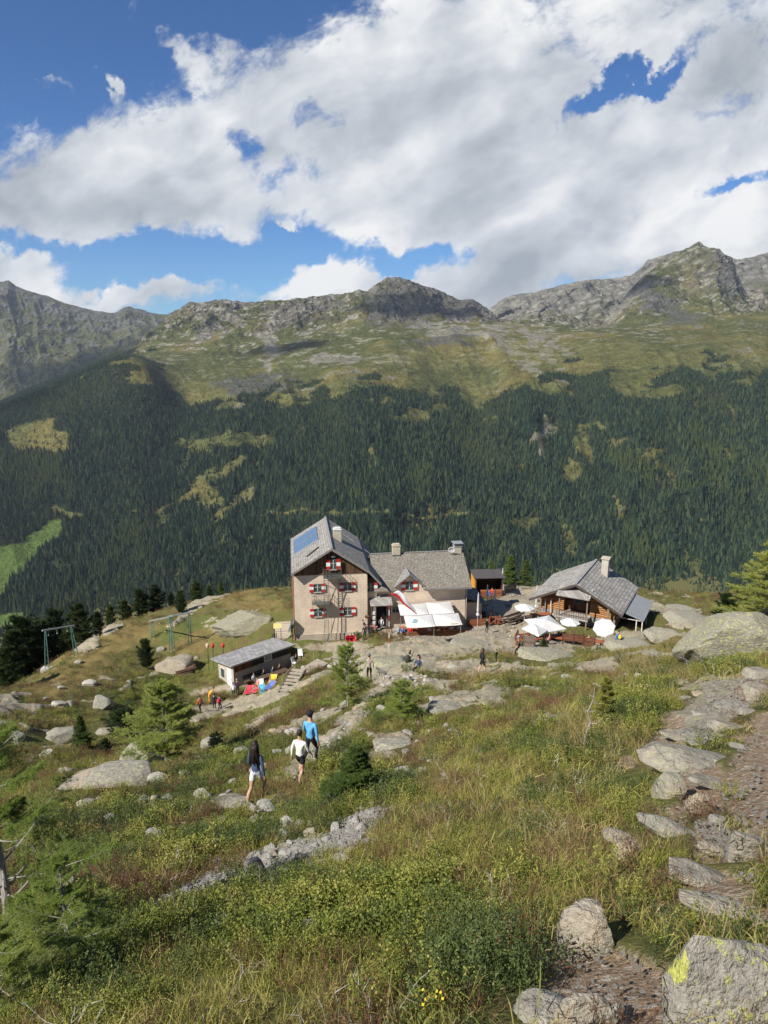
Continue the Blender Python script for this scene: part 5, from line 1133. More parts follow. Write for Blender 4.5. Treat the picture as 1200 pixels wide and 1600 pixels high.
    MB().beam((1.5, 1.4, rz(1.5) + .13), (2.9, 2.1, rz(2.9) + .13), .16, .10).build('roof_ladder', plain('dark_wood', (.09, .07, .055)), H)
    # --- windows
    for z_ in (6.48, 3.56):
        window(H, 2.6, z_, .82, .92, -.02); window(H, 5.92, z_, .82, .92, -.02)
    window(H, 4.38, 9.25, .62, 1.15, -.31, .44)
    MB().bb(4.18, 4.58, -.36, -.30, 10.02, 10.2).build('gable_lamp', plain('lamp_white', (.8, .8, .75)), H)
    window(H, 8.62, 6.1, .62, .98, .60, .40, sides=(True, True)); window(H, 13.1, 5.88, .86, .98, .98, .48)
    window(H, 11.5, 3.05, .9, .55, .98, .3, sides=(False, False))
    # --- porch
    P_ = MB().slab([(8.45, -.65, 4.25), (10.95, -.65, 4.25), (10.95, 1.05, 4.98), (8.45, 1.05, 4.98)], .10).build('porch_roof', m_boards('porch_shakes', (.17, .155, .14), (.46, .43, .39), .22), H)
    for x_ in (8.5, 10.8): MB().bb(x_, x_ + .12, -.6, -.48, .9, 4.16).build('porch_post', plain('post_wood', (.12, .085, .06)), P_)
    MB().bb(8.55, 9.15, .45, .6, .9, 4.1).bb(10.45, 10.9, .75, .98, .9, 4.2).bb(9.15, 10.45, .8, .98, 3.6, 4.2).build('porch_panel', m_boards('porch_boards', (.24, .20, .16), (.36, .31, .26), .16), H)
    D_ = MB().bb(9.2, 10.4, .94, .985, .9, 3.55).build('door', plain('doorway_shade', (.014, .011, .010)), H)  # near-black panel stands in for the shade inside the open doorway
    MB().bb(9.3, 9.34, .88, .935, 1.8, 2.0).build('handle', plain('brass', (.5, .4, .2), .3, .8), D_)
    for z_ in (1.6, 2.2, 2.8): MB().bb(8.65, 9.1, .38, .44, z_, z_ + .38).build('notice_board', plain('paper', (.72, .71, .68)), H)
    # --- fire escape on the gable
    st = plain('galvanised', (.20, .215, .21), .45, .6)
    E_ = None
    def plat(x0, x1, z_, par):
        F_ = MB()
        F_.bb(x0, x1, -1.15, -.12, z_ - .06, z_)
        for (a, b) in (((x0, -1.12), (x1, -1.12)), ((x0, -1.12), (x0, -.15)), ((x1, -1.12), (x1, -.15))):
            for k in (.5, 1.0): F_.beam((a[0], a[1], z_ + k), (b[0], b[1], z_ + k), .035, .035)
            n = 6
            for i in range(n + 1):
                t = i / n; F_.beam((a[0] + (b[0] - a[0]) * t, a[1] + (b[1] - a[1]) * t, z_), (a[0] + (b[0] - a[0]) * t, a[1] + (b[1] - a[1]) * t, z_ + 1.0), .018, .018)
        F_.beam((x0 + .05, -1.1, z_), (x0 + .05, -.12, z_ - .95), .04, .04).beam((x1 - .05, -1.1, z_), (x1 - .05, -.12, z_ - .95), .04, .04)
        return F_.build('fire_escape' if par is H else 'platform', st, par)
    E_ = plat(3.25, 5.2, 7.95, H); plat(1.95, 3.95, 4.95, E_)
    L_ = MB()
    for (x_, z0, z1, yy) in ((3.55, 4.95, 7.95, -.95), (3.45, .1, 4.95, -1.2)):
        for dx in (-.24, .24): L_.beam((x_ + dx, yy, z0), (x_ + dx, yy, z1 + .9), .04, .06)
        k = z0 + .15
        while k < z1: L_.beam((x_ - .24, yy, k), (x_ + .24, yy, k), .03, .03); k += .28
        if z0 > 1:
            for q in range(7): L_.tube([(x_ - .34, yy - .02, z0 + 1.0 + q * .28), (x_ - .2, yy - .5, z0 + 1.0 + q * .28), (x_ + .2, yy - .5, z0 + 1.0 + q * .28), (x_ + .34, yy - .02, z0 + 1.0 + q * .28)], .014, 5)
    L_.beam((3.95, -.7, 4.95), (5.1, -.6, 7.9), .05, .10).beam((3.0, -.4, .4), (3.9, -.5, 4.8), .035, .035).beam((4.05, -.4, .6), (4.05, -.5, 4.8), .035, .035)
    L_.build('ladder', st, E_)
    # drain pipe
    MB().tube([(-.10, .3, -1.0), (-.10, .3, 8.3)], .06).build('downpipe', plain('pipe_red', (.34, .14, .10)), H)
    MB().tube([(19.82, .92, 0.5), (19.82, .92, 5.3)], .05).build('downpipe', plain('pipe_tan', (.45, .38, .28)), H)
    # stone plinth
    MB().bb(-.04, 8.2, -.10, -.004, -2.0, 1.0).build('plinth', m_plaster('plinth_plaster', (.44, .36, .27)), H)
    return H
def bench_set(x, y, z, rz, label, L=2.2, group=None, seats=True, c=None, name='picnic_table'):
    wood = c or m_boards('bench_wood', (.16, .045, .020), (.34, .11, .045), .12, 'X', False)
    e = tag(empty(name, (x, y, z), rz), label, 'table', group)
    m = MB()
    for k in range(4): m.bb(-L / 2, L / 2, -.36 + k * .185, -.36 + k * .185 + .17, .72, .76)
    m.build('tabletop', wood, e)
    for sx in (-1, 1):
        MB().beam((sx * L * .38, -.30, 0), (sx * L * .38, .30, .71), .06, .06).beam((sx * L * .38, .30, 0), (sx * L * .38, -.30, .71), .06, .06).build('leg', wood, e)
    if seats:
        for sy in (-1, 1):
            b = MB().bb(-L / 2, L / 2, sy * .68 - .13, sy * .68 + .13, .42, .46).build('seat', wood, e)
            for xx in (-L * .4, L * .4 - .05): MB().bb(xx, xx + .05, sy * .68 - .11, sy * .68 + .11, 0, .415).build('support', wood, b)
    return e
def bench_back(x, y, z, rz, label, L=1.8, group=None, c=None):
    wood = c or m_boards('bench_wood', (.16, .045, .020), (.34, .11, .045), .12, 'X', False)
    e = tag(empty('bench', (x, y, z), rz), label, 'bench', group)
    MB().bb(-L / 2, L / 2, -.22, -.02, .42, .46).bb(-L / 2, L / 2, .0, .2, .42, .46).build('seat', wood, e)
    MB().box((0, .26, .68), (L, .03, .16), rx=R(-10)).box((0, .30, .90), (L, .03, .16), rx=R(-10)).build('backrest', wood, e)
    for s in (-1, 1): MB().bb(s * L * .44 - .03, s * L * .44 + .03, -.2, .2, 0, .415).beam((s * L * .44, .22, .4), (s * L * .44, .33, 1.0), .05, .05).build('leg', wood, e)
    return e
def fence_boards(pts, z0, z1, label, n=4, m_=None, name='board_fence'):
    wood = m_ or m_boards('fence_wood', (.13, .050, .025), (.30, .12, .055), .14, 'X', False)
    e = tag(empty(name, pts[0]), label, 'fence'); o = Vector(pts[0])
    m = MB()
    for a, b in zip(pts, pts[1:]):
        a = Vector(a) - o; b = Vector(b) - o
        for k in range(n):
            zz = z0 + (z1 - z0) * (k + .5) / n; m.beam(a + Vector((0, 0, zz)), b + Vector((0, 0, zz)), .03, (z1 - z0) / n * .86)
    m.build('board_panel', wood, e)
    for p in pts: q = Vector(p) - o; MB().beam(q + Vector((0, 0, -.3)), q + Vector((0, 0, z1 + .12)), .10, .10).build('post', wood, e)
    return e
WHITE_CLOTH = lambda: leaf_mat('parasol_cloth', [(0, (.74, .73, .70)), (1, (.84, .83, .80))], .3, 2.)
def parasol(x, y, z, r, h, tilt, label, group=None, n=8, drop=.38, square=False, az=0.0):
    e = tag(empty('parasol', (x, y, z), az), label, 'parasol', group)
    pole = MB().tube([(0, 0, 0), (0, 0, h + drop * .9)], .024).build('pole', plain('parasol_pole', (.55, .52, .48), .5), e)
    M = Matrix.Translation((0, 0, h)) @ Matrix.Rotation(tilt, 4, 'X'); bm = MB(); pts = []
    apex = bm.bm.verts.new(M @ Vector((0, 0, drop))); rings = []
    for f in (.33, .66, 1.0):
        ring = []
        for k in range(n * 2):
            a = k * math.pi / n + math.pi / n; q = r * f * (1 if k % 2 == 0 else (math.cos(math.pi / n) * .965)); zz = drop * (1 - f ** 1.15) - (0.03 if k % 2 else 0) * f
            ring.append(bm.bm.verts.new(M @ Vector((math.cos(a) * q, math.sin(a) * q, zz))))
        rings.append(ring)
    skirt = [bm.bm.verts.new(v.co - Vector((0, 0, .10))) for v in rings[-1]]; rings.append(skirt); N_ = n * 2
    for k in range(N_): bm.bm.faces.new((apex, rings[0][k], rings[0][(k + 1) % N_]))
    for a, b in zip(rings, rings[1:]):
        for k in range(N_): bm.bm.faces.new((a[k], b[k], b[(k + 1) % N_], a[(k + 1) % N_]))
    c = bm.build('canopy', WHITE_CLOTH(), e); s = c.modifiers.new('thickness', 'SOLIDIFY'); s.thickness = .006
    m = MB()
    for k in range(n):
        a = k * 2 * math.pi / n + math.pi / n; m.tube([M @ Vector((0, 0, drop - .05)), M @ Vector((math.cos(a) * r * .98, math.sin(a) * r * .98, -.03))], .008, 4)
    m.build('ribs', plain('rib', (.5, .48, .45)), c)
    MB().lathe([(.25, 0), (.25, .06), (.04, .08), (.04, .2)], 14).build('base', plain('concrete', (.36, .35, .33)), e)
    return e
def closed_parasol(x, y, z, h, label, cloth=.5):
    e = tag(empty('closed_parasol', (x, y, z)), label, 'parasol')
    MB().tube([(0, 0, 0), (0, 0, h)], .022).build('pole', plain('parasol_pole', (.55, .52, .48), .5), e)
    z0 = h * (1 - cloth); b = MB(); n = 12; rings = []
    for zz, rr in ((z0 - .02, .17), (z0 + .12, .15), (z0 + .3, .07), (z0 + .5, .11), (h - .25, .06), (h + .04, .015)):
        rings.append([b.bm.verts.new((rr * (1.15 if k % 2 else .75) * math.cos(k * 2 * math.pi / n), rr * (1.15 if k % 2 else .75) * math.sin(k * 2 * math.pi / n), zz)) for k in range(n)])
    for p, q in zip(rings, rings[1:]):
        for k in range(n): b.bm.faces.new((p[k], p[(k + 1) % n], q[(k + 1) % n], q[k]))
    b.build('folded_cloth', WHITE_CLOTH(), e); MB().lathe([(.22, 0), (.22, .06), (.04, .08), (.04, .2)], 14).build('base', plain('concrete', (.36, .35, .33)), e)
    return e
HUT_O = Vector((19.6, 68.1, -29.0)); HUT_R = R(-28.96)
def UL(x, y, z): return Matrix.Translation(HUT_O) @ Matrix.Rotation(HUT_R, 4, 'Z') @ Vector((x, y, z))
def build_log_hut():
    E = tag(empty('log_hut', HUT_O, HUT_R), 'orange-brown log hut on a stone base under a wide grey shingle roof', 'hut')
    lm = mat('logs', m_logs); sm = mat('field_stones', m_stones)
    MB().bb(-3.9, 3.9, .45, 7.6, -2.4, 1.1).build('stone_base', sm, E)
    # log walls with a dark recessed middle bay
    m = MB().bb(-3.8, -1.35, .5, 7.5, 1.1, 2.65).bb(1.35, 3.8, .5, 7.5, 1.1, 2.65).slab([(-3.8, .5, 2.65), (3.8, .5, 2.65), (1.9, .5, 3.45), (0, .5, 4.3), (-1.9, .5, 3.45)], .22, Vector((0, -1, 0)))
    m.build('wall', lm, E)
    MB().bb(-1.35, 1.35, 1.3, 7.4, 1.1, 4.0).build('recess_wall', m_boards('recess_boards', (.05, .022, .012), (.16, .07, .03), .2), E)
    w = MB().bb(-.5, .5, 1.2, 1.28, 1.9, 2.9).build('window', plain('hut_window_frame', (.20, .08, .04)), E); MB().bb(-.42, .42, 1.17, 1.195, 1.98, 2.82).build('pane', mat('window_glass', None, (.05, .07, .075), .12, 0, .6), w)
    rf = gable_roof([(-4.75, 2.28), (0, 4.72), (4.75, 2.28)], -.55, 8.4, .16).build('roof', m_shingle('shingle_hut', 'Y', R(27.2), (.17, .158, .14), (.44, .415, .37), .30, .34), E)
    MB().beam((0, -.58, 4.75), (0, 8.45, 4.75), .26, .06).build('ridge_cap', plain('ridge_wood', (.26, .25, .24)), rf)
    for s in (-1, 1): MB().beam((s * 4.75, -.57, 2.10), (0, -.57, 4.54), .05, .24).build('bargeboard', plain('barge_dark', (.075, .06, .05)), rf)
    MB().bb(1.15, 1.85, 5.6, 6.4, 3.6, 5.75).build('chimney', m_plaster('chimney_hut', (.46, .42, .35), False), E)
    MB().bb(1.05, 1.95, 5.5, 6.5, 5.755, 5.88).build('chimney_cap', plain('cap_tan', (.48, .40, .30)), E)
    # balcony with its own little roof
    b = MB().bb(-1.6, 1.5, -1.0, .45, 1.0, 1.12).build('balcony', plain('deck_grey', (.36, .34, .31)), E)
    for x_ in (-1.45, 1.35): MB().bb(x_ - .06, x_ + .06, -.95, -.83, -1.2, 3.7).build('post', plain('old_post', (.23, .17, .12)), b)
    m = MB()
    for k in range(12): m.bb(-1.4 + k * .24, -1.34 + k * .24, -.93, -.89, 1.12, 1.75)
    m.bb(-1.45, 1.35, -.95, -.87, 1.75, 1.83).build('railing', plain('rail_brown', (.14, .08, .05)), b)
    MB().slab([(-1.75, -1.35, 3.45), (1.6, -1.35, 3.45), (1.6, .3, 4.05), (-1.75, .3, 4.05)], .08).build('balcony_roof', m_boards('porch_shakes', (.17, .155, .14), (.46, .43, .39), .22), b)
    for bx in ((-3.6, -3.45, -.45, -.3, -.9, 2.6), (3.2, 3.4, -.3, -.1, -1.2, 2.9)): MB().bb(*bx).build('corner_post', plain('old_post', (.23, .17, .12)), E)
    for x_ in (-3.2, -2.6): MB().tube([(x_, .2, -.9), (x_, .2, 2.3)], .05).build('pale_post', plain('pale_pole', (.62, .58, .52)), E)
    # lean-to on the right: grey sheet roof on posts, dark inside
    MB().slab([(4.3, .6, 2.25), (6.6, .6, 1.55), (6.6, 6.6, 1.55), (4.3, 6.6, 2.25)], .07).build('lean_to_roof', plain('sheet_grey', (.24, .25, .25), .5), E)
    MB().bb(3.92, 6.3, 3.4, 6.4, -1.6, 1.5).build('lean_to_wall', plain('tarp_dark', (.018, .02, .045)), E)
    for x_, y_ in ((6.45, .8), (5.9, .8), (6.45, 3.4), (6.3, 6.3)): MB().bb(x_ - .045, x_ + .045, y_ - .045, y_ + .045, -2.0, 1.5).build('lean_to_post', plain('pale_pole', (.62, .58, .52)), E)
    MB().beam((3.9, .75, 1.45), (6.5, .75, 1.45), .05, .05).build('rail', plain('pale_pole', (.62, .58, .52)), E)
def build_hut_terrace():
    z = lambda x, y: on_ground(x, y)
    # big white star-shaped awning = two square parasols side by side, plus round ones
    def par(px, py, D, r, h, tilt, lab, n=8, az=0., drop=.38):
        p = at(px, py, D); g = z(p.x, p.y); return parasol(p.x, p.y, g, r, p.z - g, tilt, lab, None, n, drop, az=az)
    par(820, 949, 72, 1.05, 2.2, 0, 'round white parasol farthest up the path left of the log hut')
    par(852, 975, 67.5, 2.0, 2.2, R(6), 'largest white square parasol on the hut terrace', 4, R(22), .45)
    par(836, 983, 65.5, 1.25, 2.2, R(10), 'small white square parasol tucked under the largest one', 4, R(50), .35)
    par(891, 972, 67, .95, 2.2, 0, 'round white parasol between the largest one and the tilted one')
    par(944, 980, 64.5, 1.0, 1.7, R(34), 'tilted white parasol at the right end of the hut terrace', 8, R(-30))
    G = 'brown tables on the log hut terrace'
    for i, (px, py, D, rz, lab) in enumerate([(846, 990, 69.5, .4, 'brown table under the largest parasol'), (870, 996, 67, -.3, 'brown table in front of the stone base of the log hut'), (898, 990, 67.5, -.5, 'brown table under the round parasol on the hut terrace'), (925, 997, 65, -.5, 'brown table left of the tilted parasol'), (845, 962, 74, .2, 'brown table beside the farthest round parasol')]):
        p = at(px, py, D); bench_set(p.x, p.y, z(p.x, p.y), rz, lab)
    for (px, py, D, rz, lab) in [(812, 996, 66.5, 1.2, 'brown bench facing the path at the left end of the hut terrace'), (818, 1003, 65, .3, 'brown bench below the left fence of the hut terrace')]:
        p = at(px, py, D); bench_back(p.x, p.y, z(p.x, p.y), rz, lab, 1.6)
    def gp(px, py, D): p = at(px, py, D); return (p.x, p.y, z(p.x, p.y))
    fence_boards([gp(818, 1003, 63.6), gp(834, 1003, 63.4)], .1, 1.25, 'weathered grey-brown board fence at the near edge of the hut terrace', 6, m_boards('old_fence', (.11, .085, .065), (.24, .19, .15), .14, 'X', False))
    fence_boards([gp(880, 985, 64.8), gp(897, 987, 64.3), gp(912, 990, 64.1)], .5, 1.25, 'dark red wooden terrace fence below the log hut', 3, m_boards('fence_dark', (.07, .028, .016), (.17, .07, .035), .14, 'X', False))
    fence_boards([gp(914, 990, 64), gp(930, 993, 63.5)], .0, 1.0, 'short dark red fence right of the terrace gap', 4, m_boards('fence_dark', (.07, .028, .016), (.17, .07, .035), .14, 'X', False))
    # stacked firewood and planks
    p = at(806, 965, 79); e = tag(empty('firewood_stack', (p.x, p.y, z(p.x, p.y)), .5), 'dark pile of planks and firewood left of the log hut', 'firewood')
    m = MB(); r = random.Random(3)
    for k in range(26): m.beam((r.uniform(-1.5, -.9), r.uniform(-.8, .8), .08 + k * .04), (r.uniform(.9, 1.6), r.uniform(-.8, .8), .1 + k * .045), .14, .06)
    m.build('planks', plain('dark_planks', (.075, .05, .038)), e)
    p = at(835, 962, 73); e = tag(empty('wooden_barrel', (p.x, p.y, z(p.x, p.y))), 'dark barrel beside the farthest round parasol', 'barrel')
    MB().lathe([(0, 0), (.28, 0), (.36, .45), (.28, .9), (0, .9)], 14).build('staves', m_boards('barrel_wood', (.06, .045, .035), (.13, .10, .08), .1), e); MB().lathe([(.35, .3), (.365, .32), (.365, .36), (.35, .38)], 14).build('hoop', plain('iron', (.1, .1, .1), .5, .8), e)
def build_terrace():
    g = lambda x, y: on_ground(x, y)
    # wooden deck in front of the door
    d = tag(empty('wooden_deck', HL(8.6, -1.1, .88), HR), 'grey-brown plank deck in front of the refuge door', 'deck')
    m = MB()
    for k in range(20): m.bb(-2.7, 3.0, -1.9 + k * .20, -1.72 + k * .20, -.05, .0)
    m.build('planks', m_boards('deck_planks', (.30, .25, .19), (.44, .38, .30), .2, 'Y', True), d); MB().bb(-2.68, 2.98, -1.86, 2.05, -1.2, -.06).build('underframe', plain('stone_edge', (.30, .28, .24)), d)
    # canopy: four joined square awnings
    C = tag(empty('terrace_canopy', HL(15, -1.5, .6), HR), 'big white four-part awning over the dark red terrace tables', 'awning')
    def zt(x, y): return 2.2 + (y + 2.3) * .239
    for (x0, x1, y0, y1, lab) in ((-3.3, -.1, -.06, 2.05, ''), (-.04, 2.85, -.06, 2.15, ''), (-2.95, .2, -2.3, -.12, ''), (.26, 3.25, -2.25, -.12, '')):
        m = MB(); n = 8; V = {}
        for i in range(n + 1):
            for j in range(n + 1):
                u, v = i / n, j / n; x_ = x0 + (x1 - x0) * u; y_ = y0 + (y1 - y0) * v; t = .30 * (1 - max(abs(u - .5), abs(v - .5)) * 2) - .05 * math.sin(math.pi * (u if j in (0, n) else v)) * (1 if i in (0, n) or j in (0, n) else 0)
                V[i, j] = m.bm.verts.new((x_, y_, zt(x_, y_) + t))
        for i in range(n):
            for j in range(n): m.bm.faces.new((V[i, j], V[i + 1, j], V[i + 1, j + 1], V[i, j + 1]))
        o = m.build('awning_cloth', WHITE_CLOTH(), C); s = o.modifiers.new('thickness', 'SOLIDIFY'); s.thickness = .008
    for (x_, y_) in ((-2.8, -2.1), (.1, -2.1), (3.1, -2.1), (-3.0, 1.9), (2.7, 1.9), (-.1, 1.9)): MB().tube([(x_, y_, -.3), (x_, y_, zt(x_, y_) - .02)], .035).build('post', plain('green_post', (.22, .25, .22), .5), C)
    MB().slab([(-2.3, -1.75, zt(0, -1.75) + .20), (-1.75, -1.75, zt(0, -1.75) + .20), (-1.6, -1.35, zt(0, -1.35) + .31), (-2.0, -1.25, zt(0, -1.25) + .31)], .012).build('emblem', plain('emblem_blue', (.22, .32, .38)), C)
    MB().slab([(2.0, -2.15, zt(0, -2.15) + .05), (2.8, -2.15, zt(0, -2.15) + .05), (2.8, -2.05, zt(0, -2.05) + .08), (2.0, -2.05, zt(0, -2.05) + .08)], .012).build('printed_band', plain('print_ochre', (.40, .32, .12)), C)
    G = 'dark red tables under the terrace awning'
    zt0 = .62
    for i, (x_, y_, lab) in enumerate([(12.6, -.6, 'dark red table under the left half of the awning, nearest the flagpole'), (14.8, -1.0, 'dark red table under the front middle of the awning'), (17.4, -1.0, 'dark red table under the front right of the awning'), (14.0, .9, 'dark red table under the awning close to the house wall'), (17.0, .9, 'dark red table in the far right corner under the awning')]):
        p = HL(x_, y_, .62); bench_set(p.x, p.y, max(g(p.x, p.y), p.z - .1), HR, lab)
    fence_boards([HL(11.9, -1.9, .65), HL(14.6, -2.0, .65), HL(17.0, -2.0, .65), HL(19.2, -1.9, .65)], .1, .85, 'dark red board parapet along the front of the awning terrace', 4)
    # low stone edge under the parapet
    for i, (x_, lab) in enumerate([(12.3, 'white flower box with a dark hole, left of three'), (13.3, 'white flower box with a dark hole, middle of three'), (14.1, 'white flower box with a dark hole, right of three')]):
        p = HL(x_, -2.5, .5); e = tag(empty('flower_box', (p.x, p.y, g(p.x, p.y) + .02), HR), lab, 'planter', 'white boxes below the terrace parapet')
        MB().bb(-.26, .26, -.16, .16, 0, .50).build('box', plain('box_white', (.78, .77, .73)), e); MB().lathe([(0, 0), (.10, 0), (.10, .012), (0, .012)], 14, Matrix.Translation((0, -.162, .26)) @ Matrix.Rotation(R(90), 4, 'X')).build('hole', plain('hole_dark', (.03, .03, .03)), e)
    # right side: small terrace with closed parasols, fences, slate heap
    fence_boards([HL(20.2, 1.2, -.1), HL(22.8, 1.3, -.1), HL(23.6, 3.0, .1)], .15, 1.35, 'red-brown board fence right of the refuge', 5, m_boards('fence_red', (.17, .055, .022), (.36, .13, .055), .14, 'X', False))
    for (px, top, base, D, lab) in [(746, 922, 973, 78, 'closed white parasol in front of the red-brown fence'), (773, 918, 945, 91, 'closed white parasol standing alone in the gravel yard'), (784, 884, 928, 100, 'tall closed white parasol beside the dark kiosk'), (761, 912, 938, 93, 'short closed white parasol between annex roof and kiosk'), (838, 912, 940, 82, 'closed parasol sticking up behind the left corner of the log hut')]:
        b = at(px, base, D); gz = g(b.x, b.y); t = at(px, top, D); closed_parasol(b.x, b.y, gz, max(1.8, t.z - gz), lab, .6)
    # kiosk with an orange side
    p = at(761, 930, 99); gz = g(p.x, p.y); e = tag(empty('kiosk', (p.x, p.y, gz), R(4)), 'dark wooden kiosk with flat roof and orange side panel', 'kiosk')
    MB().bb(-1.9, -1.75, -.2, 2.2, -.5, 2.9).build('orange_wall', plain('orange_panel', (.62, .28, .03)), e)
    MB().bb(-1.74, 2.1, 2.0, 2.2, -.5, 2.9).bb(2.0, 2.12, .2, 1.99, -.5, 2.9).build('back_wall', m_boards('kiosk_boards', (.03, .018, .012), (.12, .06, .03), .2), e)
    MB().slab([(-2.0, -.6, 2.95), (2.35, -.6, 2.95), (2.35, 2.5, 3.2), (-2.0, 2.5, 3.2)], .10).build('roof', plain('kiosk_roof', (.085, .075, .07)), e)
    MB().bb(-1.0, 2.0, -.5, -.42, .0, 1.0).bb(-1.0, 2.0, -.42, .1, .93, 1.0).build('counter', m_boards('fence_red', (.17, .055, .022), (.36, .13, .055), .14, 'X', False), e)
    for x_ in (-1.7, 2.0): MB().bb(x_ - .06, x_ + .06, -.45, -.33, -.4, 2.9).build('post', plain('post_wood', (.12, .085, .06)), e)
    fence_boards([Vector(at(788, 925, 97)), Vector(at(806, 921, 99))], -.2, .9, 'dark slatted fence between the kiosk and the yard', 6, plain('slats_dark', (.06, .05, .045)))
    p = at(752, 957, 86); e = tag(empty('slate_heap', (p.x, p.y, g(p.x, p.y) + .1)), 'heap of dark slates and boards leaning beside the annex', 'building material')
    m = MB(); r = random.Random(8)
    for k in range(14): m.box((r.uniform(-.9, .9), r.uniform(-.5, .5), .1 + k * .07), (1.3, .8, .04), rz=r.uniform(-.5, .5), rx=r.uniform(-.15, .15), ry=R(r.uniform(5, 30)))
    m.build('slates', plain('slate', (.085, .09, .10)), e)
    p = at(776, 955, 84); e = tag(empty('wood_pile', (p.x, p.y, g(p.x, p.y))), 'reddish heap of split logs at the yard edge', 'firewood')
    m = MB()
    for k in range(40): m.beam((r.uniform(-.8, .5), r.uniform(-.6, .6), .1 + .9 * r.random() ** 2), (r.uniform(-.3, .9), r.uniform(-.6, .6), .1 + .7 * r.random() ** 2), .11, .09)
    m.build('logs', plain('split_logs', (.22, .085, .045)), e)
    # flagpole and pennant
    p = ray_ground(608, 1014); D = p.y * CP - p.z * SP; e = tag(empty('flagpole', p), 'thin red and white flagpole with a long red-white pennant', 'flagpole')
    top = at(606, 918, D).z - p.z; m = MB(); k = 10
    for i in range(k): MB().tube([(0, 0, top * i / k), (0, 0, top * (i + 1) / k)], .045 - .0015 * i, 8).build('pole_section', plain('pole_red', (.45, .06, .05)) if i % 2 else plain('pole_white', (.72, .70, .66)), e)
    def pen(c0, c1, m_, nm):
        b = MB(); n = 18; V = []
        s = D / FPX
        for i in range(n + 1):
            t = i / n; X = 2 + 34 * t ** .9 + 1.2 * math.sin(t * 9); Z = 2 - 36 * t ** 1.15; wv = 6.5 * (1 - t) ** .7 + .5
            dx, dz = .82, .42
            row = [b.bm.verts.new(((X + dx * wv * (q - .5) * 2.0 + 6) * s, (math.sin(t * 7 + q * 2) * 1.8 * (1 - t * .3)) * s, (Z + dz * wv * (q - .5) * 2.0) * s)) for q in (c0, (c0 + c1) / 2, c1)]
            V.append(row)
        for r1, r2 in zip(V, V[1:]):
            for q in (0, 1): b.bm.faces.new((r1[q], r1[q + 1], r2[q + 1], r2[q]))
        o = b.build(nm, m_, e, True); o.location = (0, 0, top - .1); sd = o.modifiers.new('t', 'SOLIDIFY'); sd.thickness = .01
    pen(0, .36, leaf_mat('flag_red', [(0, (.62, .03, .03)), (1, (.70, .05, .05))], .3), 'red_stripe'); pen(.362, 1, leaf_mat('flag_white', [(0, (.74, .74, .76)), (1, (.82, .82, .84))], .3), 'white_stripe')
    # overhead wire from the refuge chimney to a far pole
    a = HL(20, 5.1, 9.0); b = at(800, 905, 118); b.z = g(b.x, b.y) + 3.4; m = MB(); pts = [a.lerp(b, t) - Vector((0, 0, 1.1 * math.sin(math.pi * t))) - a for t in np.linspace(0, 1, 14)]
    m.tube(pts, .018, 4); o = m.build('overhead_wire', plain('wire', (.45, .45, .43), .5)); o.location = a; tag(o, 'thin pale overhead wire running right from the refuge chimney', 'wire')
    # left of the refuge: plank ramp, leaning panel, small table
    e = tag(empty('plank_ramp', HL(-1.4, 2.4, .0), HR), 'wooden plank ramp with dark bars at the left wall of the refuge', 'ramp')
    m = MB()
    for k in range(14): m.slab([(-.95, -3.2 + k * .42, -1.2 + k * .13), (.85, -3.2 + k * .42, -1.2 + k * .13), (.85, -2.82 + k * .42, -1.08 + k * .13), (-.95, -2.82 + k * .42, -1.08 + k * .13)], .05)
    m.build('planks', m_boards('deck_planks', (.30, .25, .19), (.44, .38, .30), .2, 'Y', True), e)
    m = MB()
    for k in range(4): m.bb(-1.25 + k * .16, -1.17 + k * .16, -1.4, -1.32, -1.6, .9 )
    m.build('bars', plain('bar_dark', (.06, .055, .05)), e)
    e = tag(empty('wall_panel', HL(-.32, -.3, 1.6), HR), 'dark blue tilted panel on a post at the left corner of the refuge', 'solar panel')
    MB().box((-.15, 0, .75), (.07, .9, 1.5), ry=R(20)).build('panel', mat('solar_small', None, (.05, .09, .16), .25), e); MB().tube([(0, 0, -2.6), (0, 0, .8)], .045).build('post', plain('bar_dark', (.06, .055, .05)), e)
    e = tag(empty('notice_stand', HL(-2.0, 1.2, .9), HR), 'small yellow board on a stand left of the refuge', 'notice board')
    MB().box((0, 0, .8), (.9, .05, .6), rx=R(-35)).build('board', plain('board_yellow', (.62, .50, .20)), e); MB().bb(-.4, -.34, 0, .05, -1.4, .7).bb(.34, .4, 0, .05, -1.4, .7).build('leg', plain('bar_dark', (.06, .055, .05)), e)
    # red tubs
    for i, (px, lab) in enumerate([(544, 'red plastic tub by the refuge wall, left one'), (550, 'red plastic tub by the refuge wall, right one')]):
        p = ray_ground(px, 1001); e = tag(empty('plastic_tub', (p.x, p.y, p.z + .12), .3), lab, 'tub'); MB().lathe([(.0, .0), (.22, .0), (.34, .42), (.38, .44), (.36, .40), (.20, .04), (0, .04)], 16, Matrix.Rotation(R(48), 4, 'X')).build('shell', plain('tub_red', (.55, .03, .05), .4), e); MB().tube([(-.36, 0, .3), (0, -.35, .42), (.36, 0, .3)], .02).build('handle', plain('tub_red', (.55, .03, .05), .4), e)
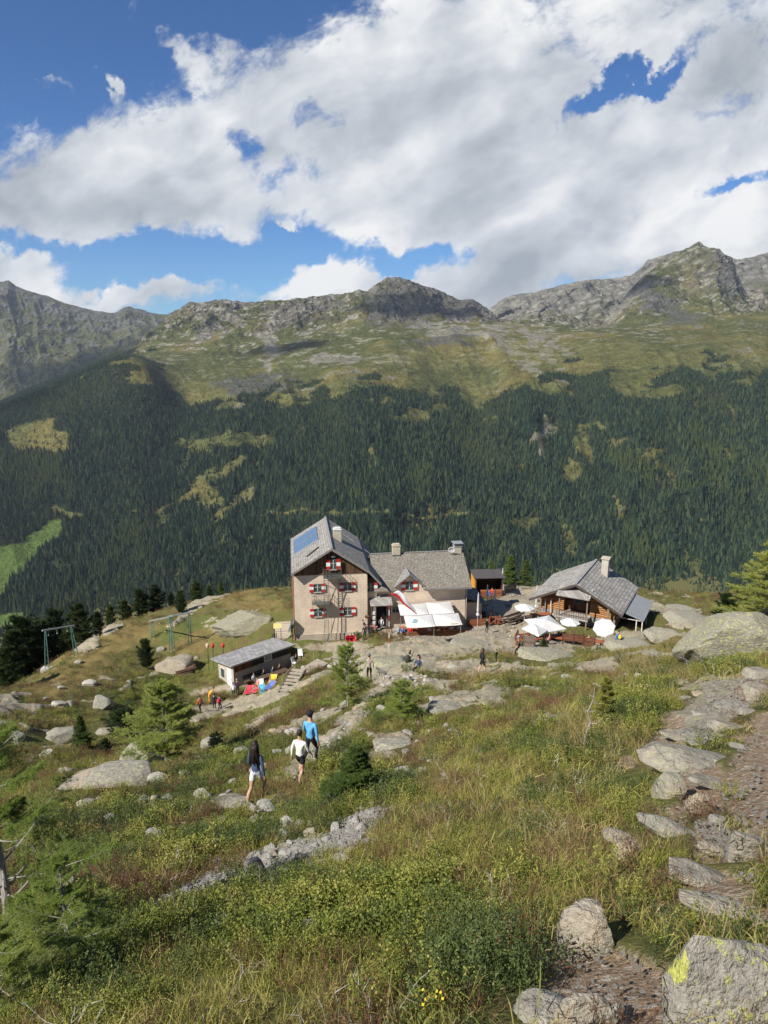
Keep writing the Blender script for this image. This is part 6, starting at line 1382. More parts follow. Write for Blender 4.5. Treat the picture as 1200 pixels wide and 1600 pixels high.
def bicycle(p, rz, label, c):
    e = tag(empty('bicycle', p, rz), label, 'bicycle', 'bicycles parked by the refuge wall')
    fr = plain('bike_' + str(c[0])[:4].replace('.', ''), c, .4)
    for x_ in (-.52, .52):
        w = MB(); 
        w.tube([(x_ + .33 * math.cos(t), 0, .34 + .33 * math.sin(t)) for t in np.linspace(0, 2 * math.pi, 21)], .025, 5, False); wo = w.build('wheel', plain('tyre', (.03, .03, .03)), e)
        s = MB()
        for k in range(8): s.beam((x_, 0, .34), (x_ + .31 * math.cos(k * .785), 0, .34 + .31 * math.sin(k * .785)), .006, .006)
        s.build('spokes', plain('steel', (.4, .4, .4), .4, .7), wo)
    MB().tube([(-.52, 0, .34), (-.12, 0, .30), (.38, 0, .78), (-.22, 0, .80), (-.12, 0, .30)], .02, 6).tube([(-.52, 0, .34), (-.22, 0, .80)], .014, 6).tube([(.52, 0, .34), (.36, 0, .95)], .018, 6).build('frame', fr, e)
    MB().tube([(.36, -.3, .98), (.36, 0, .96), (.36, .3, .98)], .014, 6).build('handlebar', plain('tyre', (.03, .03, .03)), e); MB().bb(-.36, -.12, -.06, .06, .88, .93).build('saddle', plain('tyre', (.03, .03, .03)), e)
def build_shed():
    A = at(366, 1074, 72); az = math.atan2(.67, .743); E = tag(empty('storage_shed', A, az), 'low shed with beige wall, brown boards, flat grey roof and white door', 'shed')
    L, Dp, h0, h1 = 7.0, 3.1, 2.62, 2.25
    MB().bb(0, L, 0, Dp, -.8, 1.55).slab([(0, 0, 1.551), (0, 0, 2.48), (0, Dp, 1.95), (0, Dp, 1.551)], .12, Vector((-1, 0, 0))).build('wall', m_plaster('shed_plaster', (.47, .40, .30), False), E)
    MB().slab([(.13, .04, 1.55), (.13, .04, 2.5), (.13, Dp - .04, 1.98), (.13, Dp - .04, 1.55)], L - .13, Vector((-1, 0, 0))).build('board_wall', m_boards('shed_boards', (.05, .022, .012), (.26, .10, .04), .28), E)
    MB().bb(2.2, 6.6, -.01, .035, 1.6, 2.35).build('opening', plain('hole_dark', (.03, .03, .03)), E)
    MB().slab([(-.55, -.5, h0 + .08), (L + .25, -.5, h0 + .08), (L + .25, Dp + .6, h1 - .2), (-.55, Dp + .6, h1 - .2)], .14).build('roof', m_shingle('shingle_shed', 'X', R(8.8), (.19, .185, .18), (.36, .35, .335), .5, .6), E)
    MB().beam((-.55, -.52, h0 - .0), (L + .25, -.52, h0 - .0), .05, .18).build('fascia', plain('fascia_pale', (.50, .49, .46)), E)
    d = MB().bb(-.035, -.003, .35, 1.25, -.35, 1.75).build('door', plain('door_white', (.76, .75, .72), .5), E); MB().bb(-.07, -.036, .45, .5, .6, .75).build('handle', plain('steel', (.4, .4, .4), .4, .7), d)
    w = MB().bb(-.035, -.003, 1.75, 2.6, .25, 1.35).build('window', plain('shed_window_frame', (.55, .57, .55)), E); MB().bb(-.045, -.037, 1.82, 2.53, .32, 1.28).build('pane', mat('window_glass', None, (.05, .07, .075), .12, 0, .6), w)
    MB().bb(3.6, 4.55, -.10, -.012, 1.62, 2.42).build('sign_board', plain('paper', (.72, .71, .68)), E); MB().bb(3.72, 4.43, -.115, -.102, 1.75, 2.30).build('sign_print', plain('print_grey', (.34, .36, .36)), E)
    for x_ in (3.0, 5.0): MB().bb(x_ - .05, x_ + .05, -.05, .02, 1.58, 2.42).build('post', plain('post_wood', (.12, .085, .06)), E)
    r_ = Matrix.Rotation(az, 4, 'Z')
    def S(x, y, z=0): v = A + r_ @ Vector((x, y, z)); return v
    G = None
    p = S(2.6, -1.2); bench_set(p.x, p.y, on_ground(p.x, p.y), az, 'brown picnic table in front of the shed, nearer the white door', 2.0, c=m_boards('shed_bench', (.055, .035, .025), (.13, .085, .06), .12, 'X', False))
    p = S(4.6, -1.3); bench_set(p.x, p.y, on_ground(p.x, p.y), az, 'brown picnic table in front of the shed, nearer the refuge', 2.0, c=m_boards('shed_bench', (.055, .035, .025), (.13, .085, .06), .12, 'X', False))
    p = S(2.2, -.32); bench_back(p.x, p.y, on_ground(p.x, p.y), az, 'dark bench against the shed wall', 2.4, c=m_boards('shed_bench', (.055, .035, .025), (.13, .085, .06), .12, 'X', False))
    # white chairs
    for i, (x_, y_, rz, lab) in enumerate([(6.6, -1.3, .3, 'white garden chair beside the shed, left one'), (7.4, -1.2, -.5, 'white garden chair beside the shed, right one')]):
        p = S(x_, y_); e = tag(empty('garden_chair', (p.x, p.y, on_ground(p.x, p.y)), az + rz), lab, 'chair'); cw = plain('box_white', (.78, .77, .73))
        MB().bb(-.25, .25, -.22, .25, .40, .44).build('seat', cw, e); MB().box((0, .28, .70), (.5, .04, .55), rx=R(-12)).build('backrest', cw, e)
        for sx in (-.21, .21):
            for sy in (-.19, .22): MB().bb(sx - .02, sx + .02, sy - .02, sy + .02, 0, .398).build('leg', cw, e)
    # bright deck chairs and towels
    cols = [((.62, .04, .08), 'red'), ((.75, .10, .12), 'pink and red'), ((.10, .45, .55), 'turquoise'), ((.12, .16, .45), 'blue'), ((.80, .75, .65), 'striped cream'), ((.75, .52, .05), 'yellow')]
    spots = [(388, 1082), (400, 1080), (411, 1081), (421, 1075), (407, 1072), (426, 1065)]
    for (c, nm), (px, py) in zip(cols, spots):
        p = ray_ground(px, py); e = tag(empty('deck_chair', (p.x, p.y, p.z), random.uniform(-.6, .9)), '%s cloth deck chair on the grass below the shed' % nm, 'deck chair', 'deck chairs below the shed')
        MB().slab([(-.3, -.6, .20), (.3, -.6, .20), (.3, .15, .14), (-.3, .15, .14)], .025).slab([(-.3, .17, .14), (.3, .17, .14), (.3, .72, .42), (-.3, .72, .42)], .025).build('sling', plain('sling_' + nm.replace(' ', '_'), c), e)
        for s in (-.33, .33): MB().beam((s, -.6, .19), (s, .25, .0), .035, .035).beam((s, -.4, .0), (s, .74, .46), .035, .035).build('frame', plain('post_pale', (.5, .42, .3)), e)
    # wooden steps up to the walkway
    E2 = None; p0 = ray_ground(446, 1083); p1 = ray_ground(468, 1057); a = Vector((p0.x, p0.y, 0)); b = Vector((p1.x, p1.y, 0)); d = (b - a).normalized(); n_ = 7; rz = math.atan2(d.y, d.x)
    e = tag(empty('wooden_steps', p0, rz - math.pi / 2), 'short flight of pale wooden steps on the grass slope', 'steps'); Ls = (b - a).length; rise = min(max(p1.z - p0.z, .6), 1.5)
    for k in range(n_): MB().bb(-.6, .6, k * Ls / n_, k * Ls / n_ + .34, .10 + rise * k / n_, .17 + rise * k / n_).build('tread', m_boards('deck_planks', (.30, .25, .19), (.44, .38, .30), .2, 'Y', True), e)
    MB().beam((-.65, 0, .0), (-.65, Ls, rise), .06, .22).beam((.65, 0, .0), (.65, Ls, rise), .06, .22).build('stringer', plain('dark_wood', (.09, .07, .055)), e)
    p2 = ray_ground(505, 1036); e = tag(empty('boardwalk', (p1.x, p1.y, p1.z + .15)), 'pale boardwalk from the steps toward the refuge', 'boardwalk'); q = Vector((p2.x - p1.x, p2.y - p1.y, p2.z - p1.z + .1)); m = MB(); dd = q.normalized(); side = Vector((-dd.y, dd.x, 0)).normalized() * .75; k = int(q.length / .22)
    for i in range(k): c = q * (i / k); m.slab([c - side, c - side + dd * .19, c + side + dd * .19, c + side], .05, Vector((0, 0, 1)))
    m.build('planks', m_boards('deck_planks', (.30, .25, .19), (.44, .38, .30), .2, 'Y', True), e)
    # handrails
    e = tag(empty('rope_handrail', p0), 'thin wooden handrail beside the steps and boardwalk', 'handrail'); m = MB(); prev = None
    for (px, py) in [(441, 1074), (460, 1053), (490, 1030), (497, 1020)]:
        q = ray_ground(px, py) - p0; MB().beam(q, q + Vector((0, 0, 1.05)), .07, .07).build('post', plain('post_pale2', (.33, .26, .16)), e)
        if prev is not None: MB().beam(prev + Vector((0, 0, .98)), q + Vector((0, 0, .98)), .05, .05).build('rail', plain('post_pale2', (.33, .26, .16)), e)
        prev = q
    # tall beacons behind the shed
    for (px, lab, c) in [(325, 'beige lamp post at the left end of the shed', (.55, .45, .3)), (333, 'thin post with a red fitting behind the shed, left one', (.5, .05, .04)), (349, 'thin post with a red fitting behind the shed, right one', (.5, .05, .04))]:
        b = at(px, 1022, 76.5); gz = on_ground(b.x, b.y); t = at(px, 1008, 76.5); e = tag(empty('marker_post', (b.x, b.y, gz)), lab, 'post')
        MB().tube([(0, 0, 0), (0, 0, t.z - gz)], .035).build('post', plain('bar_dark', (.06, .055, .05)), e); MB().lathe([(.0, -.2), (.16, -.15), (.2, .1), (.12, .3), (0, .32)], 10, Matrix.Translation((0, 0, t.z - gz))).build('fitting', plain('fit%d' % int(c[0] * 100), c), e)
def build_pylons():
    g = plain('pylon_green', (.10, .20, .17), .5, .3); gb = plain('pylon_grey', (.30, .33, .32), .5, .3)
    def pylon(pa, pb, label, foot=True):
        (ax, atop, ab, aD), (bx, btop, b_b, bD) = pa, pb
        A = at(ax, ab, aD); A.z = on_ground(A.x, A.y); B = at(bx, b_b, bD); B.z = on_ground(B.x, B.y); TA = at(ax, atop, aD); TB = at(bx - (6 if foot else 0), btop, bD)
        e = tag(empty('lift_pylon', A), label, 'lift pylon'); Z = Vector((0, 0, 0)); m = MB(); b_ = B - A; ta = TA - A; tb = TB - A
        for p, t in ((Z, ta), (b_, tb)):
            q = MB().tube([p, t], .055, 6).tube([p + Vector((.42, .1, 0)), t + Vector((.12, 0, 0))], .055, 6)
            for k in range(1, 7): f = k / 7; q.beam((p).lerp(t, f), (p + Vector((.42, .1, 0))).lerp(t + Vector((.12, 0, 0)), f - .08), .03, .03)
            q.build('leg', g, e)
        MB().beam(ta + Vector((-.3, 0, .05)), tb + Vector((.5, 0, .05)), .16, .16).build('crossbeam', gb, e)
        for f in (.12, .45, .85): MB().beam(ta.lerp(tb, f), ta.lerp(tb, f) - Vector((0, 0, .55)), .03, .03).ball(ta.lerp(tb, f) - Vector((0, 0, .6)), .10, 1).build('pulley', gb, e)
        if foot: MB().box((.2, 0, -.05), (1.1, .9, .9)).build('footing', plain('concrete_pale', (.50, .49, .46)), e)
        return TA, TB
    a = pylon((70, 986, 1042, 82), (116, 978, 1021, 86), 'T-shaped green lift pylon on a concrete block, leftmost', True)
    b = pylon((237, 971, 1010, 92), (264, 963, 1016, 86), 'green lift pylon frame in the middle, left half of the double frame', False)
    c = pylon((267, 964, 1014, 87), (294, 957, 1006, 88), 'green lift pylon frame right beside the middle one', False)
    for i, (p, q, lab) in enumerate([(a[1], b[0], 'thin lift cable between the left and middle pylons'), (c[1], HL(-2, 8, 4.0), 'thin lift cable from the middle pylons toward the refuge')]):
        pts = [(p.lerp(q, t) - Vector((0, 0, 1.0 * math.sin(math.pi * t)))) - p for t in np.linspace(0, 1, 12)]; o = MB().tube(pts, .012, 4).build('lift_cable', plain('wire_dark', (.2, .2, .2), .5)); o.location = p; tag(o, lab, 'cable')
    # pile of weathered timber under the middle pylon
    p = ray_ground(290, 1052); e = tag(empty('timber_pile', p, .4), 'reddish brown pile of old timber on the slope', 'timber'); m = MB(); r = random.Random(4)
    for k in range(12): m.beam((r.uniform(-1.3, -.4), r.uniform(-.3, .3), .1 + k * .03), (r.uniform(.3, 1.3), r.uniform(-.5, .5), .25 + k * .05), .10, .08)
    m.build('beams', plain('old_timber', (.17, .095, .065)), e)
# ------------------------------------------------------------------ people
SKIN = (.50, .30, .20)
def smat(name, c, rough=.8):
    def f(nb, b):
        n = nb.noise(nb.obj, 9, 4, .6); nb.put(b.inputs['Base Color'], nb.mix(nb.ss(n, .3, .7), tuple(x * .85 for x in c), tuple(min(1, x * 1.1) for x in c)))
        b.inputs['Roughness'].default_value = rough; nb.put(b.inputs['Normal'], nb.bump(nb.noise(nb.vm('MULTIPLY', nb.obj, (1, 1, .5)), 11, 4, .6), .8, .05))
    return mat(name, f)
def skin_mesh(name, joints, bones, sub=2, parent=None):
    bm = bmesh.new(); lay = bm.verts.layers.skin.verify(); vs = {}
    for k, (p, rx, ry) in joints.items():
        v = bm.verts.new(p); vs[k] = v; v[lay].radius = (rx, ry); v[lay].use_root = (k == 'pelvis' or k == 'root')
    for a, b in bones: bm.edges.new((vs[a], vs[b]))
    me = bpy.data.meshes.new(name); bm.to_mesh(me); bm.free(); o = bpy.data.objects.new(name, me); col.objects.link(o)
    m = o.modifiers.new('skin', 'SKIN'); m.use_smooth_shade = True; m.branch_smoothing = .4
    s = o.modifiers.new('sub', 'SUBSURF'); s.levels = sub; s.render_levels = sub
    dg = bpy.context.evaluated_depsgraph_get(); ev = o.evaluated_get(dg); nm = bpy.data.meshes.new_from_object(ev)
    bpy.data.objects.remove(o); bpy.data.meshes.remove(me); nm.name = name
    return nm
def person(px, py, label, top, legs, H=1.75, yaw=0., pose='walk', hair=(.02, .014, .01), hairlen=0, cap=None, short_leg=False, short_arm=False, fine=False, D=None, loc=None, seatz=None, phase=1, shoe=(.05, .045, .04), fem=False, lean=0., backpack=None, turn=0., hood=False, stride=.20):
    if loc is None:
        if D: p = at(px, py, D); loc = Vector((p.x, p.y, on_ground(p.x, p.y)))
        else: loc = ray_ground(px, py); loc = Vector((loc.x, loc.y, on_ground(loc.x, loc.y)))
    s = H / 1.75; hw = .155 if fem else .175; ww = .085 if fem else .10
    J = {}; B = []
    def j(k, p, rx, ry=None, par=None):
        J[k] = (Vector(p) * s, rx * s, (ry or rx) * s)
        if par: B.append((par, k))
    sit = pose == 'sit'; pz = .93 if not sit else .50; lf = lean
    j('pelvis', (0, 0, pz), .115 if not fem else .125, .135); j('waist', (0, .02 + lf * .2, pz + .19), .10 if not fem else .085, .125 if not fem else .108, 'pelvis')
    j('chest', (0, .02 + lf * .55, pz + .39), .115, .16 if not fem else .14, 'waist'); j('neck', (0, .03 + lf * .8, pz + .56), .052, .055, 'chest')
    j('skull', (0, .045 + lf * .9, pz + .66), .070, .068, 'neck'); j('crown', (0, .03 + lf * .95, pz + .765), .082, .075, 'skull'); j('nose', (math.sin(turn) * .1, .135 + lf * .9, pz + .70), .012, .012, 'crown')
    for sd, nm in ((-1, 'L'), (1, 'R')):
        ph = phase * sd
        j('sh' + nm, (sd * hw, .01 + lf * .6, pz + .47), .062, .062, 'chest')
        if pose == 'walk':
            j('el' + nm, (sd * (hw + .075), .02 - ph * .05, pz + .19), .044, .044, 'sh' + nm); j('wr' + nm, (sd * (hw + .10), .12 - ph * .14, pz - .04), .030, .030, 'el' + nm); hd = Vector((.1 * sd, .15, -1)).normalized()
        elif pose == 'stand':
            j('el' + nm, (sd * (hw + .08), -.01, pz + .18), .044, .044, 'sh' + nm); j('wr' + nm, (sd * (hw + .08), .10, pz - .05), .030, .030, 'el' + nm); hd = Vector((0, .2, -1)).normalized()
        else:
            j('el' + nm, (sd * (hw + .07), .08 + lf * .5, pz + .20), .044, .044, 'sh' + nm); j('wr' + nm, (sd * (hw - .02), .32 + lf * .4, pz + .17), .030, .030, 'el' + nm); hd = Vector((-.2 * sd, 1, 0)).normalized()
        w_ = J['wr' + nm][0] / s; j('pa' + nm, w_ + hd * .085, .030, .020, 'wr' + nm)
        if fine:
            fw = Vector((0, 1, 0)) if abs(hd.z) > .5 else Vector((1, 0, 0)); inn = Vector((-sd, 0, 0))
            for q in range(4):
                b0 = w_ + hd * .095 + fw * (.030 - q * .020); L = (.070, .080, .075, .060)[q]
                j('f%d%s' % (q, nm), b0, .0100, .0095, 'pa' + nm); j('g%d%s' % (q, nm), b0 + hd * L * .55 + inn * .008, .0090, .0085, 'f%d%s' % (q, nm)); j('h%d%s' % (q, nm), b0 + hd * L + inn * .025, .0080, .0080, 'g%d%s' % (q, nm))
            j('t0' + nm, w_ + hd * .035 + fw * .035, .012, .011, 'wr' + nm); j('t1' + nm, w_ + hd * .075 + fw * .055 + inn * .012, .0100, .0095, 't0' + nm)
        if sit:
            j('kn' + nm, (sd * .12, .44, pz + .02), .062, .062, 'hip' + nm) if False else None
            j('hip' + nm, (sd * .09, .06, pz - .02), .085, .085, 'pelvis'); j('kn' + nm, (sd * .12, .46, pz + .02), .058, .058, 'hip' + nm); j('an' + nm, (sd * .12, .46, .09), .038, .038, 'kn' + nm); j('to' + nm, (sd * .13, .60, .045), .036, .028, 'an' + nm)
        else:
            st = (stride if pose == 'walk' else .02) * ph
            j('hip' + nm, (sd * .09, .01, pz - .06), .085, .088, 'pelvis'); bend = .05 if st <= 0 else .10
            j('th' + nm, (sd * .095, .02 + st * .3 + bend * .4, pz - .24), .084 if short_leg else .076, .08, 'hip' + nm)
            j('kn' + nm, (sd * .10, .02 + st * .55 + bend, .50), .052, .052, 'th' + nm); j('ca' + nm, (sd * .10, st * .8 + (-.02 if st > 0 else -.05), .34), .050, .050, 'kn' + nm)
            zz = .09 if st >= -.01 else .14; j('an' + nm, (sd * .10, st - .02, zz), .034, .034, 'ca' + nm); j('to' + nm, (sd * .11, st + .13, zz - .05), .036, .026, 'an' + nm)
    me = skin_mesh('body', J, B, 2 if fine else 1)
    reg = {}
    for a, b in B:
        k = b[:2]
        r_ = 'head' if b in ('skull', 'crown', 'nose') else 'neck' if b == 'neck' else 'torso' if b in ('waist', 'chest') or k in ('sh',) else 'uarm' if k == 'el' else 'farm' if k == 'wr' else 'hand' if k in ('pa', 'f0', 'f1', 'f2', 'f3', 'g0', 'g1', 'g2', 'g3', 'h0', 'h1', 'h2', 'h3', 't0', 't1') else 'hips' if k == 'hi' else 'thigh' if k in ('th',) or (k == 'kn' and sit) else 'knee' if k == 'kn' else 'shin' if k in ('ca', 'an') else 'foot'
        reg[(a, b)] = r_
    key = 'c%02x%02x%02x' % tuple(int(c * 255) for c in top); kl = 'l%02x%02x%02x' % tuple(int(c * 255) for c in legs)
    ms = [smat('skin', SKIN, .55), smat('cloth_' + key, top), smat('cloth_' + kl, legs), smat('shoe', shoe)]
    for m in ms: me.materials.append(m)
    segs = [(J[a][0], J[b][0], reg[(a, b)]) for a, b in B]
    SA = np.array([q[0] for q in segs]); SB = np.array([q[1] for q in segs]); names = [q[2] for q in segs]; AB = SB - SA; L2 = (AB ** 2).sum(1)
    cen = np.array([pp.center for pp in me.polygons]); t = np.clip(((cen[:, None] - SA) * AB).sum(-1) / L2, 0, 1); dist = np.linalg.norm(cen[:, None] - (SA + AB * t[..., None]), axis=-1); near = dist.argmin(1)
    idx = []
    for c, n_ in zip(cen, near):
        r_ = names[n_]; i = {'head': 0, 'neck': 0, 'torso': 1, 'uarm': 1, 'farm': 0 if short_arm else 1, 'hand': 0, 'hips': 2, 'thigh': 2, 'knee': 0 if short_leg else 2, 'shin': 0 if short_leg else 2, 'foot': 3}[r_]
        if r_ == 'torso' and c.tolist()[2] < (pz + .02) * s: i = 2
        if r_ == 'neck' and c.tolist()[2] < (pz + .53) * s: i = 1
        idx.append(i)
    me.polygons.foreach_set('material_index', idx); me.polygons.foreach_set('use_smooth', [True] * len(idx)); me.update()
    body = link('person', me); body.location = loc if seatz is None else Vector((loc.x, loc.y, seatz)); body.rotation_euler = (0, 0, yaw)
    tag(body, label, 'person')
    hc = J['crown'][0] + Vector((0, -.012, .015)) * s
    hm = smat('hair_%02x%02x' % (int(hair[0] * 255), int(hair[1] * 255)), hair, .5)
    b = MB(); b.ball(hc, (.092 * s, .105 * s, .105 * s), 3)
    for v in b.bm.verts:                                            # keep the face open
        d = v.co - hc
        if d.y > .02 * s and d.z < .035 * s: v.co = hc + Vector((d.x * .82, d.y * .55, d.z))
        v.co += Vector((0, 0, math.sin(v.co.x * 90 + v.co.z * 70) * .003))
    if hairlen:
        r = random.Random(int(px)); n = 16
        for k in range(n):
            a = math.pi * (1.02 + .96 * k / (n - 1)); x_ = math.cos(a) * .07 * s; y_ = math.sin(a) * .07 * s; L = hairlen * s * r.uniform(.8, 1.1)
            b.tube([hc + Vector((x_, y_, .03 * s)), hc + Vector((x_ * 1.35, y_ * 1.5 - .01, -.10 * s)), hc + Vector((x_ * 1.5 + .02 * math.sin(k), y_ * 1.7 - .04, -.10 * s - L * .55)), hc + Vector((x_ * 1.6 + .05 + .03 * math.sin(k * 2), y_ * 1.2 - .05, -.10 * s - L))], [.03 * s, .034 * s, .028 * s, .008 * s], 6)
    b.build('hair', hm, body, True)
    if hood:
        q = MB(); q.ball(J['neck'][0] + Vector((0, -.085, -.05)) * s, (.125 * s, .07 * s, .13 * s), 2); q.build('hood', MATS['cloth_' + key], body, True)
    if cap:
        cm = smat('cap_%02x%02x' % (int(cap[0] * 255), int(cap[2] * 255)), cap)
        q = MB(); q.lathe([(.0, .115), (.05, .108), (.085, .075), (.102, .03), (.105, .0), (.0, -.002)], 16, Matrix.Translation(hc + Vector((0, 0, .012))) @ Matrix.Scale(s, 4)); q.slab([hc + Vector((-.07, .08, .015)) * 1, hc + Vector((.07, .08, .015)), hc + Vector((.05, .19, .0)), hc + Vector((-.05, .19, .0))], .012, Vector((0, 0, 1)))
        q.build('cap', cm, body, True)
    if backpack:
        bc, bl = backpack; P = Vector((0, -.20 + lean * .4, (pz + .30))) * s
        e = tag(empty('backpack', body.matrix_basis @ P, yaw), bl, 'backpack'); m = MB().ball((0, 0, 0), (.155 * s, .11 * s, .25 * s), 2).ball((0, -.09 * s, -.06 * s), (.11 * s, .06 * s, .13 * s), 2); m.build('bag', smat('bag_%02x%02x' % (int(bc[0] * 255), int(bc[2] * 255)), bc), e, True)
        m = MB()
        for sx in (-1, 1): m.tube([(sx * .09 * s, .02, .20 * s), (sx * .11 * s, .15 * s, .24 * s), (sx * .12 * s, .33 * s, .10 * s), (sx * .12 * s, .24 * s, -.14 * s), (sx * .1 * s, .05, -.16 * s)], .014 * s, 5)
        m.build('strap', plain('strap_black', (.02, .02, .02)), e)
    return body
def dog(px, py, label, c, yaw=0., D=None, s=.8):
    if D: p = at(px, py, D); loc = Vector((p.x, p.y, on_ground(p.x, p.y)))
    else: loc = ray_ground(px, py)
    J = {}; B = []
    def j(k, p, rx, ry=None, par=None):
        J[k] = (Vector(p) * s, rx * s, (ry or rx) * s)
        if par: B.append((par, k))
    j('root', (0, 0, .46), .12, .14); j('chest', (0, .26, .46), .13, .15, 'root'); j('neck', (0, .42, .60), .075, .08, 'chest'); j('head', (0, .50, .70), .075, .075, 'neck'); j('muz', (0, .64, .67), .040, .035, 'head'); j('rump', (0, -.24, .48), .11, .12, 'root')
    j('tail', (0, -.40, .56), .03, .03, 'rump'); j('tail2', (0, -.52, .68), .015, .015, 'tail')
    for sd, n in ((-1, 'L'), (1, 'R')):
        j('ear' + n, (sd * .06, .49, .79), .018, .012, 'head')
        j('fs' + n, (sd * .08, .28, .34), .05, .05, 'chest'); j('fk' + n, (sd * .08, .27 + .03 * sd, .18), .03, .03, 'fs' + n); j('fp' + n, (sd * .08, .29 + .05 * sd, .03), .03, .025, 'fk' + n)
        j('bs' + n, (sd * .09, -.20, .34), .065, .06, 'rump'); j('bk' + n, (sd * .09, -.32, .20), .032, .03, 'bs' + n); j('bp' + n, (sd * .09, -.27, .03), .03, .025, 'bk' + n)
    me = skin_mesh('dog', J, B, 1); me.materials.append(smat('fur_%02x' % int(c[0] * 255), c)); o = link('dog', me); o.location = loc; o.rotation_euler = (0, 0, yaw); me.polygons.foreach_set('use_smooth', [True] * len(me.polygons)); tag(o, label, 'dog')
def build_people():
    navy = (.055, .085, .16); blk = (.015, .015, .018)
    person(402, 1254, 'woman with long dark hair in a navy hoodie and pale grey shorts, on the path', navy, (.60, .61, .66), 1.68, -.35, 'walk', (.022, .013, .010), .42, short_leg=True, fine=True, fem=True, phase=1, hood=True, stride=.28, turn=.6)
    person(470, 1222, 'boy in cream sweatshirt and black shorts walking between the navy woman and the blue man', (.76, .75, .69), blk, 1.60, -.35, 'walk', (.03, .02, .015), short_leg=True, fine=True, phase=-1, stride=.24)
    person(486, 1196, 'man in a bright blue pullover, black cap and black trousers, first of the three hikers', (.12, .38, .64), blk, 1.84, -.45, 'walk', (.03, .02, .015), cap=blk, fine=True, phase=1)
    person(577, 1056, 'man in a beige shirt and dark trousers standing by the lichen mound', (.40, .33, .27), blk, 1.78, .1, 'stand', (.07, .06, .05), cap=(.12, .13, .12), D=43.5)
    dog(598, 1056, 'small grey dog beside the man in the beige shirt', (.13, .125, .12), 1.2, D=43.5, s=.75)
    person(654, 1050, 'person in a navy and white jacket sitting on the rocks with dark curly hair', (.05, .07, .12), blk, 1.7, 2.6, 'sit', (.035, .012, .010), .10, D=45)
    person(641, 1012, 'woman in light clothes sitting on the ground near the awning terrace', (.52, .42, .36), (.30, .22, .18), 1.65, -1.2, 'sit', (.05, .028, .018), .2, D=62, fem=True, short_leg=True)
    person(753, 1047, 'woman in black top and black shorts with bare legs walking toward the refuge', (.020, .020, .024), (.02, .02, .022), 1.70, -.8, 'walk', (.06, .03, .02), .12, short_leg=True, D=44, fem=True)
    person(775, 1037, 'small child in dark clothes behind the woman in black', (.05, .05, .07), (.08, .08, .10), .95, .8, 'stand', (.10, .07, .05), D=47)
    person(809, 1034, 'man with grey cap, dark t-shirt and olive backpack below the log hut', (.06, .07, .09), blk, 1.78, 1.45, 'walk', (.2, .2, .2), cap=(.28, .36, .46), short_arm=True, D=53, backpack=((.10, .09, .035), 'olive backpack worn by the man with the grey cap'))
    p = HL(9.75, .1, .9)
    person(594, 975, 'cook in white clothes standing in the dark doorway', (.78, .78, .78), (.30, .32, .36), 1.72, R(180), 'stand', loc=Vector((p.x, p.y, p.z)))
    p = HL(11.35, -2.3, .9); person(617, 1000, 'person in pale blue shirt and dark shorts beside the flagpole', (.42, .52, .60), (.04, .04, .05), 1.7, R(200), 'stand', (.3, .28, .25), loc=Vector((p.x, p.y, max(on_ground(p.x, p.y), p.z - .1))), short_leg=True)
    p = HL(7.5, -3.2, .3); person(570, 1008, 'person in black standing next to the parked bicycles', blk, (.03, .03, .05), 1.78, R(150), 'stand', (.05, .04, .03), loc=Vector((p.x, p.y, on_ground(p.x, p.y))))
    p = HL(7.7, -1.7, .9); person(572, 978, 'person in dark grey bending between the bicycles and the refuge', (.05, .055, .07), blk, 1.75, R(80), 'stand', (.04, .03, .02), lean=.25, loc=Vector((p.x, p.y, max(p.z, on_ground(p.x, p.y)))))
    person(760, 992, 'person in black with a dark rucksack near the awning corner', blk, blk, 1.74, R(-60), 'stand', D=74, backpack=((.05, .06, .03), 'dark green rucksack near the awning corner'))
    # seated under the awning
    row = [(15.0, -1.55, (.75, .74, .72), 'white shirt, left of the seated row behind the parapet'), (16.9, -1.55, (.10, .03, .035), 'dark red shirt in the seated row behind the parapet'), (17.6, -1.55, (.66, .68, .70), 'pale grey shirt in the seated row behind the parapet'), (18.4, -1.55, (.28, .55, .70), 'light blue shirt at the right end of the seated row')]
    for i, (x_, y_, c, lab) in enumerate(row): p = HL(x_, y_, .6); person(650 + i, 980, 'person seated with ' + lab, c, (.05, .05, .07), 1.7, HR + R(8 * i - 10), 'sit', (.05 + .03 * i, .04, .03), loc=p)
    for i, (x_, y_, c, lab) in enumerate([(12.0, -1.2, (.09, .20, .50), 'person in a blue jacket at the table nearest the flagpole'), (12.9, -1.2, (.60, .03, .03), 'person in a red jacket at the table nearest the flagpole')]): p = HL(x_, y_, .6); person(630 + i, 970, lab, c, (.05, .06, .10), 1.7, HR + R(180), 'sit', (.06, .04, .03), loc=p, cap=(.6, .04, .04) if i == 0 else None)
    # by the kiosk
    for px, c, lab in ((763, (.08, .16, .42), 'person in blue in front of the dark kiosk'), (769, (.55, .08, .05), 'person in red in front of the dark kiosk')): person(px, 928, lab, c, (.10, .10, .14), 1.7, R(150), 'stand', D=97)
    # hut terrace
    for px, py, D, c, lab, yw in ((859, 1000, 64.4, (.62, .28, .25), 'person in a pink shirt bending over at the hut terrace edge', 1.0), (921, 992, 64.6, (.60, .40, .12), 'person in an ochre shirt seated near the tilted parasol', 2.6), (873, 985, 68, (.04, .05, .08), 'person in a navy shirt seated in the shade of the hut terrace', .5)):
        person(px, py, lab, c, (.06, .06, .08), 1.7, yw, 'sit', (.12, .08, .05), D=D)
    person(966, 998, 'person in blue with a bright yellow backpack at the corner of the log hut', (.05, .20, .50), (.05, .05, .07), 1.72, R(20), 'stand', (.05, .03, .02), D=62.5, backpack=((.75, .55, .03), 'bright yellow backpack at the corner of the log hut'))
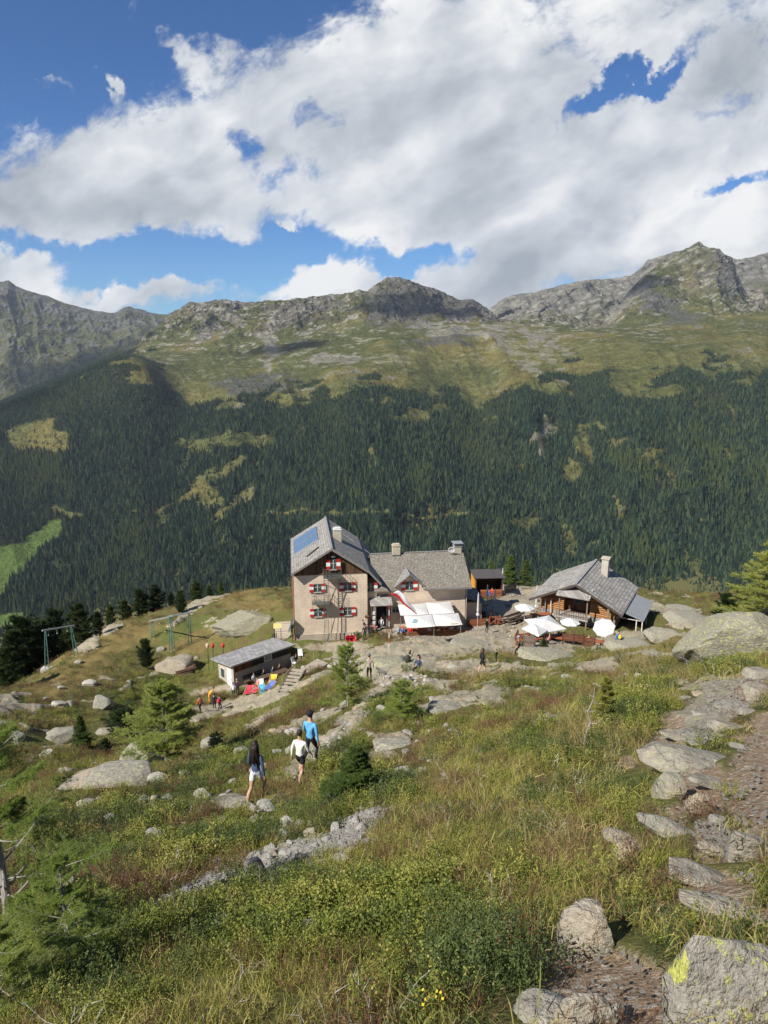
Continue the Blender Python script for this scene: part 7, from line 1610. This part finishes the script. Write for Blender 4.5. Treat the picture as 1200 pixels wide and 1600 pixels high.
    # hikers below the shed
    person(314, 1119, 'hiker in an orange jacket at the left end of the group below the shed', (.78, .20, .03), blk, 1.72, .8, 'walk', (.04, .03, .02), D=66, backpack=((.10, .04, .07), 'dark purple backpack on the leftmost orange hiker'))
    person(336, 1112, 'hiker in black with dark hair in the middle of the group below the shed', (.03, .03, .04), blk, 1.74, .5, 'stand', (.03, .02, .02), D=68)
    person(344, 1113, 'hiker in dark clothes with a pink-red backpack in the group below the shed', (.14, .03, .05), (.04, .04, .05), 1.68, -.3, 'stand', (.05, .03, .02), D=67.5, backpack=((.62, .03, .10), 'pink-red backpack in the group below the shed'))
    person(327, 1103, 'hiker in an orange jacket leaning forward behind the group below the shed', (.80, .36, .04), (.62, .28, .05), 1.7, -1.2, 'stand', (.03, .02, .02), D=70, lean=.55)
    person(366, 1103, 'hiker in white with a white backpack, left of the pair below the shed', (.62, .63, .66), (.06, .06, .08), 1.72, .3, 'stand', (.12, .08, .06), D=70.5, backpack=((.60, .62, .66), 'whitish backpack on the left hiker of the pair'))
    person(372, 1101, 'hiker in a dark plum jacket, right of the pair below the shed', (.08, .04, .06), blk, 1.70, .1, 'stand', (.35, .25, .18), D=71)
    # shed tables
    A = at(366, 1074, 72); az = math.atan2(.67, .743); r_ = Matrix.Rotation(az, 4, 'Z')
    for i, (x_, y_, c, lab, yw) in enumerate([(1.9, -.65, (.68, .68, .70), 'person in white seated at the shed table near the white door', math.pi), (3.1, -.65, (.05, .05, .06), 'person in black seated at the shed table near the white door', math.pi), (4.2, -.7, (.12, .12, .14), 'person in dark grey seated at the shed table nearer the refuge', math.pi), (5.0, -.7, (.10, .06, .05), 'person in brown seated at the shed table nearer the refuge', math.pi), (6.7, -1.3, (.02, .03, .04), 'person in dark clothes on the left white garden chair', math.pi + .3)]):
        p = A + r_ @ Vector((x_, y_, 0)); person(400 + i, 1050, lab, c, (.05, .05, .07), 1.7, az + yw, 'sit', (.05 + .02 * i, .04, .03), loc=Vector((p.x, p.y, on_ground(p.x, p.y))))
    p = ray_ground(404, 1077); person(404, 1077, 'person with bare shoulders lying back among the deck chairs', (.62, .30, .22), (.62, .05, .08), 1.65, 2.4, 'sit', (.06, .04, .03), loc=p, short_leg=True)
    # loose things
    p = ray_ground(637, 1036); e = tag(empty('rucksack', p, .4), 'dark olive rucksack leaning on the rocks beside the seated person', 'backpack'); MB().ball((0, 0, .3), (.24, .2, .36), 2).build('bag', smat('bag_olive', (.045, .045, .03)), e, True); MB().beam((.1, 0, .1), (.5, 0, .85), .03, .03).build('pole', plain('strap_black', (.02, .02, .02)), e)
    for i, (x_, y_, rz, lab, c) in enumerate([(7.9, -1.2, .2, 'red bicycle leaning by the refuge, closest to the wall', (.4, .03, .03)), (8.05, -1.7, .35, 'black bicycle by the refuge, middle of three', (.03, .03, .03)), (8.2, -2.3, .1, 'dark blue bicycle by the refuge, nearest the camera', (.03, .05, .15))]): p = HL(x_, y_, .9); bicycle((p.x, p.y, max(p.z, on_ground(p.x, p.y))), HR + R(70) + rz, lab, c)
    p = HL(6.7, -2.0, .6)
    me = p_shrub(900, m_juni(), 900, .55, .75, .07, .025).data; o = link('green_bush', me); o.location = (p.x, p.y, on_ground(p.x, p.y)); o.scale = (1.3, 1.3, 1.3); tag(o, 'green bush at the refuge wall beside the bicycles', 'bush')
    p = HL(8.0, -.8, 2.9); e = tag(empty('flower_basket', p), 'hanging basket of dark red flowers at the porch corner', 'flower basket'); o = link('flowers', p_flower(901, (.20, .02, .03), 'dark_red_petal').data, parent=e); o.scale = (5, 5, 3); o.location = (0, 0, -.4); MB().lathe([(0, 0), (.2, .05), (.26, .25), (.24, .25), (0, .1)], 10).build('basket', plain('basket', (.12, .07, .04)), e); MB().tube([(0, 0, .2), (0, 0, .75), (0, .3, .8)], .015, 5).build('hook', plain('bar_dark', (.06, .055, .05)), e)
    e = tag(empty('side_table', HL(8.85, -.2, .9), HR), 'small pink-topped table beside the refuge door', 'table'); MB().bb(-.4, .4, -.25, .25, .70, .76).build('tabletop', plain('pink', (.72, .25, .25)), e)
    for sx in (-.34, .34): MB().bb(sx - .02, sx + .02, -.2, .2, 0, .698).build('leg', plain('bar_dark', (.06, .055, .05)), e)

def build_shade_clouds():
    """unseen cumulus added outside the view to put parts of the far side in shade"""
    def cm(nb, b):
        b.inputs['Base Color'].default_value = (.85, .85, .85, 1); b.inputs['Roughness'].default_value = 1
        t = nb.node('ShaderNodeBsdfTransparent'); x = nb.node('ShaderNodeMixShader'); x.inputs[0].default_value = .13
        nb.l.new(t.outputs[0], x.inputs[1]); nb.l.new(b.outputs[0], x.inputs[2]); nb.l.new(x.outputs[0], nb.t.nodes['Material Output'].inputs['Surface'])
    m = mat('cloud', cm)  # out-of-view cloud meshes, added for the shade they cast on the far side
    for i, (tx, ty, tz, rx, ry, hz, seed, lab) in enumerate([(-3300, 6600, 100, 1500, 1100, 2300, 1, 'unseen cumulus cloud added to shade the far left mountain'), (-2050, 3500, -200, 620, 560, 2300, 2, 'unseen cumulus cloud added to shade the forested spur on the left'),
          (200, 5000, 200, 620, 330, 2500, 3, 'unseen cumulus cloud added to shade the central grey peak'), (1750, 5500, 300, 520, 300, 2700, 4, 'unseen cumulus cloud added to shade the saddle right of the central peak'), (-750, 4200, 0, 420, 190, 2400, 5, 'small unseen cumulus cloud added to shade the meadows')]):
        L = (hz - tz) / SUNV.z; c = Vector((tx, ty, tz)) + SUNV * L
        b = MB(); r = random.Random(seed)
        for k in range(44):
            a = r.random() * 6.28; q = r.random() ** .6; s = (1.05 - q * .75) * r.uniform(.22, .42)
            b.ball((math.cos(a) * q * rx * .8, math.sin(a) * q * ry * .8, s * 260), (rx * s, ry * s * 1.2, 300 * s), 3)
        o = b.build('cloud', m, None, True); o.location = c
        V = np.empty(len(o.data.vertices) * 3, np.float32); o.data.vertices.foreach_get('co', V); V = V.reshape(-1, 3)
        n = fbm(V[:, 0] / 130, V[:, 1] / 130 + V[:, 2] / 90, 5, seed)[:, None]; V *= 1 + .22 * n; o.data.vertices.foreach_set('co', V.ravel().astype(np.float32)); o.data.update()
        tag(o, lab, 'cloud', 'unseen cumulus clouds added to shade the mountains', 'structure')
build_house()
build_log_hut()
build_hut_terrace()
build_terrace()
build_shed()
build_pylons()
build_people()
build_rocks()
build_trees()
build_cover()
build_shade_clouds()
def build_haze():
    me = bpy.data.meshes.new('haze'); bm = bmesh.new()
    bmesh.ops.create_cube(bm, size=1, matrix=Matrix.Translation((0, 4500, 0)) @ Matrix.Diagonal((14000, 11400, 1800, 1)))
    bm.to_mesh(me); bm.free()
    m = bpy.data.materials.new('haze'); m.use_nodes = True; t = m.node_tree; t.nodes.remove(t.nodes['Principled BSDF'])
    v = t.nodes.new('ShaderNodeVolumePrincipled'); v.inputs['Color'].default_value = (.80, .88, 1, 1); v.inputs['Density'].default_value = HAZE
    v.inputs['Anisotropy'].default_value = .2
    t.links.new(v.outputs[0], t.nodes['Material Output'].inputs['Volume'])
    o = link('haze', me, m); tag(o, 'thin blue mountain haze filling the valley air', kind='stuff')
HAZE = 2.5e-5
build_haze()
